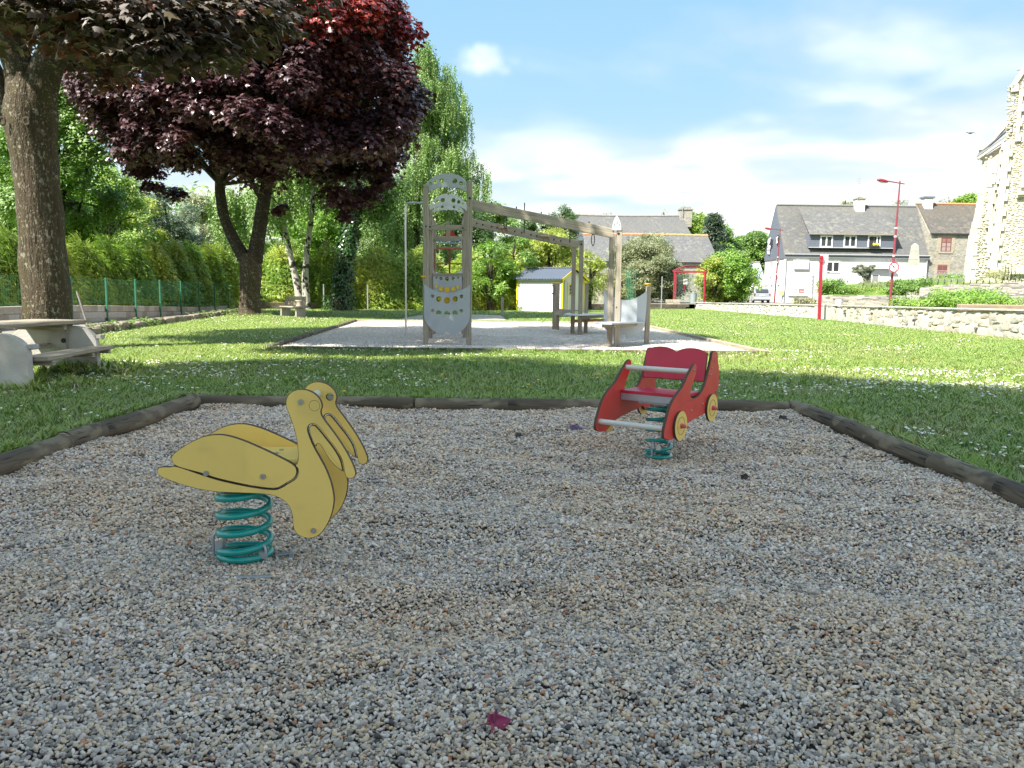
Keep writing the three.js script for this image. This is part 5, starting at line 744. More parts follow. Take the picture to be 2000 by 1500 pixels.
// ------------------------------------------------------------------ left boundary: block wall, wire fence, kerb
const FX = (z) => -13.2 - (-z - 23.7) * 0.088;
{
  const z0 = -13.5, z1 = -43.8, t = thing('block_wall', 'low grey concrete block wall under the green wire fence on the left', 'wall', V(0, 0, 0));
  const n = Math.round((z0 - z1) / 0.5), gsh = [0, 1, 2].map((i) => box(0.2, 0.195, 0.49, 0, 0, 0, 0.008)), tone = [M.concrete, M.concreteDull, mat([0.86, 0.82, 0.76], 0.92, { map: T.concrete, ...bump(T.fine, 0.004) })];
  for (let i = 0; i < n; i++) { const z = z0 - (i + 0.5) * 0.5, H = mix(0.58, 0.27, clamp((-z - 23) / 14)); for (let c = 0; c < 3; c++) { const y = H - 0.1 - c * 0.2; if (y < -0.05) continue; const zz = z + (c % 2) * 0.25; const m = part('block', gsh[(i + c) % 3], tone[Math.floor(h2(i, c) * 2.99)], t); m.position.set(FX(zz) + (h2(i, c + 9) - 0.5) * 0.006, y, zz); m.rotation.y = -0.087; } }
  part('wall_core', [bar(V(FX(z0) - 0.02, 0.12, z0), V(FX(z1) - 0.02, 0.12, z1), 0.15, 0.24)], M.concreteDull, t);
  // fence
  const f = thing('wire_fence', 'green welded wire fence on the low block wall before the left hedge', 'fence', V(0, 0, 0)), zs = []; for (let i = -4; i <= 8; i++) zs.push(-23.7 - i * 2.49);
  for (const z of zs) part('post', box(0.055, 1.5, 0.055, FX(z) + 0.14, 0.66, z, 0.006), M.green, f);
  for (let i = 0; i < zs.length - 1; i++) { const gs = [], top = 1.38, bot = mix(0.58, 0.27, clamp((-zs[i] - 23) / 14)) + 0.03; for (let k = 0; k <= 22; k++) { const z = mix(zs[i], zs[i + 1], k / 22); gs.push(new THREE.BoxGeometry(0.003, top - bot, 0.003).translate(FX(z) + 0.14, (top + bot) / 2, z)); } for (let k = 0; k <= 5; k++) { const y = mix(bot + 0.02, top - 0.03, k / 5); gs.push(bar(V(FX(zs[i]) + 0.134, y, zs[i]), V(FX(zs[i + 1]) + 0.134, y, zs[i + 1]), 0.003, k % 5 ? 0.003 : 0.012, 0)); } part('wire_panel', gs, M.green, f); }
  // an old stay leaning on the wall
  solo('fence_stay', rod(V(0, 0, 0), W(150, 570, 23.6).sub(G(171, 636)), 0.03, 0.03, 8), mat([0.12, 0.11, 0.10], 0.7), 'dark diagonal stay leaning towards the fence right of the thick trunk', 'stay', null, null, G(171, 636));
  // path and low stone kerb in front of the wall
  sheet([[-14.2, -10], [-9.2, -13], [-9.62, -18], [-13.85, -42], [-14.8, -43]], 0.006, mat([0.62, 0.58, 0.52], 0.95, { map: rep(T.concrete, 0.3), ...bump(T.fine, 0.006) }), 1, 'path');
  const k = thing('stone_kerb', 'low mossy stone kerb along the lawn running back to the bench', 'kerb', V(0, 0, 0)), sm0 = mat([0.42, 0.36, 0.30], 0.95, { map: rep(T.stone, 0.9), ...bump(rep(T.fine, 2), 0.012) }), sm1 = mat([0.30, 0.25, 0.2], 0.95, { map: rep(T.stone, 0.9), ...bump(rep(T.fine, 2), 0.012) }), sg = [0, 1, 2].map((i) => box(0.24, 0.26, 0.50, 0, 0, 0, 0.05));
  for (let i = 0; i < 52; i++) { const u = i / 51, p = V(mix(-9.3, -13.4, u), 0.07, mix(-16.2, -42, u)); const m = part('stone', sg[i % 3], i % 3 ? sm0 : sm1, k); m.position.set(p.x + rr(-0.03, 0.03), p.y + rr(-0.03, 0.03), p.z); m.rotation.set(rr(-0.05, 0.05), 0.16 + rr(-0.1, 0.1), rr(-0.06, 0.06)); m.scale.set(1, rr(0.85, 1.15), rr(0.9, 1.04)); }
  const l = []; for (let i = 0; i < 1300; i++) { const u = Math.pow(R(), 1.3), v = rr(0.7, 1.25); if (fbm(u * 9, 3, 3) < 0.42) continue; l.push([mix(-9.3, -13.4, u) + rr(-0.3, 0.14), 0.13 + rr(-0.12, 0.1), mix(-16.2, -42, u), rr(-0.4, 0.8), 1, rr(-0.3, 0.6), R() * 6, rr(0.12, 0.24), 0.13 * v, 0.21 * v, 0.04 * v]); } tag(scatter('ivy', ivy, leafMat([1, 1, 1], 0.4, 0.3), l, null, 'stuff'), 'ground ivy creeping over the low stone kerb on the left', 'ivy');
}
// back boundary: low wall of reddish blocks
{
  const t = thing('garden_wall', 'low reddish stone block wall along the back of the garden under the hedge', 'wall', V(0, 0, 0)), a = V(-14.6, 0, -43.9), b = V(13.0, 0, -60.5), L = a.distanceTo(b), n = Math.round(L / 0.62), an = Math.atan2(-(b.z - a.z), b.x - a.x), g = box(0.61, 0.205, 0.22, 0, 0, 0, 0.012), ms = [[0.50, 0.40, 0.34], [0.42, 0.33, 0.28], [0.56, 0.47, 0.39]].map((c) => mat(c, 0.95, { map: rep(T.concrete, 0.8), ...bump(T.fine, 0.004) }));
  for (let i = 0; i < n; i++) for (let c = 0; c < 2; c++) { const u = (i + 0.5 + (c ? 0.5 : 0)) / n; if (u > 1) continue; const m = part('block', g, ms[Math.floor(h2(i, c + 3) * 2.99)], t); m.position.copy(a.clone().lerp(b, u)); m.position.y = 0.09 + c * 0.21; m.position.z += (h2(i + 5, c) - 0.5) * 0.015; m.rotation.y = an; }
  // thin posts of a net fence behind
  const f = thing('net_fence', 'thin pale posts of a low wire fence standing at the back of the lawn', 'fence', V(0, 0, 0));
  for (const [x, y0, y1] of [[812, 596, 553], [720, 598, 555], [635, 598, 555], [1103, 596, 548], [1290, 592, 540]]) { const p = W(x, y0, 44.5 + Math.max(0, x - 640) * 0.022); const h = W(x, y1, -p.z).y; part('post', box(0.06, h, 0.06, p.x, h / 2, p.z + 0.3), M.galv, f); }
  { const d = 30.5, p = G(981, 618), tp = W(981, 580, -p.z); solo('wooden_stake', [box(0.12, tp.y, 0.12, 0, tp.y / 2, 0, 0.01)], M.wood, 'short wooden stake left of the white shed', 'stake', null, null, V(p.x, 0, p.z)); }
  { const d = 58, a2 = W(1231, 600, d), w = W(1233, 530, d); const g2 = []; for (let k = 0; k < 5; k++) g2.push(box(0.04, 2.2, 0.04, a2.x - 0.35 + k * 0.17, 1.7, a2.z)); for (let k = 0; k < 9; k++) g2.push(box(0.72, 0.02, 0.02, a2.x, 0.8 + k * 0.25, a2.z)); solo('green_trellis', g2, M.green, 'green metal trellis in the shrubs behind the play landing', 'trellis'); }
}

// ------------------------------------------------------------------ white garden shed
{
  const C = W(1097, 607, 45.8); C.y = 0; const t = thing('garden_shed', 'white plank garden shed with yellow corner boards and grey corrugated roof', 'shed', C, -0.61);
  const L = 3.15, D = 2.5, H = 2.0, RH = 2.56, pm = mat([0.80, 0.81, 0.82], 0.6, bump(rep(T.fine, 1), 0.001)), ym = mat([0.80, 0.62, 0.02], 0.5), gm = mat([0.62, 0.61, 0.57], 0.6);
  for (let k = 0; k < 9; k++) { const y = (k + 0.5) * H / 9; part('plank', box(L, H / 9 - 0.016, 0.03, -L / 2, y, -0.02, 0.006), pm, t); part('plank', box(0.03, H / 9 - 0.016, D, -L + 0.02, y, -D / 2, 0.006), pm, t); part('plank', box(L, H / 9 - 0.016, 0.03, -L / 2, y, -D + 0.02, 0.006), pm, t); }
  part('wall', [box(L - 0.08, H, D - 0.08, -L / 2, H / 2, -D / 2)], mat([0.42, 0.43, 0.44], 0.7), t);
  part('gable_wall', [muv(board([[0, 0], [D, 0], [D, H], [D / 2, RH - 0.06], [0, H]], 0.04, [], false)).rotateY(Math.PI / 2).translate(-0.015, 0, 0)], gm, t, 'grey-beige gable wall with the door');
  for (const [x, z] of [[-L, 0.012], [-0.05, 0.012]]) part('corner_board', box(0.11, H, 0.03, x + 0.05, H / 2, z, 0.004), ym, t);
  part('corner_board', box(0.03, H, 0.11, 0.022, H / 2, -0.05, 0.004), ym, t); part('corner_board', box(0.03, H, 0.11, 0.022, H / 2, -D + 0.05, 0.004), ym, t);
  // corrugated roof
  const slope = (s) => { const nx = 84, g = new THREE.PlaneGeometry(L + 0.4, 1, nx, 1), P = g.attributes.position, z0 = -D / 2, z1 = s > 0 ? 0.26 : -D - 0.26, yR = RH, yE = RH - (Math.abs(z1 - z0)) * (RH - H) / (D / 2); for (let i = 0; i < P.count; i++) { const x = P.getX(i), top = P.getY(i) > 0; P.setXYZ(i, x - L / 2 + 0.02, (top ? yR : yE) + 0.03 + 0.035 * Math.cos(x * 2 * Math.PI / 0.19), top ? z0 : z1); } g.computeVertexNormals(); return g; };
  part('corrugated_roof', [slope(1), slope(-1)], mat([0.095, 0.11, 0.145], 0.5, { side: THREE.DoubleSide }), t);
  part('ridge_cap', box(L + 0.4, 0.03, 0.22, -L / 2 + 0.02, RH + 0.06, -D / 2, 0.01), mat([0.24, 0.26, 0.3], 0.6), t);
  for (const s of [0, 1]) { const a = V(0.2, RH + 0.0, -D / 2), b = V(0.2, H - 0.14, s ? 0.26 : -D - 0.26); part('barge_board', bar(a, b, 0.025, 0.14, 0.004), ym, t); }
  part('door', box(0.03, 1.72, 0.92, 0.022, 0.90, -1.05, 0.006), mat([0.56, 0.55, 0.52], 0.6), t); for (const z of [-0.55, -0.585 + 0.0]) part('door_edge', box(0.012, 1.74, 0.035, 0.036 + (z < -0.56 ? 0.003 : 0), 0.90, z), ym, t);
  const wn = part('window', [box(0.02, 0.62, 0.04, 0.05, 1.32, -0.72), box(0.02, 0.62, 0.04, 0.05, 1.32, -1.38), box(0.02, 0.04, 0.70, 0.051, 1.62, -1.05), box(0.02, 0.04, 0.70, 0.051, 1.02, -1.05)], ym, t); for (let i = 0; i < 3; i++) for (let j = 0; j < 3; j++) part('pane', box(0.008, 0.16, 0.18, 0.046, 1.13 + j * 0.19, -0.84 - i * 0.21), M.room, wn);
  part('crossed_boards', [box(0.02, 1.9, 0.10, 0.045, 0.98, -0.26, 0.004), box(0.02, 1.9, 0.10, 0.046, 0.98, -0.40, 0.004)], mat([0.62, 0.58, 0.50], 0.7), t); part('corner_board', box(0.03, 1.7, 0.10, 0.023, 0.9, -D + 0.34, 0.004), gm, t);
}

// ------------------------------------------------------------------ right side: raised street behind a rubble wall
const WX = (z) => 13.45 + 0.0 + (-z - 20.8 < 18.8 ? (-z - 20.8) * 0.1 : 1.88 - (-z - 39.6) * 0.055);   // face of the wall
const WH = (z) => mix(0.78, 0.52, clamp((-z - 20) / 40));
M.asphalt = mat([0.36, 0.355, 0.35], 0.9, { map: T.concrete, ...bump(rep(T.gravelB, 2), 0.004) });
{
  const pts = []; for (let z = -6; z >= -62; z -= 4) pts.push([WX(z) + 0.30, z]); const far = [[13.8, -75], [10.5, -70], [10.5, -140], [120, -140], [120, -6]];
  sheet([...pts, ...far].reverse(), 0, M.asphalt, 0.2, 'street', (x, z) => (z > -64 ? WH(z) - 0.12 : 0.42));
  sheet([[9.5, -61.4], [14.3, -61.8], [14.5, -69.5], [9.5, -69.5]], 0.40, M.asphalt, 0.2, 'pavement');
  // rubble wall, stone by stone
  const t = thing('stone_wall', 'pale rubble stone wall running along the right side of the lawn', 'wall', V(0, 0, 0));
  const ms = [[0.76, 0.73, 0.68], [0.84, 0.82, 0.78], [0.66, 0.62, 0.56], [0.78, 0.73, 0.66], [0.70, 0.70, 0.69]].map((c) => mat(c, 0.95, { map: rep(T.stone, 1.1), ...bump(rep(T.fine, 1.5), 0.02) }));
  const stoneGeo = (seed) => { const g = new THREE.BoxGeometry(1, 1, 1, 2, 2, 2), r = rng(seed); const m = mergeVertices(g.deleteAttribute('uv').deleteAttribute('normal')), P = m.attributes.position; for (let i = 0; i < P.count; i++) { let x = P.getX(i), y = P.getY(i), z = P.getZ(i); const e = (Math.abs(x) > 0.4 ? 1 : 0) + (Math.abs(y) > 0.4 ? 1 : 0) + (Math.abs(z) > 0.4 ? 1 : 0), k = e === 3 ? 0.84 : e === 2 ? 0.95 : 1.04; P.setXYZ(i, x * k + (r() - 0.5) * 0.13, y * k + (r() - 0.5) * 0.16, z * k + (r() - 0.5) * 0.12); } const q = m.toNonIndexed(); q.computeVertexNormals(); return muv(toCreasedNormals(q, 0.9), 0.35); };
  const gs = [1, 2, 3, 4, 5, 6].map(stoneGeo), far2 = [];
  const rs = rng(77); let count = 0;
  let z = -15;
  while (z > -62) { // columns of irregular stones
    const big = rs() < 0.22, cw = big ? 0.42 + 0.3 * rs() : 0.24 + 0.26 * rs(), H = WH(z); let y = -0.04; const col = [];
    const nn = big && rs() < 0.5 ? 1 : 2 + Math.floor(rs() * 2.4), cuts = []; let sum = 0; for (let i = 0; i < nn; i++) { const v = 0.6 + rs(); cuts.push(v); sum += v; }
    for (let i = 0; i < nn; i++) { const h = cuts[i] / sum * (H - 0.02), zz = z - cw / 2 + (rs() - 0.5) * 0.09, gi = Math.floor(rs() * 6), mi = Math.floor(rs() * 4.99), dw = cw * (0.92 + 0.14 * rs()), pr = (rs() - 0.5) * 0.05, rx = (rs() - 0.5) * 0.12; const pos = V(WX(zz) + 0.14 + pr, y + h / 2, zz);
      if (z > -40 && count < 300) { const m = part('stone', gs[gi], ms[mi], t); m.position.copy(pos); m.scale.set(0.34, h * 0.99, dw); m.rotation.set(rx, (rs() - 0.5) * 0.1, 0); count++; } else { const g = gs[gi].clone(); far2.push(g.applyMatrix4(new THREE.Matrix4().compose(pos, new THREE.Quaternion().setFromEuler(new THREE.Euler(rx, 0, 0)), V(0.34, h * 0.99, dw)))); }
      y += h; }
    z -= cw * 0.97;
  }
  part('stones', far2, ms[1], t).userData.kind = 'stuff';
  const core = []; for (let z = -13; z > -62; z -= 3.5) core.push(bar(V(WX(z) + 0.15, WH(z) / 2 - 0.03, z), V(WX(z - 3.5) + 0.15, WH(z - 3.5) / 2 - 0.03, z - 3.5), 0.25, WH(z) - 0.03, 0)); part('mortar', core, mat([0.52, 0.49, 0.44], 1, bump(T.fine, 0.01)), t);
  const cop = []; for (let z = -13; z > -62; z -= 0.95) cop.push(box(0.46, 0.055, 0.94, WX(z - 0.47) + 0.17, WH(z) + 0.012 + 0.006 * h2(Math.round(z * 9), 2), z - 0.47, 0.02)); for (let i = 0; i < cop.length; i++) part('coping_stone', cop[i], ms[(i * 7) % 5], t);
  // little spouts in the wall
  for (const [x, y, l] of [[1673, 612, 'small rusty iron drain spout on the stone wall below the street lamp'], [1738, 613, 'curved iron drain spout on the stone wall near the flower bed'], [1817, 626, 'white-topped drain spout on the stone wall right of the flower bed start'], [1913, 640, 'grey square drain spout on the stone wall near the right edge']]) { const d = x === 1913 ? 23.6 : x === 1817 ? 28.2 : x === 1738 ? 32.5 : 36, p = W(x, y, d); p.x = WX(-d) - 0.02; solo('drain_spout', [new THREE.CylinderGeometry(0.035, 0.045, 0.16, 10).rotateZ(1.25), new THREE.TorusGeometry(0.045, 0.014, 6, 14).rotateY(1.57).translate(-0.06, 0, 0), box(0.05, 0.14, 0.05, 0.02, -0.08, 0)], x === 1913 ? M.concreteDull : mat([0.07, 0.06, 0.055], 0.6), l, 'drain spout', null, null, p); }
}
// pillar at the garden entrance and the wall stub
{ const p = W(1313, 604, 60.8); p.y = 0; const t = thing('gate_pillar', 'short stone pillar at the garden entrance beside the bus shelter', 'pillar', p), g = box(0.5, 0.25, 0.5, 0, 0, 0, 0.03), ms = [[0.5, 0.45, 0.38], [0.58, 0.52, 0.45]].map((c) => mat(c, 0.95, { map: rep(T.stone, 1), ...bump(rep(T.fine, 1), 0.01) })); for (let c = 0; c < 3; c++) for (let i = 0; i < 2; i++) { const m = part('stone', g, ms[(c + i) % 2], t); m.position.set(-0.25 + i * 0.51 + (c % 2 ? 0.05 : 0), 0.12 + c * 0.25, 0); } }

// ------------------------------------------------------------------ bus shelter
{
  const d = 66, B = W(1346, 590, d), t = thing('bus_shelter', 'red framed glass bus shelter with a curved clear roof', 'bus shelter', V(B.x, 0.42, B.z), -0.28); const m = d / F, RM = M.redPaint, hw = 1.2, dp = 0.85, H = 2.55;
  for (const [x, z] of [[-hw, dp], [hw, dp], [-hw, -dp], [hw, -dp]]) part('post', box(0.10, H, 0.10, x, H / 2, z, 0.01), RM, t);
  part('roof_frame', [box(2 * hw + 0.3, 0.10, 0.08, 0, H + 0.02, dp), box(2 * hw + 0.3, 0.10, 0.08, 0, H + 0.02, -dp), box(0.08, 0.09, 2 * dp, -hw, H + 0.03, 0), box(0.08, 0.09, 2 * dp, hw, H + 0.03, 0)], RM, t);
  const arc = (z) => { const p = []; for (let i = 0; i <= 14; i++) { const k = i / 14; p.push(V((k * 2 - 1) * (hw + 0.15), H + 0.08 + 0.42 * Math.sin(k * Math.PI), z)); } return new THREE.TubeGeometry(new THREE.CatmullRomCurve3(p), 24, 0.035, 6); };
  part('roof_arch', [arc(-dp), arc(0), arc(dp)], RM, t);
  { const g = new THREE.PlaneGeometry(2 * hw + 0.3, 2 * dp + 0.2, 16, 1).rotateX(-Math.PI / 2), P = g.attributes.position; for (let i = 0; i < P.count; i++) P.setY(i, H + 0.12 + 0.42 * Math.sin((P.getX(i) / (2 * hw + 0.3) + 0.5) * Math.PI)); g.computeVertexNormals(); part('roof_sheet', g, mat([0.85, 0.86, 0.88], 0.25, { transmission: 0.55, thickness: 0 }), t); }
  const pane = (w, h, x, y, z, ry) => part('glass_pane', new THREE.PlaneGeometry(w, h).rotateY(ry).translate(x, y, z), mat([0.86, 0.93, 0.90], 0.04, { transmission: 1, thickness: 0, ior: 1.5 }), t);
  pane(2 * hw - 0.1, 2.2, 0, 1.3, -dp, 0); pane(2 * dp - 0.1, 2.2, -hw, 1.3, 0, Math.PI / 2); pane(2 * dp - 0.1, 2.2, hw, 1.3, 0, Math.PI / 2); pane(0.6, 2.2, -hw + 0.35, 1.3, dp, 0);
  const pst = part('timetable_board', box(0.34, 0.42, 0.02, -0.42, 1.78, -dp + 0.05), M.white, t); part('board_print', [box(0.16, 0.03, 0.004, -0.42, 1.86, -dp + 0.063), box(0.14, 0.03, 0.004, -0.40, 1.78, -dp + 0.063), box(0.10, 0.03, 0.004, -0.46, 1.70, -dp + 0.063)], M.dark, pst); part('board_foot', box(0.09, 0.6, 0.02, -0.46, 1.25, -dp + 0.05), RM, t);
  solo('litter_bin', [new THREE.CylinderGeometry(0.27, 0.25, 0.86, 18).translate(0, 0.43, 0), new THREE.TorusGeometry(0.27, 0.02, 6, 20).rotateX(Math.PI / 2).translate(0, 0.86, 0)], mat([0.24, 0.28, 0.27], 0.6), 'grey cylindrical litter bin standing inside the bus shelter', 'bin', null, null, V(W(1354, 588, 65.4).x, 0.42, -65.4));
}

// ------------------------------------------------------------------ slate-roofed barns behind the shrubs
function roofHouse(name, label, cat, px0, px1, pyE, pyR, d, dep, m, o = {}) {
  const a = W(px0, pyE, d), b = W(px1, pyE, d), r = W((px0 + px1) / 2, pyR, d + dep); const t = thing(name, label, cat, V((a.x + b.x) / 2, 0, -d)), w = b.x - a.x, yE = (a.y + b.y) / 2, yR = r.y, hl = o.hipL || 0, hr = o.hipR || 0;
  part('wall', [box(w - 0.3, yE, dep * 2 - 0.3, 0, yE / 2, -dep)], o.wall || M.rubble, t);
  const nx = 40, quad = (z0) => { const g = new THREE.PlaneGeometry(1, 1, nx, 1), P = g.attributes.position, uv = g.attributes.uv, S = Math.hypot(dep, yR - yE); for (let i = 0; i < P.count; i++) { const u = P.getX(i) + 0.5, v = P.getY(i) + 0.5, sag = -0.10 * Math.sin(u * Math.PI) * (o.sag || 0) + 0.03 * (fbm(u * 8, v * 3 + d, 2) - 0.5); P.setXYZ(i, mix(mix(-w / 2, -w / 2 + hl, v), mix(w / 2, w / 2 - hr, v), u), mix(yE, yR, v) + sag, mix(z0, -dep, v)); uv.setXY(i, u * w, v * S); } g.computeVertexNormals(); return g; };
  const back = quad(-2 * dep - 0.25); part('roof', [quad(0.25), back], m, t);
  for (const s of [-1, 1]) { const hp = s < 0 ? hl : hr, g = new THREE.BufferGeometry(), x = s * (w / 2 - 0.05), xr = s * (w / 2 - 0.05 - hp); g.setAttribute('position', new THREE.Float32BufferAttribute([x, yE - 0.05, 0.2, x, yE - 0.05, -2 * dep - 0.2, xr, yR - 0.06, -dep], 3)); g.setAttribute('uv', new THREE.Float32BufferAttribute([0, 0, 2 * dep, 0, dep, yR - yE], 2)); g.setIndex([0, 1, 2]); g.computeVertexNormals(); part('gable', g, hp > 0.3 ? m : (o.wall || M.rubble), t); }
  const rt = []; const n = Math.round((w - hl - hr) / 0.42); for (let i = 0; i < n; i++) { const u = (i + 0.5) / n; rt.push(new THREE.CylinderGeometry(0.13, 0.15, 0.43, 8, 1, false).rotateZ(Math.PI / 2).translate(-w / 2 + hl + u * (w - hl - hr), yR - 0.02 - 0.10 * Math.sin(u * Math.PI) * (o.sag || 0) + 0.015 * (i % 2), -dep)); }
  part('ridge_tiles', rt, o.ridge || mat([0.24, 0.215, 0.19], 0.9), t).userData.kind = 'stuff'; return [t, w, yE, yR];
}
M.orangeTile = mat([0.55, 0.27, 0.12], 0.9, bump(rep(T.fine, 2), 0.01));
{
  const [t, w, yE, yR] = roofHouse('barn', 'old barn with the higher grey slate roof and stone chimney behind the shrubs', 'barn', 1095, 1372, 500, 420, 92, 4.6, M.slateOld, { hipR: 1.6, sag: 1.2 });
  const c = W(1340, 430, 96).sub(t.position); const ch = part('chimney', [box(1.45, 2.0, 1.0, c.x, yR - 0.35, -4.6, 0.03), box(1.65, 0.2, 1.2, c.x, yR + 0.72, -4.6, 0.03), box(1.2, 0.25, 0.8, c.x, yR + 0.92, -4.6, 0.05)], M.rubble, t);
  const top = W(1338, 352, 96).y, ax = c.x - 0.5; part('aerial', [rod(V(ax, yR, -3.9), V(ax + 0.12, top, -3.9), 0.035, 0.025, 6), rod(V(ax - 0.9, mix(yR, top, 0.66), -3.9), V(ax + 1.1, mix(yR, top, 0.66) - 0.05, -3.9), 0.025, 0.025, 6), ...[-0.35, -0.1, 0.25].map((u) => rod(V(ax + 0.0, top - 0.3 + u, -3.9), V(ax - 0.42, top - 0.2 + u, -3.9), 0.02, 0.02, 5))], M.galv, ch);
}
roofHouse('barn', 'lower slate-roofed barn with an orange tile ridge, in front of the higher roof', 'barn', 1140, 1404, 512, 459, 84, 3.2, M.slateOld, { hipR: 0.5, sag: -0.6, ridge: M.orangeTile });
{
  const d = 98, [t, w, yE] = roofHouse('cottage', 'low cottage with smooth grey roof and yellow wall behind the parked car', 'house', 1400, 1498, 556, 512, d, 3.4, mat([0.30, 0.325, 0.36], 0.6, bump(rep(T.slateB, 0.1), 0.006)), { wall: mat([0.62, 0.43, 0.20], 0.9) });
  for (const [x, ww, m] of [[-1.7, 0.9, M.room], [-0.8, 0.8, M.room], [2.6, 0.7, M.room]]) { const f = part('window', box(ww + 0.16, 1.1, 0.06, x, yE - 0.85, -0.10), mat([0.4, 0.36, 0.3], 0.7), t); part('pane', box(ww, 0.9, 0.03, x, yE - 0.85, -0.04), m, f); }
  part('stone_pier', box(1.5, yE - 0.1, 0.1, 0.35, (yE - 0.1) / 2, -0.09), M.rubble, t);
}
{ // yard fence and gate by the car
  const d = 82, a = W(1424, 590, d), b = W(1468, 590, d), t = thing('yard_wall', 'white slatted fence on a pale yard wall left of the parked car', 'fence', V(a.x, 0.3, -d)); const w = b.x - a.x + 1.2; part('wall', box(w, 1.15, 0.2, w / 2, 0.55, 0), M.concrete, t); for (let i = 0; i < 16; i++) part('slat', box(w / 16 - 0.03, 0.95, 0.03, (i + 0.5) * w / 16, 1.75, 0.06, 0.004), M.white, t); part('post', box(0.14, 2.4, 0.16, -0.05, 1.2, 0.08), M.white, t);
  const lo = []; const c = W(1425, 588, 72); for (let i = 0; i < 260; i++) { const v = rr(0.7, 1.2); lo.push([rr(-1.3, 1.3), rr(0.15, 0.75), rr(-0.4, 0.4), rr(-0.5, 0.5), 1, rr(0, 1), R() * 6, rr(0.25, 0.4), 0.10 * v, 0.16 * v, 0.035 * v]); } const h = thing('clipped_hedge', 'small dark clipped hedge at the street edge left of the parked car', 'hedge', V(c.x, 0.42, c.z)); scatter('foliage', sprayFine, bgMat, lo, h, 'stuff');
}
{ // ---- parked car
  const B = W(1480, 592, 79); const t = thing('parked_car', 'small silver hatchback seen from behind, parked before the white house', 'car', V(B.x, 0.42, B.z), -0.08); const P = mat([0.34, 0.36, 0.38], 0.25, { metalness: 0.3, clearcoat: 1 });
  // x across, z towards the viewer is the tail
  const sec = (pts, w, taper = 0) => { const s = new THREE.Shape(pts.map(([z, y]) => new THREE.Vector2(z, y))); const g = new THREE.ExtrudeGeometry(s, { depth: w - 0.12, bevelEnabled: true, bevelSize: 0.05, bevelThickness: 0.06, bevelOffset: -0.05, bevelSegments: 2 }); g.translate(0, 0, -(w - 0.12) / 2).rotateY(-Math.PI / 2); return g; };
  part('body', sec([[1.78, 0.32], [1.84, 0.55], [1.80, 0.86], [1.70, 0.95], [-0.55, 0.93], [-1.55, 0.80], [-1.86, 0.62], [-1.88, 0.30], [-1.55, 0.22], [1.5, 0.22]], 1.64), P, t);
  const cab = sec([[1.70, 0.92], [1.40, 1.36], [1.15, 1.42], [0.05, 1.43], [-0.75, 0.92]], 1.42); part('cabin', cab, P, t);
  part('rear_window', box(1.16, 0.40, 0.03, 0, 0, 0, 0.01).rotateX(-0.60).translate(0, 1.16, 1.60), M.room, t);
  for (const s of [-1, 1]) { part('side_window', muv(board([[-0.55, 0.95], [1.45, 0.97], [1.18, 1.34], [0.05, 1.36]], 0.02, [], false)).rotateY(-Math.PI / 2).translate(s * 0.715, 0, 0), M.room, t); part('tail_lamp', box(0.14, 0.24, 0.05, s * 0.71, 0.82, 1.80, 0.02), mat([0.35, 0.03, 0.03], 0.3), t); part('wing_mirror', box(0.16, 0.11, 0.09, s * 0.86, 1.0, -0.42, 0.03), P, t); }
  part('bumper', box(1.60, 0.22, 0.12, 0, 0.44, 1.86, 0.04), mat([0.42, 0.44, 0.46], 0.5), t); part('number_plate', box(0.48, 0.11, 0.02, 0, 0.72, 1.855), mat([0.72, 0.72, 0.66], 0.5), t);
  for (const x of [-0.72, 0.72]) for (const z of [1.15, -1.2]) { const wh = part('wheel', new THREE.CylinderGeometry(0.30, 0.30, 0.18, 20).rotateZ(Math.PI / 2).translate(x, 0.30, z), M.dark, t); part('rim', new THREE.CylinderGeometry(0.19, 0.19, 0.19, 14).rotateZ(Math.PI / 2).translate(x + Math.sign(x) * 0.005, 0.30, z), M.galv, wh); }
}

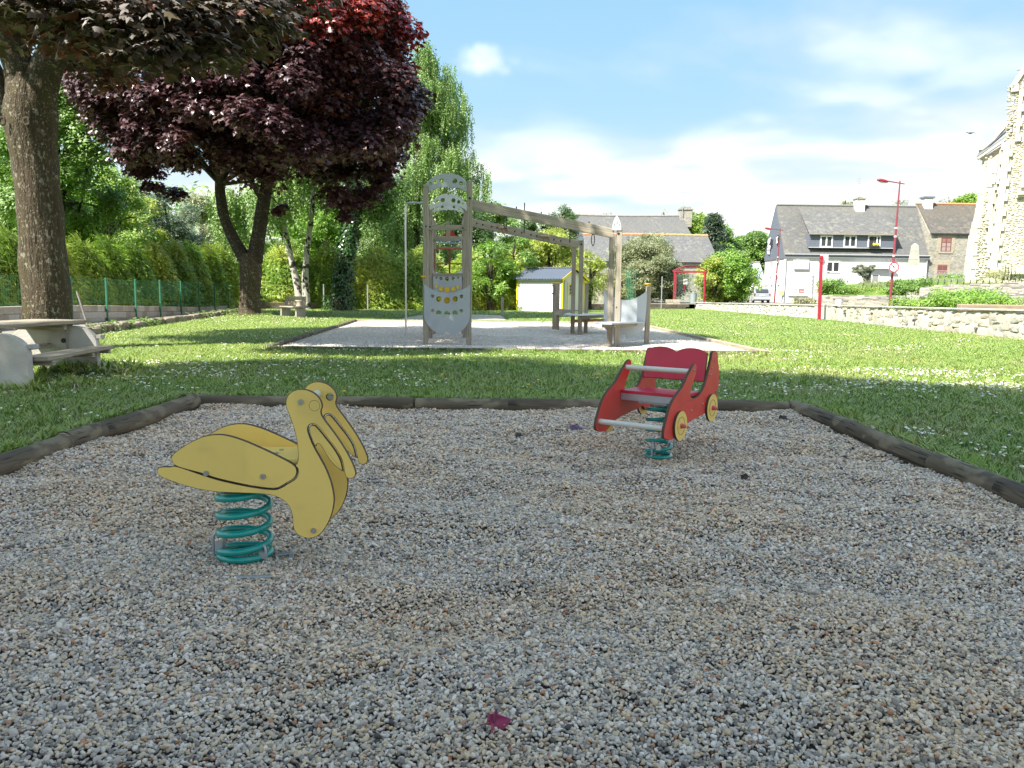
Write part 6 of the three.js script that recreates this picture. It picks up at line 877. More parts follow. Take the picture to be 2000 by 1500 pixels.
// ------------------------------------------------------------------ the white house
{
  const zF = -85, x0 = 28.55, x1 = 43.6, gy0 = 0.35, yG = 5.55, yR = 10.95, dep = 6.6, O = V(x0, gy0, zF), t = thing('white_house', 'long white house with a steep slate roof, wide dormer and white chimney', 'house', O), w = x1 - x0, h = yG - gy0, hr = yR - gy0;
  const X = (px, d = 85) => W(px, 500, d).x - x0, Y = (px, py, d = 85) => W(px, py, d).y - gy0;
  part('wall', [box(w, h, dep, w / 2, h / 2, -dep / 2)], M.plaster, t);
  part('roof', (() => { const mk = (s) => { const g = new THREE.PlaneGeometry(1, 1, 30, 6), P = g.attributes.position, uv = g.attributes.uv; for (let i = 0; i < P.count; i++) { const u = P.getX(i) + 0.5, v = P.getY(i) + 0.5, kick = v < 0.2 ? (0.2 - v) * 0.5 : 0; P.setXYZ(i, -0.12 + u * (w + 0.15), mix(h - 0.1, hr, v) + 0.02 * (fbm(u * 14, v * 5, 2) - 0.5), s > 0 ? mix(0.10, -dep / 2, v) + kick : mix(-dep - 0.10, -dep / 2, v) - kick); uv.setXY(i, u * w, v * 6.9); } g.computeVertexNormals(); return g; }; return [mk(1), mk(-1)]; })(), M.slate, t);
  part('gable', [board([[-dep, h - 0.5], [0, h - 0.5], [0, h], [-dep / 2, hr - 0.05], [-dep, h]], 0.14, [], false).rotateY(-Math.PI / 2).translate(-0.02, 0, 0), board([[-dep, h - 0.5], [0, h - 0.5], [0, h], [-dep / 2, hr - 0.05], [-dep, h]], 0.14, [], false).rotateY(-Math.PI / 2).translate(w, 0, 0)].map((g) => muv(g)), M.slateClad, t, 'slate-clad gable with white lettering');
  part('eaves_board', [box(w + 0.2, 0.34, 0.06, w / 2, h - 0.24, 0.19)], mat([0.17, 0.18, 0.20], 0.6), t); part('soffit', box(w, 0.04, 0.16, w / 2, h - 0.40, 0.085), M.white, t);
  const gut = new THREE.CylinderGeometry(0.075, 0.075, w + 0.2, 8).rotateZ(Math.PI / 2).translate(w / 2, h - 0.06, 0.28); part('gutter', gut, mat([0.3, 0.31, 0.33], 0.5), t); part('downpipe', rod(V(0.06, 0, 0.09), V(0.12, h - 0.3, 0.09), 0.06, 0.06, 8), mat([0.5, 0.5, 0.5], 0.5), t); part('downpipe', rod(V(w - 0.08, 0, 0.09), V(w - 0.08, h - 0.3, 0.09), 0.05, 0.05, 8), mat([0.4, 0.4, 0.41], 0.5), t);
  part('ridge_tiles', Array.from({ length: 36 }, (_, i) => new THREE.CylinderGeometry(0.11, 0.13, 0.43, 7).rotateZ(Math.PI / 2).translate((i + 0.5) * w / 36, hr + 0.02, -dep / 2)), mat([0.2, 0.2, 0.2], 0.8), t).userData.kind = 'stuff';
  const ch = part('chimney', [box(0.95, 1.8, 0.8, X(1672, 88), hr - 0.25, -dep / 2 + 0.3, 0.02)], M.plaster, t); part('chimney_cap', [box(1.15, 0.12, 1.0, X(1672, 88), hr + 0.70, -dep / 2 + 0.3, 0.02), box(0.5, 0.2, 0.5, X(1672, 88), hr + 0.84, -dep / 2 + 0.3)], M.concreteDull, ch); part('aerial', [rod(V(X(1669, 88) - 0.3, hr + 0.2, -dep / 2 + 0.9), V(X(1669, 88) - 0.2, hr + 3.2, -dep / 2 + 0.9), 0.025, 0.02, 6), ...[0, 0.25, 0.5].map((u) => rod(V(X(1669, 88) - 0.55, hr + 2.2 + u, -dep / 2 + 0.9), V(X(1669, 88) - 0.0, hr + 2.3 + u, -dep / 2 + 0.9), 0.018, 0.018, 5))], M.galv, ch);
  // dormer
  const dx0 = X(1581, 84.6), dx1 = X(1749, 84.6), yb = Y(1660, 483.5, 84.6), yt = Y(1660, 456.5, 84.6), zd = 0.12, dorm = part('dormer', [box(dx1 - dx0, yt - yb, 2.6, (dx0 + dx1) / 2, (yb + yt) / 2, zd - 1.3)], M.slateClad, t);
  { const g = new THREE.PlaneGeometry(1, 1, 12, 3), P = g.attributes.position, uv = g.attributes.uv; for (let i = 0; i < P.count; i++) { const u = P.getX(i) + 0.5, v = P.getY(i) + 0.5; P.setXYZ(i, mix(dx0 - 0.2, dx1 + 0.15, u), mix(yt - 0.02, hr - 0.12, v), mix(zd + 0.35, -dep / 2 + 0.02, v)); uv.setXY(i, u * 9 + 4, v * 4.6 + 2); } g.computeVertexNormals(); part('dormer_roof', g, M.slate, dorm); }
  part('dormer_fascia', box(dx1 - dx0 + 0.35, 0.13, 0.05, (dx0 + dx1) / 2, yt - 0.05, zd + 0.33), M.concreteDull, dorm); part('dormer_sill', box(dx1 - dx0 + 0.1, 0.06, 0.14, (dx0 + dx1) / 2, yb - 0.02, zd + 0.05), mat([0.5, 0.51, 0.53], 0.5), dorm);
  part('dormer_cheek', [board([[-2.4, yt], [0, yb], [0, yt]].map(([z, y]) => [z, y]), 0.06, [], false).rotateY(-Math.PI / 2).translate(dx1 + 0.04, 0, zd)], M.slateClad, dorm);
  const win = (a, b, c, e, d, z, open) => { const xa = X(a, d), xb = X(b, d), ya = Y((a + b) / 2, e, d), yb2 = Y((a + b) / 2, c, d), ww = xb - xa, hh = yb2 - ya, cx = (xa + xb) / 2, cy = (ya + yb2) / 2; const f = part('window', [box(ww, 0.14, 0.08, cx, yb2 - 0.07, z), box(ww, 0.14, 0.08, cx, ya + 0.07, z), box(0.13, hh - 0.28, 0.08, xa + 0.065, cy, z), box(0.13, hh - 0.28, 0.08, xb - 0.065, cy, z), box(0.14, hh - 0.28, 0.075, cx + (open ? ww * 0.22 : 0), cy, z + 0.004)], M.white, t); const gm = open ? M.dark : M.room; part('pane', box(ww / 2 - 0.15, hh - 0.28, 0.02, cx - ww / 4 + 0.02, cy, z - 0.03), gm, f); part('pane', box(ww / 2 - 0.15, hh - 0.28, 0.02, cx + ww / 4 - 0.02, cy, z - 0.028), gm, f); return [f, cx, cy, ww, hh, ya]; };
  const dz = zd + 0.045; win(1602, 1626.5, 459.5, 483, 84.6, dz); win(1648, 1673, 459, 483, 84.6, dz);
  { const [f, cx, cy, ww, hh, ya] = win(1695, 1720, 459, 482.5, 84.6, dz, true); part('flowers', Array.from({ length: 9 }, (_, i) => new THREE.IcosahedronGeometry(0.10, 0).translate(cx - 0.1 + (i % 5) * 0.12, ya + 0.22 + 0.06 * (i % 3), dz + 0.16)), mat([0.75, 0.62, 0.06], 0.8), f, 'yellow window-box flowers'); part('window_box', box(1.1, 0.16, 0.18, cx, ya + 0.05, dz + 0.14), M.dark, f); }
  // facade
  const z1 = 0.02; { const [f, cx, cy, ww, hh] = win(1614, 1641.5, 510, 532.5, 85, 0.03); part('pane', box(ww / 2 - 0.2, hh - 0.28, 0.02, cx - ww / 4 + 0.02, cy, 0.014), M.dark, f); part('pane', box(ww / 2 - 0.2, hh - 0.28, 0.02, cx + ww / 4 - 0.02, cy, 0.015), M.dark, f); }
  part('roller_shutter', box(X(1580) - X(1551), 0.98, 0.22, (X(1580) + X(1551)) / 2, Y(1565, 517), 0.1, 0.03), mat([0.62, 0.62, 0.61], 0.7), t); part('shutter_ribs', [box(0.14, 1.9, 0.05, X(1551), Y(1565, 524), 0.03), box(0.05, 1.5, 0.03, X(1536), Y(1536, 522), 0.016)], M.white, t);
  { const [f, cx, cy, ww, hh] = win(1547, 1576.5, 562, 574.5, 85, 0.03); part('poster', [box(ww * 0.33, hh * 0.50, 0.01, cx + ww * 0.25, cy + 0.02, 0.05)], mat([0.55, 0.05, 0.04], 0.7), f, 'red poster'); part('poster_stripe', [box(ww * 0.30, hh * 0.10, 0.006, cx + ww * 0.25, cy - 0.02, 0.058).rotateZ(0)], M.white, f); part('blind', box(ww * 0.36, hh * 0.55, 0.01, cx - ww * 0.25, cy + 0.02, 0.045), mat([0.45, 0.42, 0.40], 0.8), f); part('sill', box(ww + 0.5, 0.10, 0.16, cx, cy - hh / 2 - 0.12, 0.07), M.white, t); }
  part('letter_box', [box(0.46, 0.50, 0.24, X(1528.5), Y(1528, 572.5), 0.13, 0.02), box(0.3, 0.04, 0.02, X(1528.5), Y(1528, 570.5), 0.258)], mat([0.72, 0.64, 0.25], 0.5), t, 'pale yellow letter box');
  { const a = X(1691), b = X(1719), y1 = Y(1705, 536); const f = part('door', [box(0.12, y1, 0.08, a, y1 / 2, 0.03), box(0.12, y1, 0.08, (a + b) / 2, y1 / 2, 0.03), box(0.12, y1, 0.08, b, y1 / 2, 0.03), box(b - a, 0.12, 0.07, (a + b) / 2, y1, 0.03)], M.white, t); part('pane', box((b - a) / 2 - 0.12, y1 - 0.2, 0.02, (3 * a + b) / 4, y1 / 2, 0.01), M.room, f); part('pane', box((b - a) / 2 - 0.12, y1 - 0.2, 0.02, (a + 3 * b) / 4, y1 / 2, 0.012), mat([0.28, 0.28, 0.28], 0.2), f); part('awning', box(4.2, 0.06, 0.5, (a + b) / 2 + 0.2, Y(1700, 524), 0.25), M.white, t); }
  // gable: narrow windows, brackets, white script letters
  const gz = (k) => -dep * k, gw = (k, y, hh, ww, m, lab) => { const f = part('gable_window', box(0.06, hh, ww, -0.18 + 0.0, y, gz(k)), m, t); return f; };
  gw(0.30, Y(1505, 466), 1.0, 0.42, M.dark); gw(0.62, Y(1503, 470), 0.9, 0.42, M.dark);
  for (const [k, y] of [[0.25, 4.6], [0.6, 4.5]]) part('bracket_lamp', box(0.3, 0.22, 0.2, -0.15, y, gz(k)), M.concreteDull, t);
  for (const k of [0.2, 0.55, 0.85]) { const f = part('gable_window', box(0.05, 0.75, 0.62, -0.02, 1.6, gz(k)), M.white, t); part('pane', box(0.02, 0.6, 0.46, -0.05, 1.6, gz(k)), mat([0.42, 0.42, 0.42], 0.3), f); part('reveal', box(0.16, 0.07, 0.7, -0.08, 2.02, gz(k)), M.white, f); }
  for (const [k, y] of [[0.3, 2.9], [0.62, 2.9]]) part('wall_lamp', new THREE.SphereGeometry(0.14, 10, 8).translate(-0.12, y, gz(k)), M.galv, t);
  const font = await new FontLoader().loadAsync('fonts/droid/droid_serif_bold.typeface.json'); const txt = (s, size, k, y, rz) => { const g = new TextGeometry(s, { font, size, depth: 0.04, curveSegments: 5 }); g.computeBoundingBox(); g.translate(-g.boundingBox.max.x / 2, 0, 0).rotateZ(rz).rotateY(-Math.PI / 2).translate(-0.20, y, gz(k)); return g; };
  part('white_letters', [txt('g', 1.25, 0.72, h + 0.95, 0.1), txt('a', 1.0, 0.74, h + 0.22, -0.2), txt('r', 0.85, 0.30, h + 1.25, 0.3)], mat([0.85, 0.86, 0.88], 0.5), t, 'white lettering on the slate gable');
}
// ------------------------------------------------------------------ stone house on the right of it
{
  const zF = -85.2, x0 = 43.75, x1 = 53.0, gy0 = 2.2, O = V(x0, gy0, zF), t = thing('stone_house', 'grey stone house with red shuttered window and red door beside the church', 'house', O), w = x1 - x0, yE = W(1850, 455, 85).y - gy0, yR = W(1850, 398.5, 88.5).y - gy0, dep = 6.8, X = (px) => W(px, 500, 85).x - x0, Y = (py) => W(1845, py, 85).y - gy0;
  part('wall', box(w, yE + 0.0, dep, w / 2, yE / 2, -dep / 2), M.rubble, t);
  const mk = (s) => { const g = new THREE.PlaneGeometry(1, 1, 20, 6), P = g.attributes.position, uv = g.attributes.uv; for (let i = 0; i < P.count; i++) { const u = P.getX(i) + 0.5, v = P.getY(i) + 0.5; P.setXYZ(i, u * w + 0.02, mix(yE - 0.05, yR, v) + 0.05 * (fbm(u * 9, v * 4, 3) - 0.5), s > 0 ? mix(0.22, -dep / 2, v) : mix(-dep - 0.2, -dep / 2, v)); uv.setXY(i, u * w + 3, v * 4.6 + 3); } g.computeVertexNormals(); return g; };
  part('roof', [mk(1), mk(-1)], mat([0.50, 0.465, 0.435], 0.85, { map: rep(T.slate, 0.12), ...bump(rep(T.slateB, 0.12), 0.01) }), t);
  part('ridge_tiles', Array.from({ length: 22 }, (_, i) => new THREE.CylinderGeometry(0.12, 0.14, 0.44, 7).rotateZ(Math.PI / 2).translate((i + 0.5) * w / 22, yR + 0.02, -dep / 2)), M.orangeTile, t).userData.kind = 'stuff';
  for (const x of [0.02, w - 0.22]) part('gable', muv(board([[-dep, yE - 0.2], [0, yE - 0.2], [-dep / 2, yR - 0.08]], 0.2, [], false)).rotateY(-Math.PI / 2).translate(x + 0.1, 0, 0), M.rubble, t);
  part('eaves_board', box(w, 0.14, 0.08, w / 2, yE - 0.1, 0.2), M.dark, t);
  const ch = part('chimney', box(0.9, 2.2, 0.9, X(1812) + 1.25, yR - 0.55, -dep / 2 + 0.2, 0.02), M.plaster, t); part('chimney_cap', box(1.15, 0.16, 1.1, X(1812) + 1.25, yR + 0.63, -dep / 2 + 0.2), M.slateClad, ch);
  const dres = mat([0.52, 0.47, 0.39], 0.9, { map: rep(T.stone, 0.7) }), redw = mat([0.17, 0.06, 0.055], 0.7), pink = mat([0.26, 0.13, 0.115], 0.8);
  { const a = X(1838.5), b = X(1858), y0 = Y(491), y1 = Y(464); part('lintel', [box(b - a + 1.0, 0.5, 0.06, (a + b) / 2, y1 + 0.25, 0.01), box(0.35, y1 - y0, 0.06, a - 0.2, (y0 + y1) / 2, 0.012), box(0.35, y1 - y0, 0.06, b + 0.2, (y0 + y1) / 2, 0.012), box(b - a + 0.5, 0.2, 0.09, (a + b) / 2, y0 - 0.1, 0.012)], dres, t); const f = part('window', [box(b - a, y1 - y0, 0.05, (a + b) / 2, (y0 + y1) / 2, 0.012)], redw, t); for (const i of [0, 1]) for (const j of [0, 1, 2]) part('pane', box((b - a) * 0.36, (y1 - y0) * (j === 2 ? 0.24 : 0.27), 0.02, mix(a, b, 0.26 + 0.48 * i), mix(y0, y1, 0.18 + 0.31 * j), 0.042), j === 2 ? pink : mat([0.34, 0.26, 0.24], 0.3), f); }
  { const a = X(1834.5), b = X(1853.5), y1 = Y(516.5); part('lintel', [box(b - a + 0.9, 0.45, 0.06, (a + b) / 2, y1 + 0.22, 0.01), box(0.3, y1, 0.06, a - 0.16, y1 / 2, 0.011), box(0.3, y1, 0.06, b + 0.16, y1 / 2, 0.011)], dres, t); const f = part('door', box(b - a, y1, 0.05, (a + b) / 2, y1 / 2, 0.012), pink, t); part('door_panel', [box((b - a) * 0.44, y1 * 0.2, 0.02, mix(a, b, 0.25), y1 * 0.86, 0.04), box((b - a) * 0.44, y1 * 0.2, 0.02, mix(a, b, 0.75), y1 * 0.86, 0.04)], redw, f); part('brace', [bar(V(mix(a, b, 0.52), 0.2, 0.05), V(mix(a, b, 0.95), y1 * 0.72, 0.05), 0.02, 0.07, 0), box(b - a, 0.07, 0.02, (a + b) / 2, y1 * 0.73, 0.045)], mat([0.38, 0.28, 0.25], 0.8), f); }
}
// ------------------------------------------------------------------ terraces, hedges, lamps, monument
M.dry = mat([1, 1, 1], 0.95, { map: rep(T.rubble, 0.42, 0.62), ...bump(rep(T.fine, 1), 0.015) });
function dryWall(label, pts, th = 0.35) { // pts [px, pyBase, pyTop, depth]: flat slates laid dry, course on course
  const t = thing('dry_stone_wall', label, 'wall', V(0, 0, 0)), r = rng(Math.round(pts[0][0])), gs = []; const q = pts.map(([px, yb, yt, d]) => { const a = W(px, yb, d); return { x: a.x, z: a.z, y0: a.y - 0.15, y1: W(px, yt, d).y }; });
  for (let i = 0; i < q.length - 1; i++) { const A = q[i], B = q[i + 1], L = Math.hypot(B.x - A.x, B.z - A.z), an = Math.atan2(-(B.z - A.z), B.x - A.x); part('wall_core', (() => { const s = muv(board([[0, A.y0], [L, B.y0], [L, B.y1 - 0.05], [0, A.y1 - 0.05]], th * 0.7, [], false)); return s.rotateY(an).translate(A.x, 0, A.z - th * 0.4); })(), M.dry, t);
    const H = Math.max(A.y1 - A.y0, B.y1 - B.y0); for (let y = 0; y < H; y += 0.085) { for (let s = 0; s < L;) { const w = 0.18 + 0.4 * r(), u = (s + w / 2) / L, yy = mix(A.y0, B.y0, u) + y + 0.04; if (yy < mix(A.y1, B.y1, u) && u < 1) { const h = 0.055 + 0.035 * r(); gs.push(new THREE.BoxGeometry(w * 0.96, h, th * 0.5).translate(0, 0, (r() - 0.5) * 0.07).rotateZ((r() - 0.5) * 0.05).rotateY(an).translate(mix(A.x, B.x, u), yy, mix(A.z, B.z, u) - 0.1)); } s += w; } } }
  const n = gs.length, tones = [[], [], []]; gs.forEach((g) => tones[Math.floor(r() * 3)].push(g)); tones.forEach((l, i) => { if (l.length) part('slate_courses', l, mat([[0.27, 0.26, 0.235], [0.37, 0.355, 0.32], [0.19, 0.185, 0.17]][i], 0.95), t).userData.kind = 'stuff'; }); return t;
}
dryWall('dry slate wall under the hedge left of the street lamp', [[1598, 597, 577.5, 47], [1790, 598, 577.5, 45]]);
dryWall('tall dry slate retaining wall below the church lawn, right of the steps', [[1797, 590, 562, 43.5], [1840, 592, 556, 43], [2010, 602, 551, 41], [2200, 620, 545, 38]]);
{ const t = thing('stone_steps', 'short flight of pale stone steps between the two slate walls', 'steps', W(1788, 592, 44)); t.position.y = 0.55; for (let i = 0; i < 6; i++) part('step', box(1.1, 0.17, 0.4, 0.25 + i * 0.12, 0.08 + i * 0.17, -i * 0.36, 0.02), M.concrete, t); part('step_wall', box(0.9, 0.34, 0.5, -0.1, 0.2, 0.3, 0.03), mat([0.72, 0.66, 0.52], 0.9, { map: rep(T.stone, 0.8) }), t); }
{ // upper lawns behind the slate walls
  const mk = (pts, name) => { const s = pts.map(([px, py, d]) => W(px, py, d)); const g = new THREE.BufferGeometry(), pos = [], uv = [], idx = []; s.forEach((p) => { pos.push(p.x, p.y, p.z); uv.push(p.x, p.z); }); for (let i = 1; i < s.length - 1; i++) idx.push(0, i, i + 1); g.setAttribute('position', new THREE.Float32BufferAttribute(pos, 3)); g.setAttribute('uv', new THREE.Float32BufferAttribute(uv, 2)); g.setIndex(idx); g.computeVertexNormals(); return struct(name, g, M.lawn); };
  mk([[1797, 563, 43.7], [1840, 557, 43.2], [2010, 552, 41.2], [2300, 545, 40], [2300, 540, 75], [1905, 540.5, 78], [1790, 546, 74]], 'church_lawn'); mk([[1598, 578, 47.2], [1795, 578, 45.2], [1800, 560, 46], [1795, 545, 78], [1598, 560, 80]], 'bank');
}
function mound(name, label, cat, spots, n, size, tone, leaf = sprayLeaf, group) { const c = V(0, 0, 0); spots.forEach((s) => c.add(s.p)); c.multiplyScalar(1 / spots.length); c.y = Math.min(...spots.map((s) => s.p.y)); const t = thing(name, label, cat, c); const cl = spots.map((s) => ({ c: s.p.clone().sub(c), r: s.r, k: s.k || 0.7 })); const g = greens[tone]; scatter('foliage', leaf, bgMat, leaves(cl, n, size, () => mix3(g[0], g[1], R()), { pow: 0.5 }), t, 'stuff'); part('stems', cl.slice(0, 40).map((k, i) => limb([V(k.c.x, -0.1, k.c.z), V(k.c.x + 0.05, Math.max(0.1, k.c.y * 0.6), k.c.z), V(k.c.x, Math.max(0.2, k.c.y), k.c.z)], [0.03, 0.02, 0.01], 4, 5, 0, i)), M.barkDark, t); return t; }
const rowSpots = (px0, px1, py, d0, d1, n, r, jy) => Array.from({ length: n }, (_, i) => { const u = (i + 0.5) / n; return { p: W(mix(px0, px1, u), py + rr(-jy, jy), mix(d0, d1, u) + rr(-0.5, 0.5)), r: r * rr(0.8, 1.2) }; });
mound('shrub_border', 'low green shrubs spreading behind the rubble wall right of the street lamp', 'shrubs', [...rowSpots(1742, 1960, 593, 36, 31, 22, 0.42, 4), ...rowSpots(1830, 1945, 584, 36, 33, 16, 0.5, 4), ...rowSpots(1935, 2010, 592, 32, 30, 6, 0.3, 2)], 85, 0.30, 'fresh');
mound('hedge', 'rounded green hedge on the slate wall left of the topiary', 'hedge', [...rowSpots(1606, 1650, 568, 48, 47.5, 8, 0.5, 4), ...rowSpots(1606, 1645, 557, 48, 47.5, 7, 0.5, 4)], 85, 0.3, 'mid');
mound('hedge', 'low yellow-green hedge on the slate wall below the topiary', 'hedge', rowSpots(1645, 1740, 570, 47.5, 46.5, 14, 0.42, 3), 80, 0.28, 'bright');
mound('hedge', 'rounded green hedge on the slate wall right of the street lamp', 'hedge', [...rowSpots(1740, 1792, 566, 46, 45.5, 9, 0.55, 4), ...rowSpots(1745, 1820, 553, 46.5, 46, 9, 0.45, 3)], 90, 0.3, 'mid');
mound('hedge', 'small reddish-green clipped hedge at the foot of the white house', 'hedge', rowSpots(1550, 1600, 588, 62, 60, 9, 0.4, 2), 80, 0.26, 'olive');
mound('flower_bush', 'grey-green lavender bush with yellow flowers under the topiary', 'bush', rowSpots(1680, 1735, 556, 50, 50, 6, 0.5, 2), 70, 0.24, 'grey', sprayFine);
mound('flower_bush', 'yellow flowering plants along the top of the low hedge', 'bush', rowSpots(1655, 1720, 563, 48.5, 48.5, 8, 0.26, 1), 60, 0.22, 'lime', sprayFine);
mound('shrub', 'grey-green shrub on the church lawn by the church wall', 'shrub', rowSpots(1930, 1960, 541, 46, 46, 5, 0.5, 3), 80, 0.26, 'olive', sprayFine);
mound('rose_bush', 'sparse reddish rose bush climbing before the church wall', 'bush', [...rowSpots(1955, 1995, 540, 44, 44, 5, 0.5, 4), ...rowSpots(1960, 1985, 520, 44, 44, 4, 0.35, 6)], 34, 0.2, 'grey', sprayFine);
mound('plants', 'low grasses along the top of the slate retaining wall', 'plants', rowSpots(1800, 2000, 551, 44, 42, 16, 0.22, 1.5), 40, 0.22, 'olive', sprayFine);
mound('hedge', 'thin clipped hedge at the foot of the stone house', 'hedge', rowSpots(1835, 1888, 541, 80, 80, 8, 0.45, 0.6), 60, 0.4, 'fresh');
mound('shrub', 'reddish shrub beside the post of the red sign', 'shrub', rowSpots(1598, 1606, 572, 50, 50, 3, 0.35, 5), 40, 0.22, 'olive', sprayFine);
{ const t = thing('planter_edge', 'low brown stone planter edge behind the rubble wall at the right edge', 'planter', W(1965, 604, 27)); t.position.y = 0.72; part('edge_stone', box(3.2, 0.24, 0.3, 0, 0.06, 0, 0.04), mat([0.42, 0.33, 0.25], 0.95, { map: rep(T.stone, 0.6) }), t); }
solo('marker_stone', box(0.30, 0.44, 0.06, 0, 0.22, 0, 0.01), M.white, 'white square panel leaning on the slate wall', 'panel', null, null, V(W(1637, 595, 46.2).x, 0.52, -46.2));
// topiary: cloud-pruned tree
{
  const d = 51, b = W(1691, 552, d), t = thing('topiary_tree', 'cloud-pruned topiary tree with flat green pads before the white house', 'tree', b), q = (px, py, dd = 0) => W(px, py, d + dd).sub(b); const pads = [[1681, 519, 0.28], [1670, 524, 0.2], [1692, 523, 0.25], [1704, 520, 0.22], [1671, 530, 0.26], [1683, 529, 0.25], [1697, 530, 0.22], [1703, 527, 0.16], [1688, 537, 0.2]];
  part('trunk', [limb([q(1691, 554), q(1688, 545), q(1682, 535), q(1673, 531)], [0.11, 0.08, 0.06, 0.03], 8, 7, 0.1, 1), limb([q(1691, 552), q(1695, 543), q(1700, 534), q(1704, 523)], [0.09, 0.07, 0.05, 0.03], 8, 7, 0.1, 2), limb([q(1688, 545), q(1688, 533), q(1684, 521)], [0.07, 0.05, 0.03], 8, 7, 0.1, 3)], M.barkDark, t);
  for (const [x, y, r] of pads) { const c = q(x, y, rr(-0.2, 0.2)); const l = []; for (let i = 0; i < 150; i++) { const s = sph(), v = rr(0.7, 1.2), k = Math.pow(R(), 0.3); l.push([c.x + s.x * r * 1.1 * k, c.y + s.y * 0.09 * k, c.z + s.z * r * 0.9 * k, s.x, s.y + 0.4, s.z, R() * 6, 0.10, 0.24 * v, 0.27 * v, 0.15 * v]); } scatter('pad', sprayFine, bgMat, l, t, 'stuff'); }
}
// war memorial obelisk with railings
{
  const d = 57, b = W(1782, 552, d), t = thing('obelisk', 'grey granite obelisk monument on a plinth before the white house', 'monument', V(b.x, b.y, b.z)), m = d / F, H = (y) => W(1782, y, d).y - b.y, g = mat([0.52, 0.52, 0.50], 0.8, { map: rep(T.stone, 0.8) }); const tp = (w0, w1, y0, y1) => { const c = new THREE.CylinderGeometry(w1 / Math.SQRT2, w0 / Math.SQRT2, y1 - y0, 4).rotateY(Math.PI / 4).translate(0, (y0 + y1) / 2, 0).toNonIndexed(); c.computeVertexNormals(); return muv(c); };
  part('shaft', [tp(14 * m, 9.5 * m, H(507), H(480)), tp(15 * m, 14.3 * m, H(520), H(507.4))], g, t); part('tip', tp(9.5 * m, 2 * m, H(480), H(475)), g, t); part('plinth', [tp(17.5 * m, 17 * m, H(533), H(520)), tp(18.5 * m, 18.5 * m, H(552), H(533.4))], M.white, t);
  const r = thing('iron_railing', 'dark iron railing round the obelisk in front of the stone house', 'railing', V(b.x, b.y, b.z)); const gs = []; for (let k = 0; k < 28; k++) { const x = -2.1 + k * 0.19; if (Math.abs(x) < 0.38) continue; gs.push(box(0.022, 0.58, 0.022, x, 0.36, 1.0)); gs.push(new THREE.ConeGeometry(0.035, 0.12, 5).translate(x, 0.70, 1.0)); } part('pales', gs, mat([0.22, 0.23, 0.24], 0.6), r).userData.kind = 'stuff'; part('rail', [bar(V(-2.2, 0.56, 1.0), V(3.0, 0.56, 1.0), 0.03, 0.03), bar(V(-2.2, 0.16, 1.0), V(3.0, 0.16, 1.0), 0.03, 0.03)], mat([0.22, 0.23, 0.24], 0.6), r);
}
// lamps and signs
function lamp(label, px, yb, yt, d, arm, headPx, headPy, group) {
  const base = W(px, yb, d), top = W(px + (yb - yt) * 0.083, yt, d), t = thing('street_lamp', label, 'street lamp', base), q = (x, y) => W(x, y, d).sub(base), tp = top.clone().sub(base), mid = tp.clone().multiplyScalar(0.56), H = tp.y;
  const lo = tp.clone().multiplyScalar(0.01); part('pole', [rod(V(0, -0.2, 0), tp.clone().multiplyScalar(0.63), 0.062 * arm, 0.055 * arm, 12), rod(tp.clone().multiplyScalar(0.63), tp.clone().multiplyScalar(1.02), 0.045 * arm, 0.032 * arm, 10)], mat([0.22, 0.035, 0.05], 0.45), t);
  part('clamp_band', [0.40, 0.56, 0.63].map((k) => { const c = tp.clone().multiplyScalar(k); return new THREE.CylinderGeometry(0.07 * arm, 0.07 * arm, 0.08, 10).translate(c.x, c.y, c.z); }), mat([0.6, 0.58, 0.58], 0.5), t);
  const h = q(headPx, headPy), e = tp.clone().add(V((tp.x - h.x) * 0.28, -0.03 * arm, 0)); part('arm', rod(h.clone().add(V(0.15, 0, 0)), e, 0.03 * arm, 0.025 * arm, 8), mat([0.22, 0.035, 0.05], 0.45), t);
  part('lamp_head', new THREE.SphereGeometry(0.30 * arm, 16, 10).scale(1, 0.28, 0.45).rotateZ(-0.18).translate(h.x, h.y, h.z), M.redPaint, t); part('lamp_glass', new THREE.SphereGeometry(0.22 * arm, 14, 8).scale(1, 0.26, 0.42).rotateZ(-0.18).translate(h.x, h.y - 0.05 * arm, h.z), mat([0.6, 0.6, 0.58], 0.2), t); return [t, q];
}
lamp('tall red street lamp with the round road sign, nearest the church', 1738, 592, 358, 40, 1, 1724, 353);
lamp('smaller red street lamp standing at the corner of the white house', 1512, 592, 449, 80, 1.25, 1500, 446.5);
{
  const d = 39.7, c = W(1746, 522, d), t = thing('road_sign', 'round white no-turn road sign with red ring on the street lamp', 'road sign', c), r = 10.2 * d / F;
  part('disc', new THREE.CylinderGeometry(r, r, 0.02, 36).rotateX(Math.PI / 2), mat([0.82, 0.82, 0.82], 0.4), t); part('red_ring', new THREE.RingGeometry(r * 0.78, r * 0.985, 40).translate(0, 0, 0.014), M.redPaint, t);
  const bk = [bar(V(-r * 0.16, -r * 0.5, 0.016), V(-r * 0.16, r * 0.26, 0.016), 0.004, r * 0.13, 0), bar(V(-r * 0.2, r * 0.26, 0.016), V(r * 0.42, r * 0.26, 0.016), 0.004, r * 0.13, 0)]; part('black_arrow', bk, M.dark, t); part('diagonal_bar', bar(V(-r * 0.55, r * 0.55, 0.021), V(r * 0.55, -r * 0.55, 0.021), 0.004, r * 0.12, 0), mat([0.12, 0.04, 0.07], 0.5), t);
}
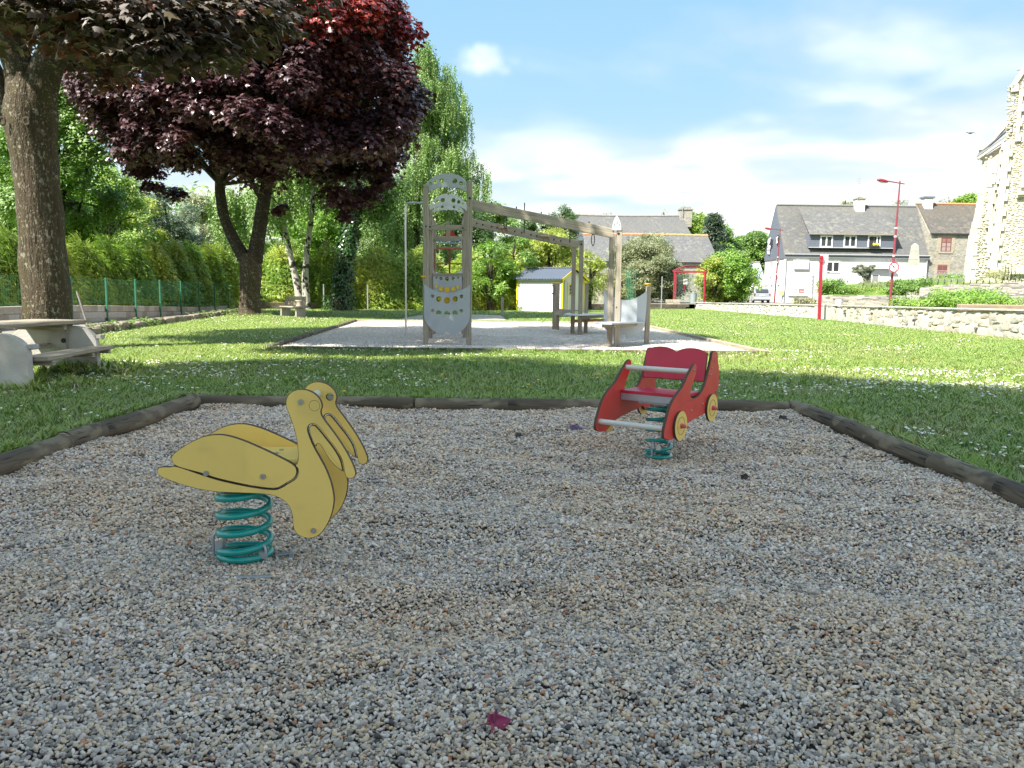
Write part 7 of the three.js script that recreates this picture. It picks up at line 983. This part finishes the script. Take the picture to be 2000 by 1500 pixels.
{
  const p = W(1600, 622, 38.6); p.y = 0; const t = thing('bus_stop_post', 'plain red square post with a white panel, standing against the rubble wall', 'sign post', p), H = W(1604, 499, 38.6).y, tx = W(1604.5, 499, 38.6).x - p.x; part('post', [bar(V(0, -0.05, 0), V(tx, H, 0), 0.13, 0.13, 0.01)], M.redPaint, t); const s = W(1611, 507, 38.6).sub(p); part('white_panel', box(0.38, 0.5, 0.04, s.x, s.y, -0.09, 0.01), M.white, t); part('bracket', [box(0.17, 0.05, 0.17, tx * 0.97, s.y + 0.1, 0), box(0.17, 0.05, 0.17, tx * 0.95, s.y - 0.12, 0)], mat([0.4, 0.03, 0.05], 0.4), t);
}
{ const d = 66, b = W(1586, 585, d), t = thing('direction_sign', 'thin pole with a stack of small grey direction signs before the white wall', 'sign post', b), top = W(1586, 536, d).y - b.y; part('pole', rod(V(0, -0.2, 0), V(0.06, top, 0), 0.035, 0.035, 8), M.galv, t); for (let i = 0; i < 5; i++) part('sign_plate', box(0.15 + 0.02 * (i % 2), 0.25, 0.03, -0.03, top - 0.2 - i * 0.31, 0.05), mat([0.25, 0.26, 0.27], 0.6), t); }
{ const d = 60, b = W(1616, 555, d), t = thing('bollard_lamp', 'thin dark garden post with a small round head before the dark window', 'post', b), top = W(1616, 531, d).y - b.y; part('pole', rod(V(0, 0, 0), V(0.02, top, 0), 0.03, 0.03, 8), M.galv, t); part('head', new THREE.SphereGeometry(0.09, 10, 8).translate(0.02, top, 0), M.galv, t); }
{ const d = 62, b = W(1552, 592, d), t = thing('small_post', 'short thin grey post at the street edge below the red poster window', 'post', b), top = W(1552, 575, d).y - b.y; part('pole', rod(V(0, -0.1, 0), V(0, top, 0), 0.03, 0.03, 8), M.galv, t); part('cap', new THREE.SphereGeometry(0.04, 8, 6).translate(0, top, 0), M.galv, t); }
{ // gull
  const t = thing('bird', 'tiny dark bird flying left of the church', 'bird', W(1895, 260, 90)); part('body', new THREE.SphereGeometry(0.11, 10, 6).scale(2.2, 0.8, 0.9), M.dark, t); for (const s of [-1, 1]) part('wing', muv(board([[0, -0.05], [0.32, 0.10], [0.62, -0.02], [0.34, 0.02], [0, 0.05]].map(([x, y]) => [x * s, y]), 0.02, [], false)), M.dark, t); }

// ------------------------------------------------------------------ church
{
  const d = 55, m = d / F, base = W(1960, 548, d), t = thing('church', 'tall pale stone church with stepped buttresses at the right edge', 'church', base, -0.5), q = (px, py, dd = 0) => W(px, py, d + dd).sub(base);
  t.scale.x = 0.853;   // its front is turned towards the play area
  const pale = [[0.70, 0.68, 0.62], [0.76, 0.745, 0.69], [0.64, 0.62, 0.56]].map((c) => mat(c, 0.92, { map: rep(T.stone, 0.5), ...bump(rep(T.fine, 1), 0.008) })), mort = mat([0.68, 0.645, 0.57], 1, { map: rep(T.stone, 0.4), ...bump(rep(T.fine, 0.8), 0.012) }), rub = [[0.58, 0.55, 0.48], [0.68, 0.645, 0.57], [0.76, 0.73, 0.65]].map((c) => mat(c, 0.95, { map: rep(T.stone, 0.7) }));
  const X = (px) => q(px, 400).x, Y = (py, px = 1960) => q(px, py).y; const y0 = -0.6;
  const X2 = 22;
  // aisle wall (behind), main gable wall (in front)
  const aisleTop = Y(298, 1925), aL = X(1912), mL = X(1967), eav = Y(165, 1977);
  part('aisle_wall', muv(board([[aL, y0], [mL + 1, y0], [mL + 1, aisleTop + 1.6], [aL, aisleTop]], 0.9, [], false)).translate(0, 0, -1.6), mort, t);
  part('gable_wall', muv(board([[mL, y0], [X2, y0], [X2, eav + 2.0], [mL + 11, eav + 17], [mL, eav]], 1.0, [], false)).translate(0, 0, -0.6), mort, t);
  part('nave_wall', box(X2 - mL - 0.6, eav - 0.6, 12, (X2 + mL) / 2 + 0.4, eav / 2, -7.2), mort, t);
  part('gable_coping', bar(V(mL - 0.35, eav - 0.2, -0.6), V(mL + 10.9, eav + 17.0, -0.6), 1.4, 0.34, 0.03), pale[1], t); part('kneeler', box(0.5, 0.5, 1.4, mL - 0.1, eav - 0.2, -0.6, 0.04), pale[1], t);
  // aisle roof, coping and cornice
  const A = V(aL - 0.1, aisleTop, -1.5), B = V(mL, aisleTop + 2.0, -1.5);
  part('aisle_roof', muv(board([[aL - 0.35, aisleTop + 0.1], [mL, aisleTop + 1.95], [mL, aisleTop + 2.05], [aL - 0.35, aisleTop + 0.25]], 0.7, [], false)).translate(0, 0, -1.2), M.slate, t);
  part('aisle_coping', [bar(V(aL + 0.25, aisleTop + 0.75, -1.4), V(mL, aisleTop + 2.55, -1.4), 1.0, 0.22, 0.02), box(0.65, 0.3, 1.0, aL + 0.02, aisleTop + 0.62, -1.4, 0.03), box(0.4, 0.6, 0.8, aL + 0.05, aisleTop + 0.2, -1.45, 0.03)], pale[1], t); part('cornice', [bar(V(aL - 0.35, aisleTop - 0.1, -1.0), V(mL, aisleTop + 1.35, -1.0), 0.5, 0.16, 0.02)], pale[0], t); part('gutter', bar(V(aL - 0.45, aisleTop + 0.05, -0.85), V(mL, aisleTop + 1.5, -0.85), 0.14, 0.1, 0.01), mat([0.2, 0.21, 0.23], 0.5), t);
  // dressed stones: one by one
  const blk = [0, 1, 2].map(() => box(1, 1, 1, 0, 0, 0, 0.025)); let nb = 0; const ash = (xa, xb, ya, yb, z, th = 0.3) => { const g = part('dressed_stone', blk[nb % 3], pale[(nb * 7 + (nb >> 2)) % 3], t); g.position.set((xa + xb) / 2, (ya + yb) / 2, z + 0.012 * (h2(nb, 4) - 0.5)); g.scale.set(xb - xa - 0.012, yb - ya - 0.012, th); nb++; };
  // stepped buttress on the left: outline from the photograph
  const bL = (y) => { const e = [[545, 1890], [470, 1894], [440, 1898.5], [425, 1903], [400, 1905], [372, 1909], [355, 1915], [330, 1919], [312, 1922], [299, 1925]]; for (let i = 0; i < e.length - 1; i++) if (y <= e[i][0] && y >= e[i + 1][0]) return mix(e[i][1], e[i + 1][1], (e[i][0] - y) / (e[i][0] - e[i + 1][0])); return y > 545 ? 1890 : 1925; };
  part('buttress_core', muv(board([[X(1891), y0], [X(1934), y0], [X(1934), Y(312, 1930)], [X(1924), Y(305, 1925)], [X(1920), Y(330, 1920)], [X(1911), Y(370, 1910)], [X(1906), Y(400, 1905)], [X(1900), Y(440, 1900)], [X(1896), Y(470, 1895)]], 1.2, [], false)).translate(0, 0, -0.66), mort, t);
  const courseH = 13.5; let ci = 0; for (let py = 552; py > 312; py -= courseH, ci++) { const xl = bL(py - courseH / 2), ya = Y(py, 1910), yb = Y(py - courseH, 1910); const w1 = ci % 2 ? 15 : 22; ash(X(xl - 0.4), X(xl + w1), ya, yb, -0.15); if (py > 330) { const a = 1926 - (ci % 2 ? 3 : 0); ash(X(a), X(1940), ya, yb, -0.17, 0.25); } }
  // quoins of the gable wall and the band of dressed stone
  ci = 0; for (let py = 552; py > 175; py -= 14.5, ci++) { const lean = (552 - py) * 0.042, a = 1934 + lean * 0.75, ya = Y(py, 1950), yb = Y(py - 14.5, 1950); if (py > 290) { ash(X(a + (ci % 2 ? 8 : 4)), X(a + (ci % 2 ? 28 : 22)), ya, yb, -0.05); } else { ash(X(1968 + lean * 0.3), X(1968 + lean * 0.3 + (ci % 2 ? 12 : 8)), ya, yb, -0.05); } }
  part('pilaster_core', muv(board([[X(1936), y0], [X(1968), y0], [X(1968), Y(262, 1968)], [X(1944), Y(290, 1944)]], 1.1, [], false)).translate(0, 0, -0.62), mort, t);
  // pointed niche and slit
  { const cx = X(1940.5), ya = Y(397, 1940), yb = Y(358, 1940), yt = Y(341, 1941), ww = 3.2 * m; const s = [[cx - ww, ya], [cx + ww, ya], [cx + ww, yb], [cx + ww * 0.55, mix(yb, yt, 0.65)], [cx, yt], [cx - ww * 0.55, mix(yb, yt, 0.65)], [cx - ww, yb]]; part('niche', muv(board(s, 0.05, [], false)).translate(0, 0, 0.02), mat([0.40, 0.37, 0.32], 0.95), t); part('niche_reveal', box(ww * 0.9, yb - ya, 0.10, cx - ww * 0.55, (ya + yb) / 2, 0.05, 0.01), pale[0], t); part('niche_corbel', box(ww * 1.2, 0.35, 0.3, cx + ww * 0.5, yb - 0.25, 0.1, 0.03), pale[1], t); part('niche_hood', [bar(V(cx - ww * 1.3, yb, 0.08), V(cx, yt + 0.2, 0.08), 0.2, 0.16, 0.01), bar(V(cx, yt + 0.2, 0.08), V(cx + ww * 1.3, yb, 0.08), 0.2, 0.16, 0.01)], pale[1], t); }
  // window at the picture edge
  part('window_sill', [box(2.2, 0.22, 0.5, X(1985) + 1.1, Y(379, 1995), 0.05, 0.02), bar(V(X(1984), Y(385, 1985), 0.0), V(X(1984) + 2.2, Y(377, 1995), 0.0), 0.3, 0.16, 0.02)], pale[1], t); { const f = part('window', box(1.6, 4.0, 0.12, X(1998) + 0.9, Y(368, 1995) + 2.0, -0.05), mat([0.05, 0.05, 0.06], 0.2), t); part('window_jamb', box(0.4, 4.1, 0.3, X(1998) - 0.05, Y(368, 1995) + 2.05, 0.0, 0.02), pale[0], f); }
  part('plinth', box(3.4, 0.5, 0.35, X(1984) + 1.7, Y(529, 1990), 0.05, 0.03), pale[1], t); part('hole', box(0.12, 0.2, 0.04, X(1931), Y(446, 1931), 0.02), M.dark, t);
  // rubble faces between them
  const rg = [1, 2, 3, 4].map((s) => { const g = new THREE.IcosahedronGeometry(0.5, 0).toNonIndexed(), P = g.attributes.position; for (let i = 0; i < P.count; i++) { const k = 0.8 + 0.5 * h2(Math.round(P.getX(i) * 50) + s * 91, Math.round(P.getY(i) * 50 + P.getZ(i) * 20)); P.setXYZ(i, P.getX(i) * k, P.getY(i) * k, P.getZ(i) * k); } g.computeVertexNormals(); return g; });
  const bands = [[(y) => bL(y) + 17, (y) => 1927, 300, 552, 0.02], [(y) => 1958 + (552 - y) * 0.035, () => 2012, 60, 552, -0.06], [(y) => 1926, (y) => 1937, 300, 345, -0.60]]; const out = [[], [], []];
  for (const [fa, fb, ya, yb, z] of bands) for (let y = yb; y > ya; y -= 4.0) { const a = fa(y), b = fb(y); for (let x = a; x < b; x += rr(5, 10)) { if (y < 165 && x < 1978 + (165 - y) * 0.45) continue; const p = q(x + rr(-2, 2), y + rr(-1.5, 1.5)); const k = Math.floor(R() * 3); if (R() < 0.15) continue; out[k].push(rg[Math.floor(R() * 4)].clone().applyMatrix4(new THREE.Matrix4().compose(V(p.x, p.y, z - 0.06), new THREE.Quaternion().setFromEuler(new THREE.Euler(0, 0, rr(-0.4, 0.3))), V(rr(0.18, 0.40), rr(0.09, 0.17), rr(0.16, 0.24))))); } }
  out.forEach((l, i) => { if (l.length) part('rubble_stones', l, rub[i], t).userData.kind = 'stuff'; });
}

renderer.setSize(1024, 768);
renderer.render(scene, camera);
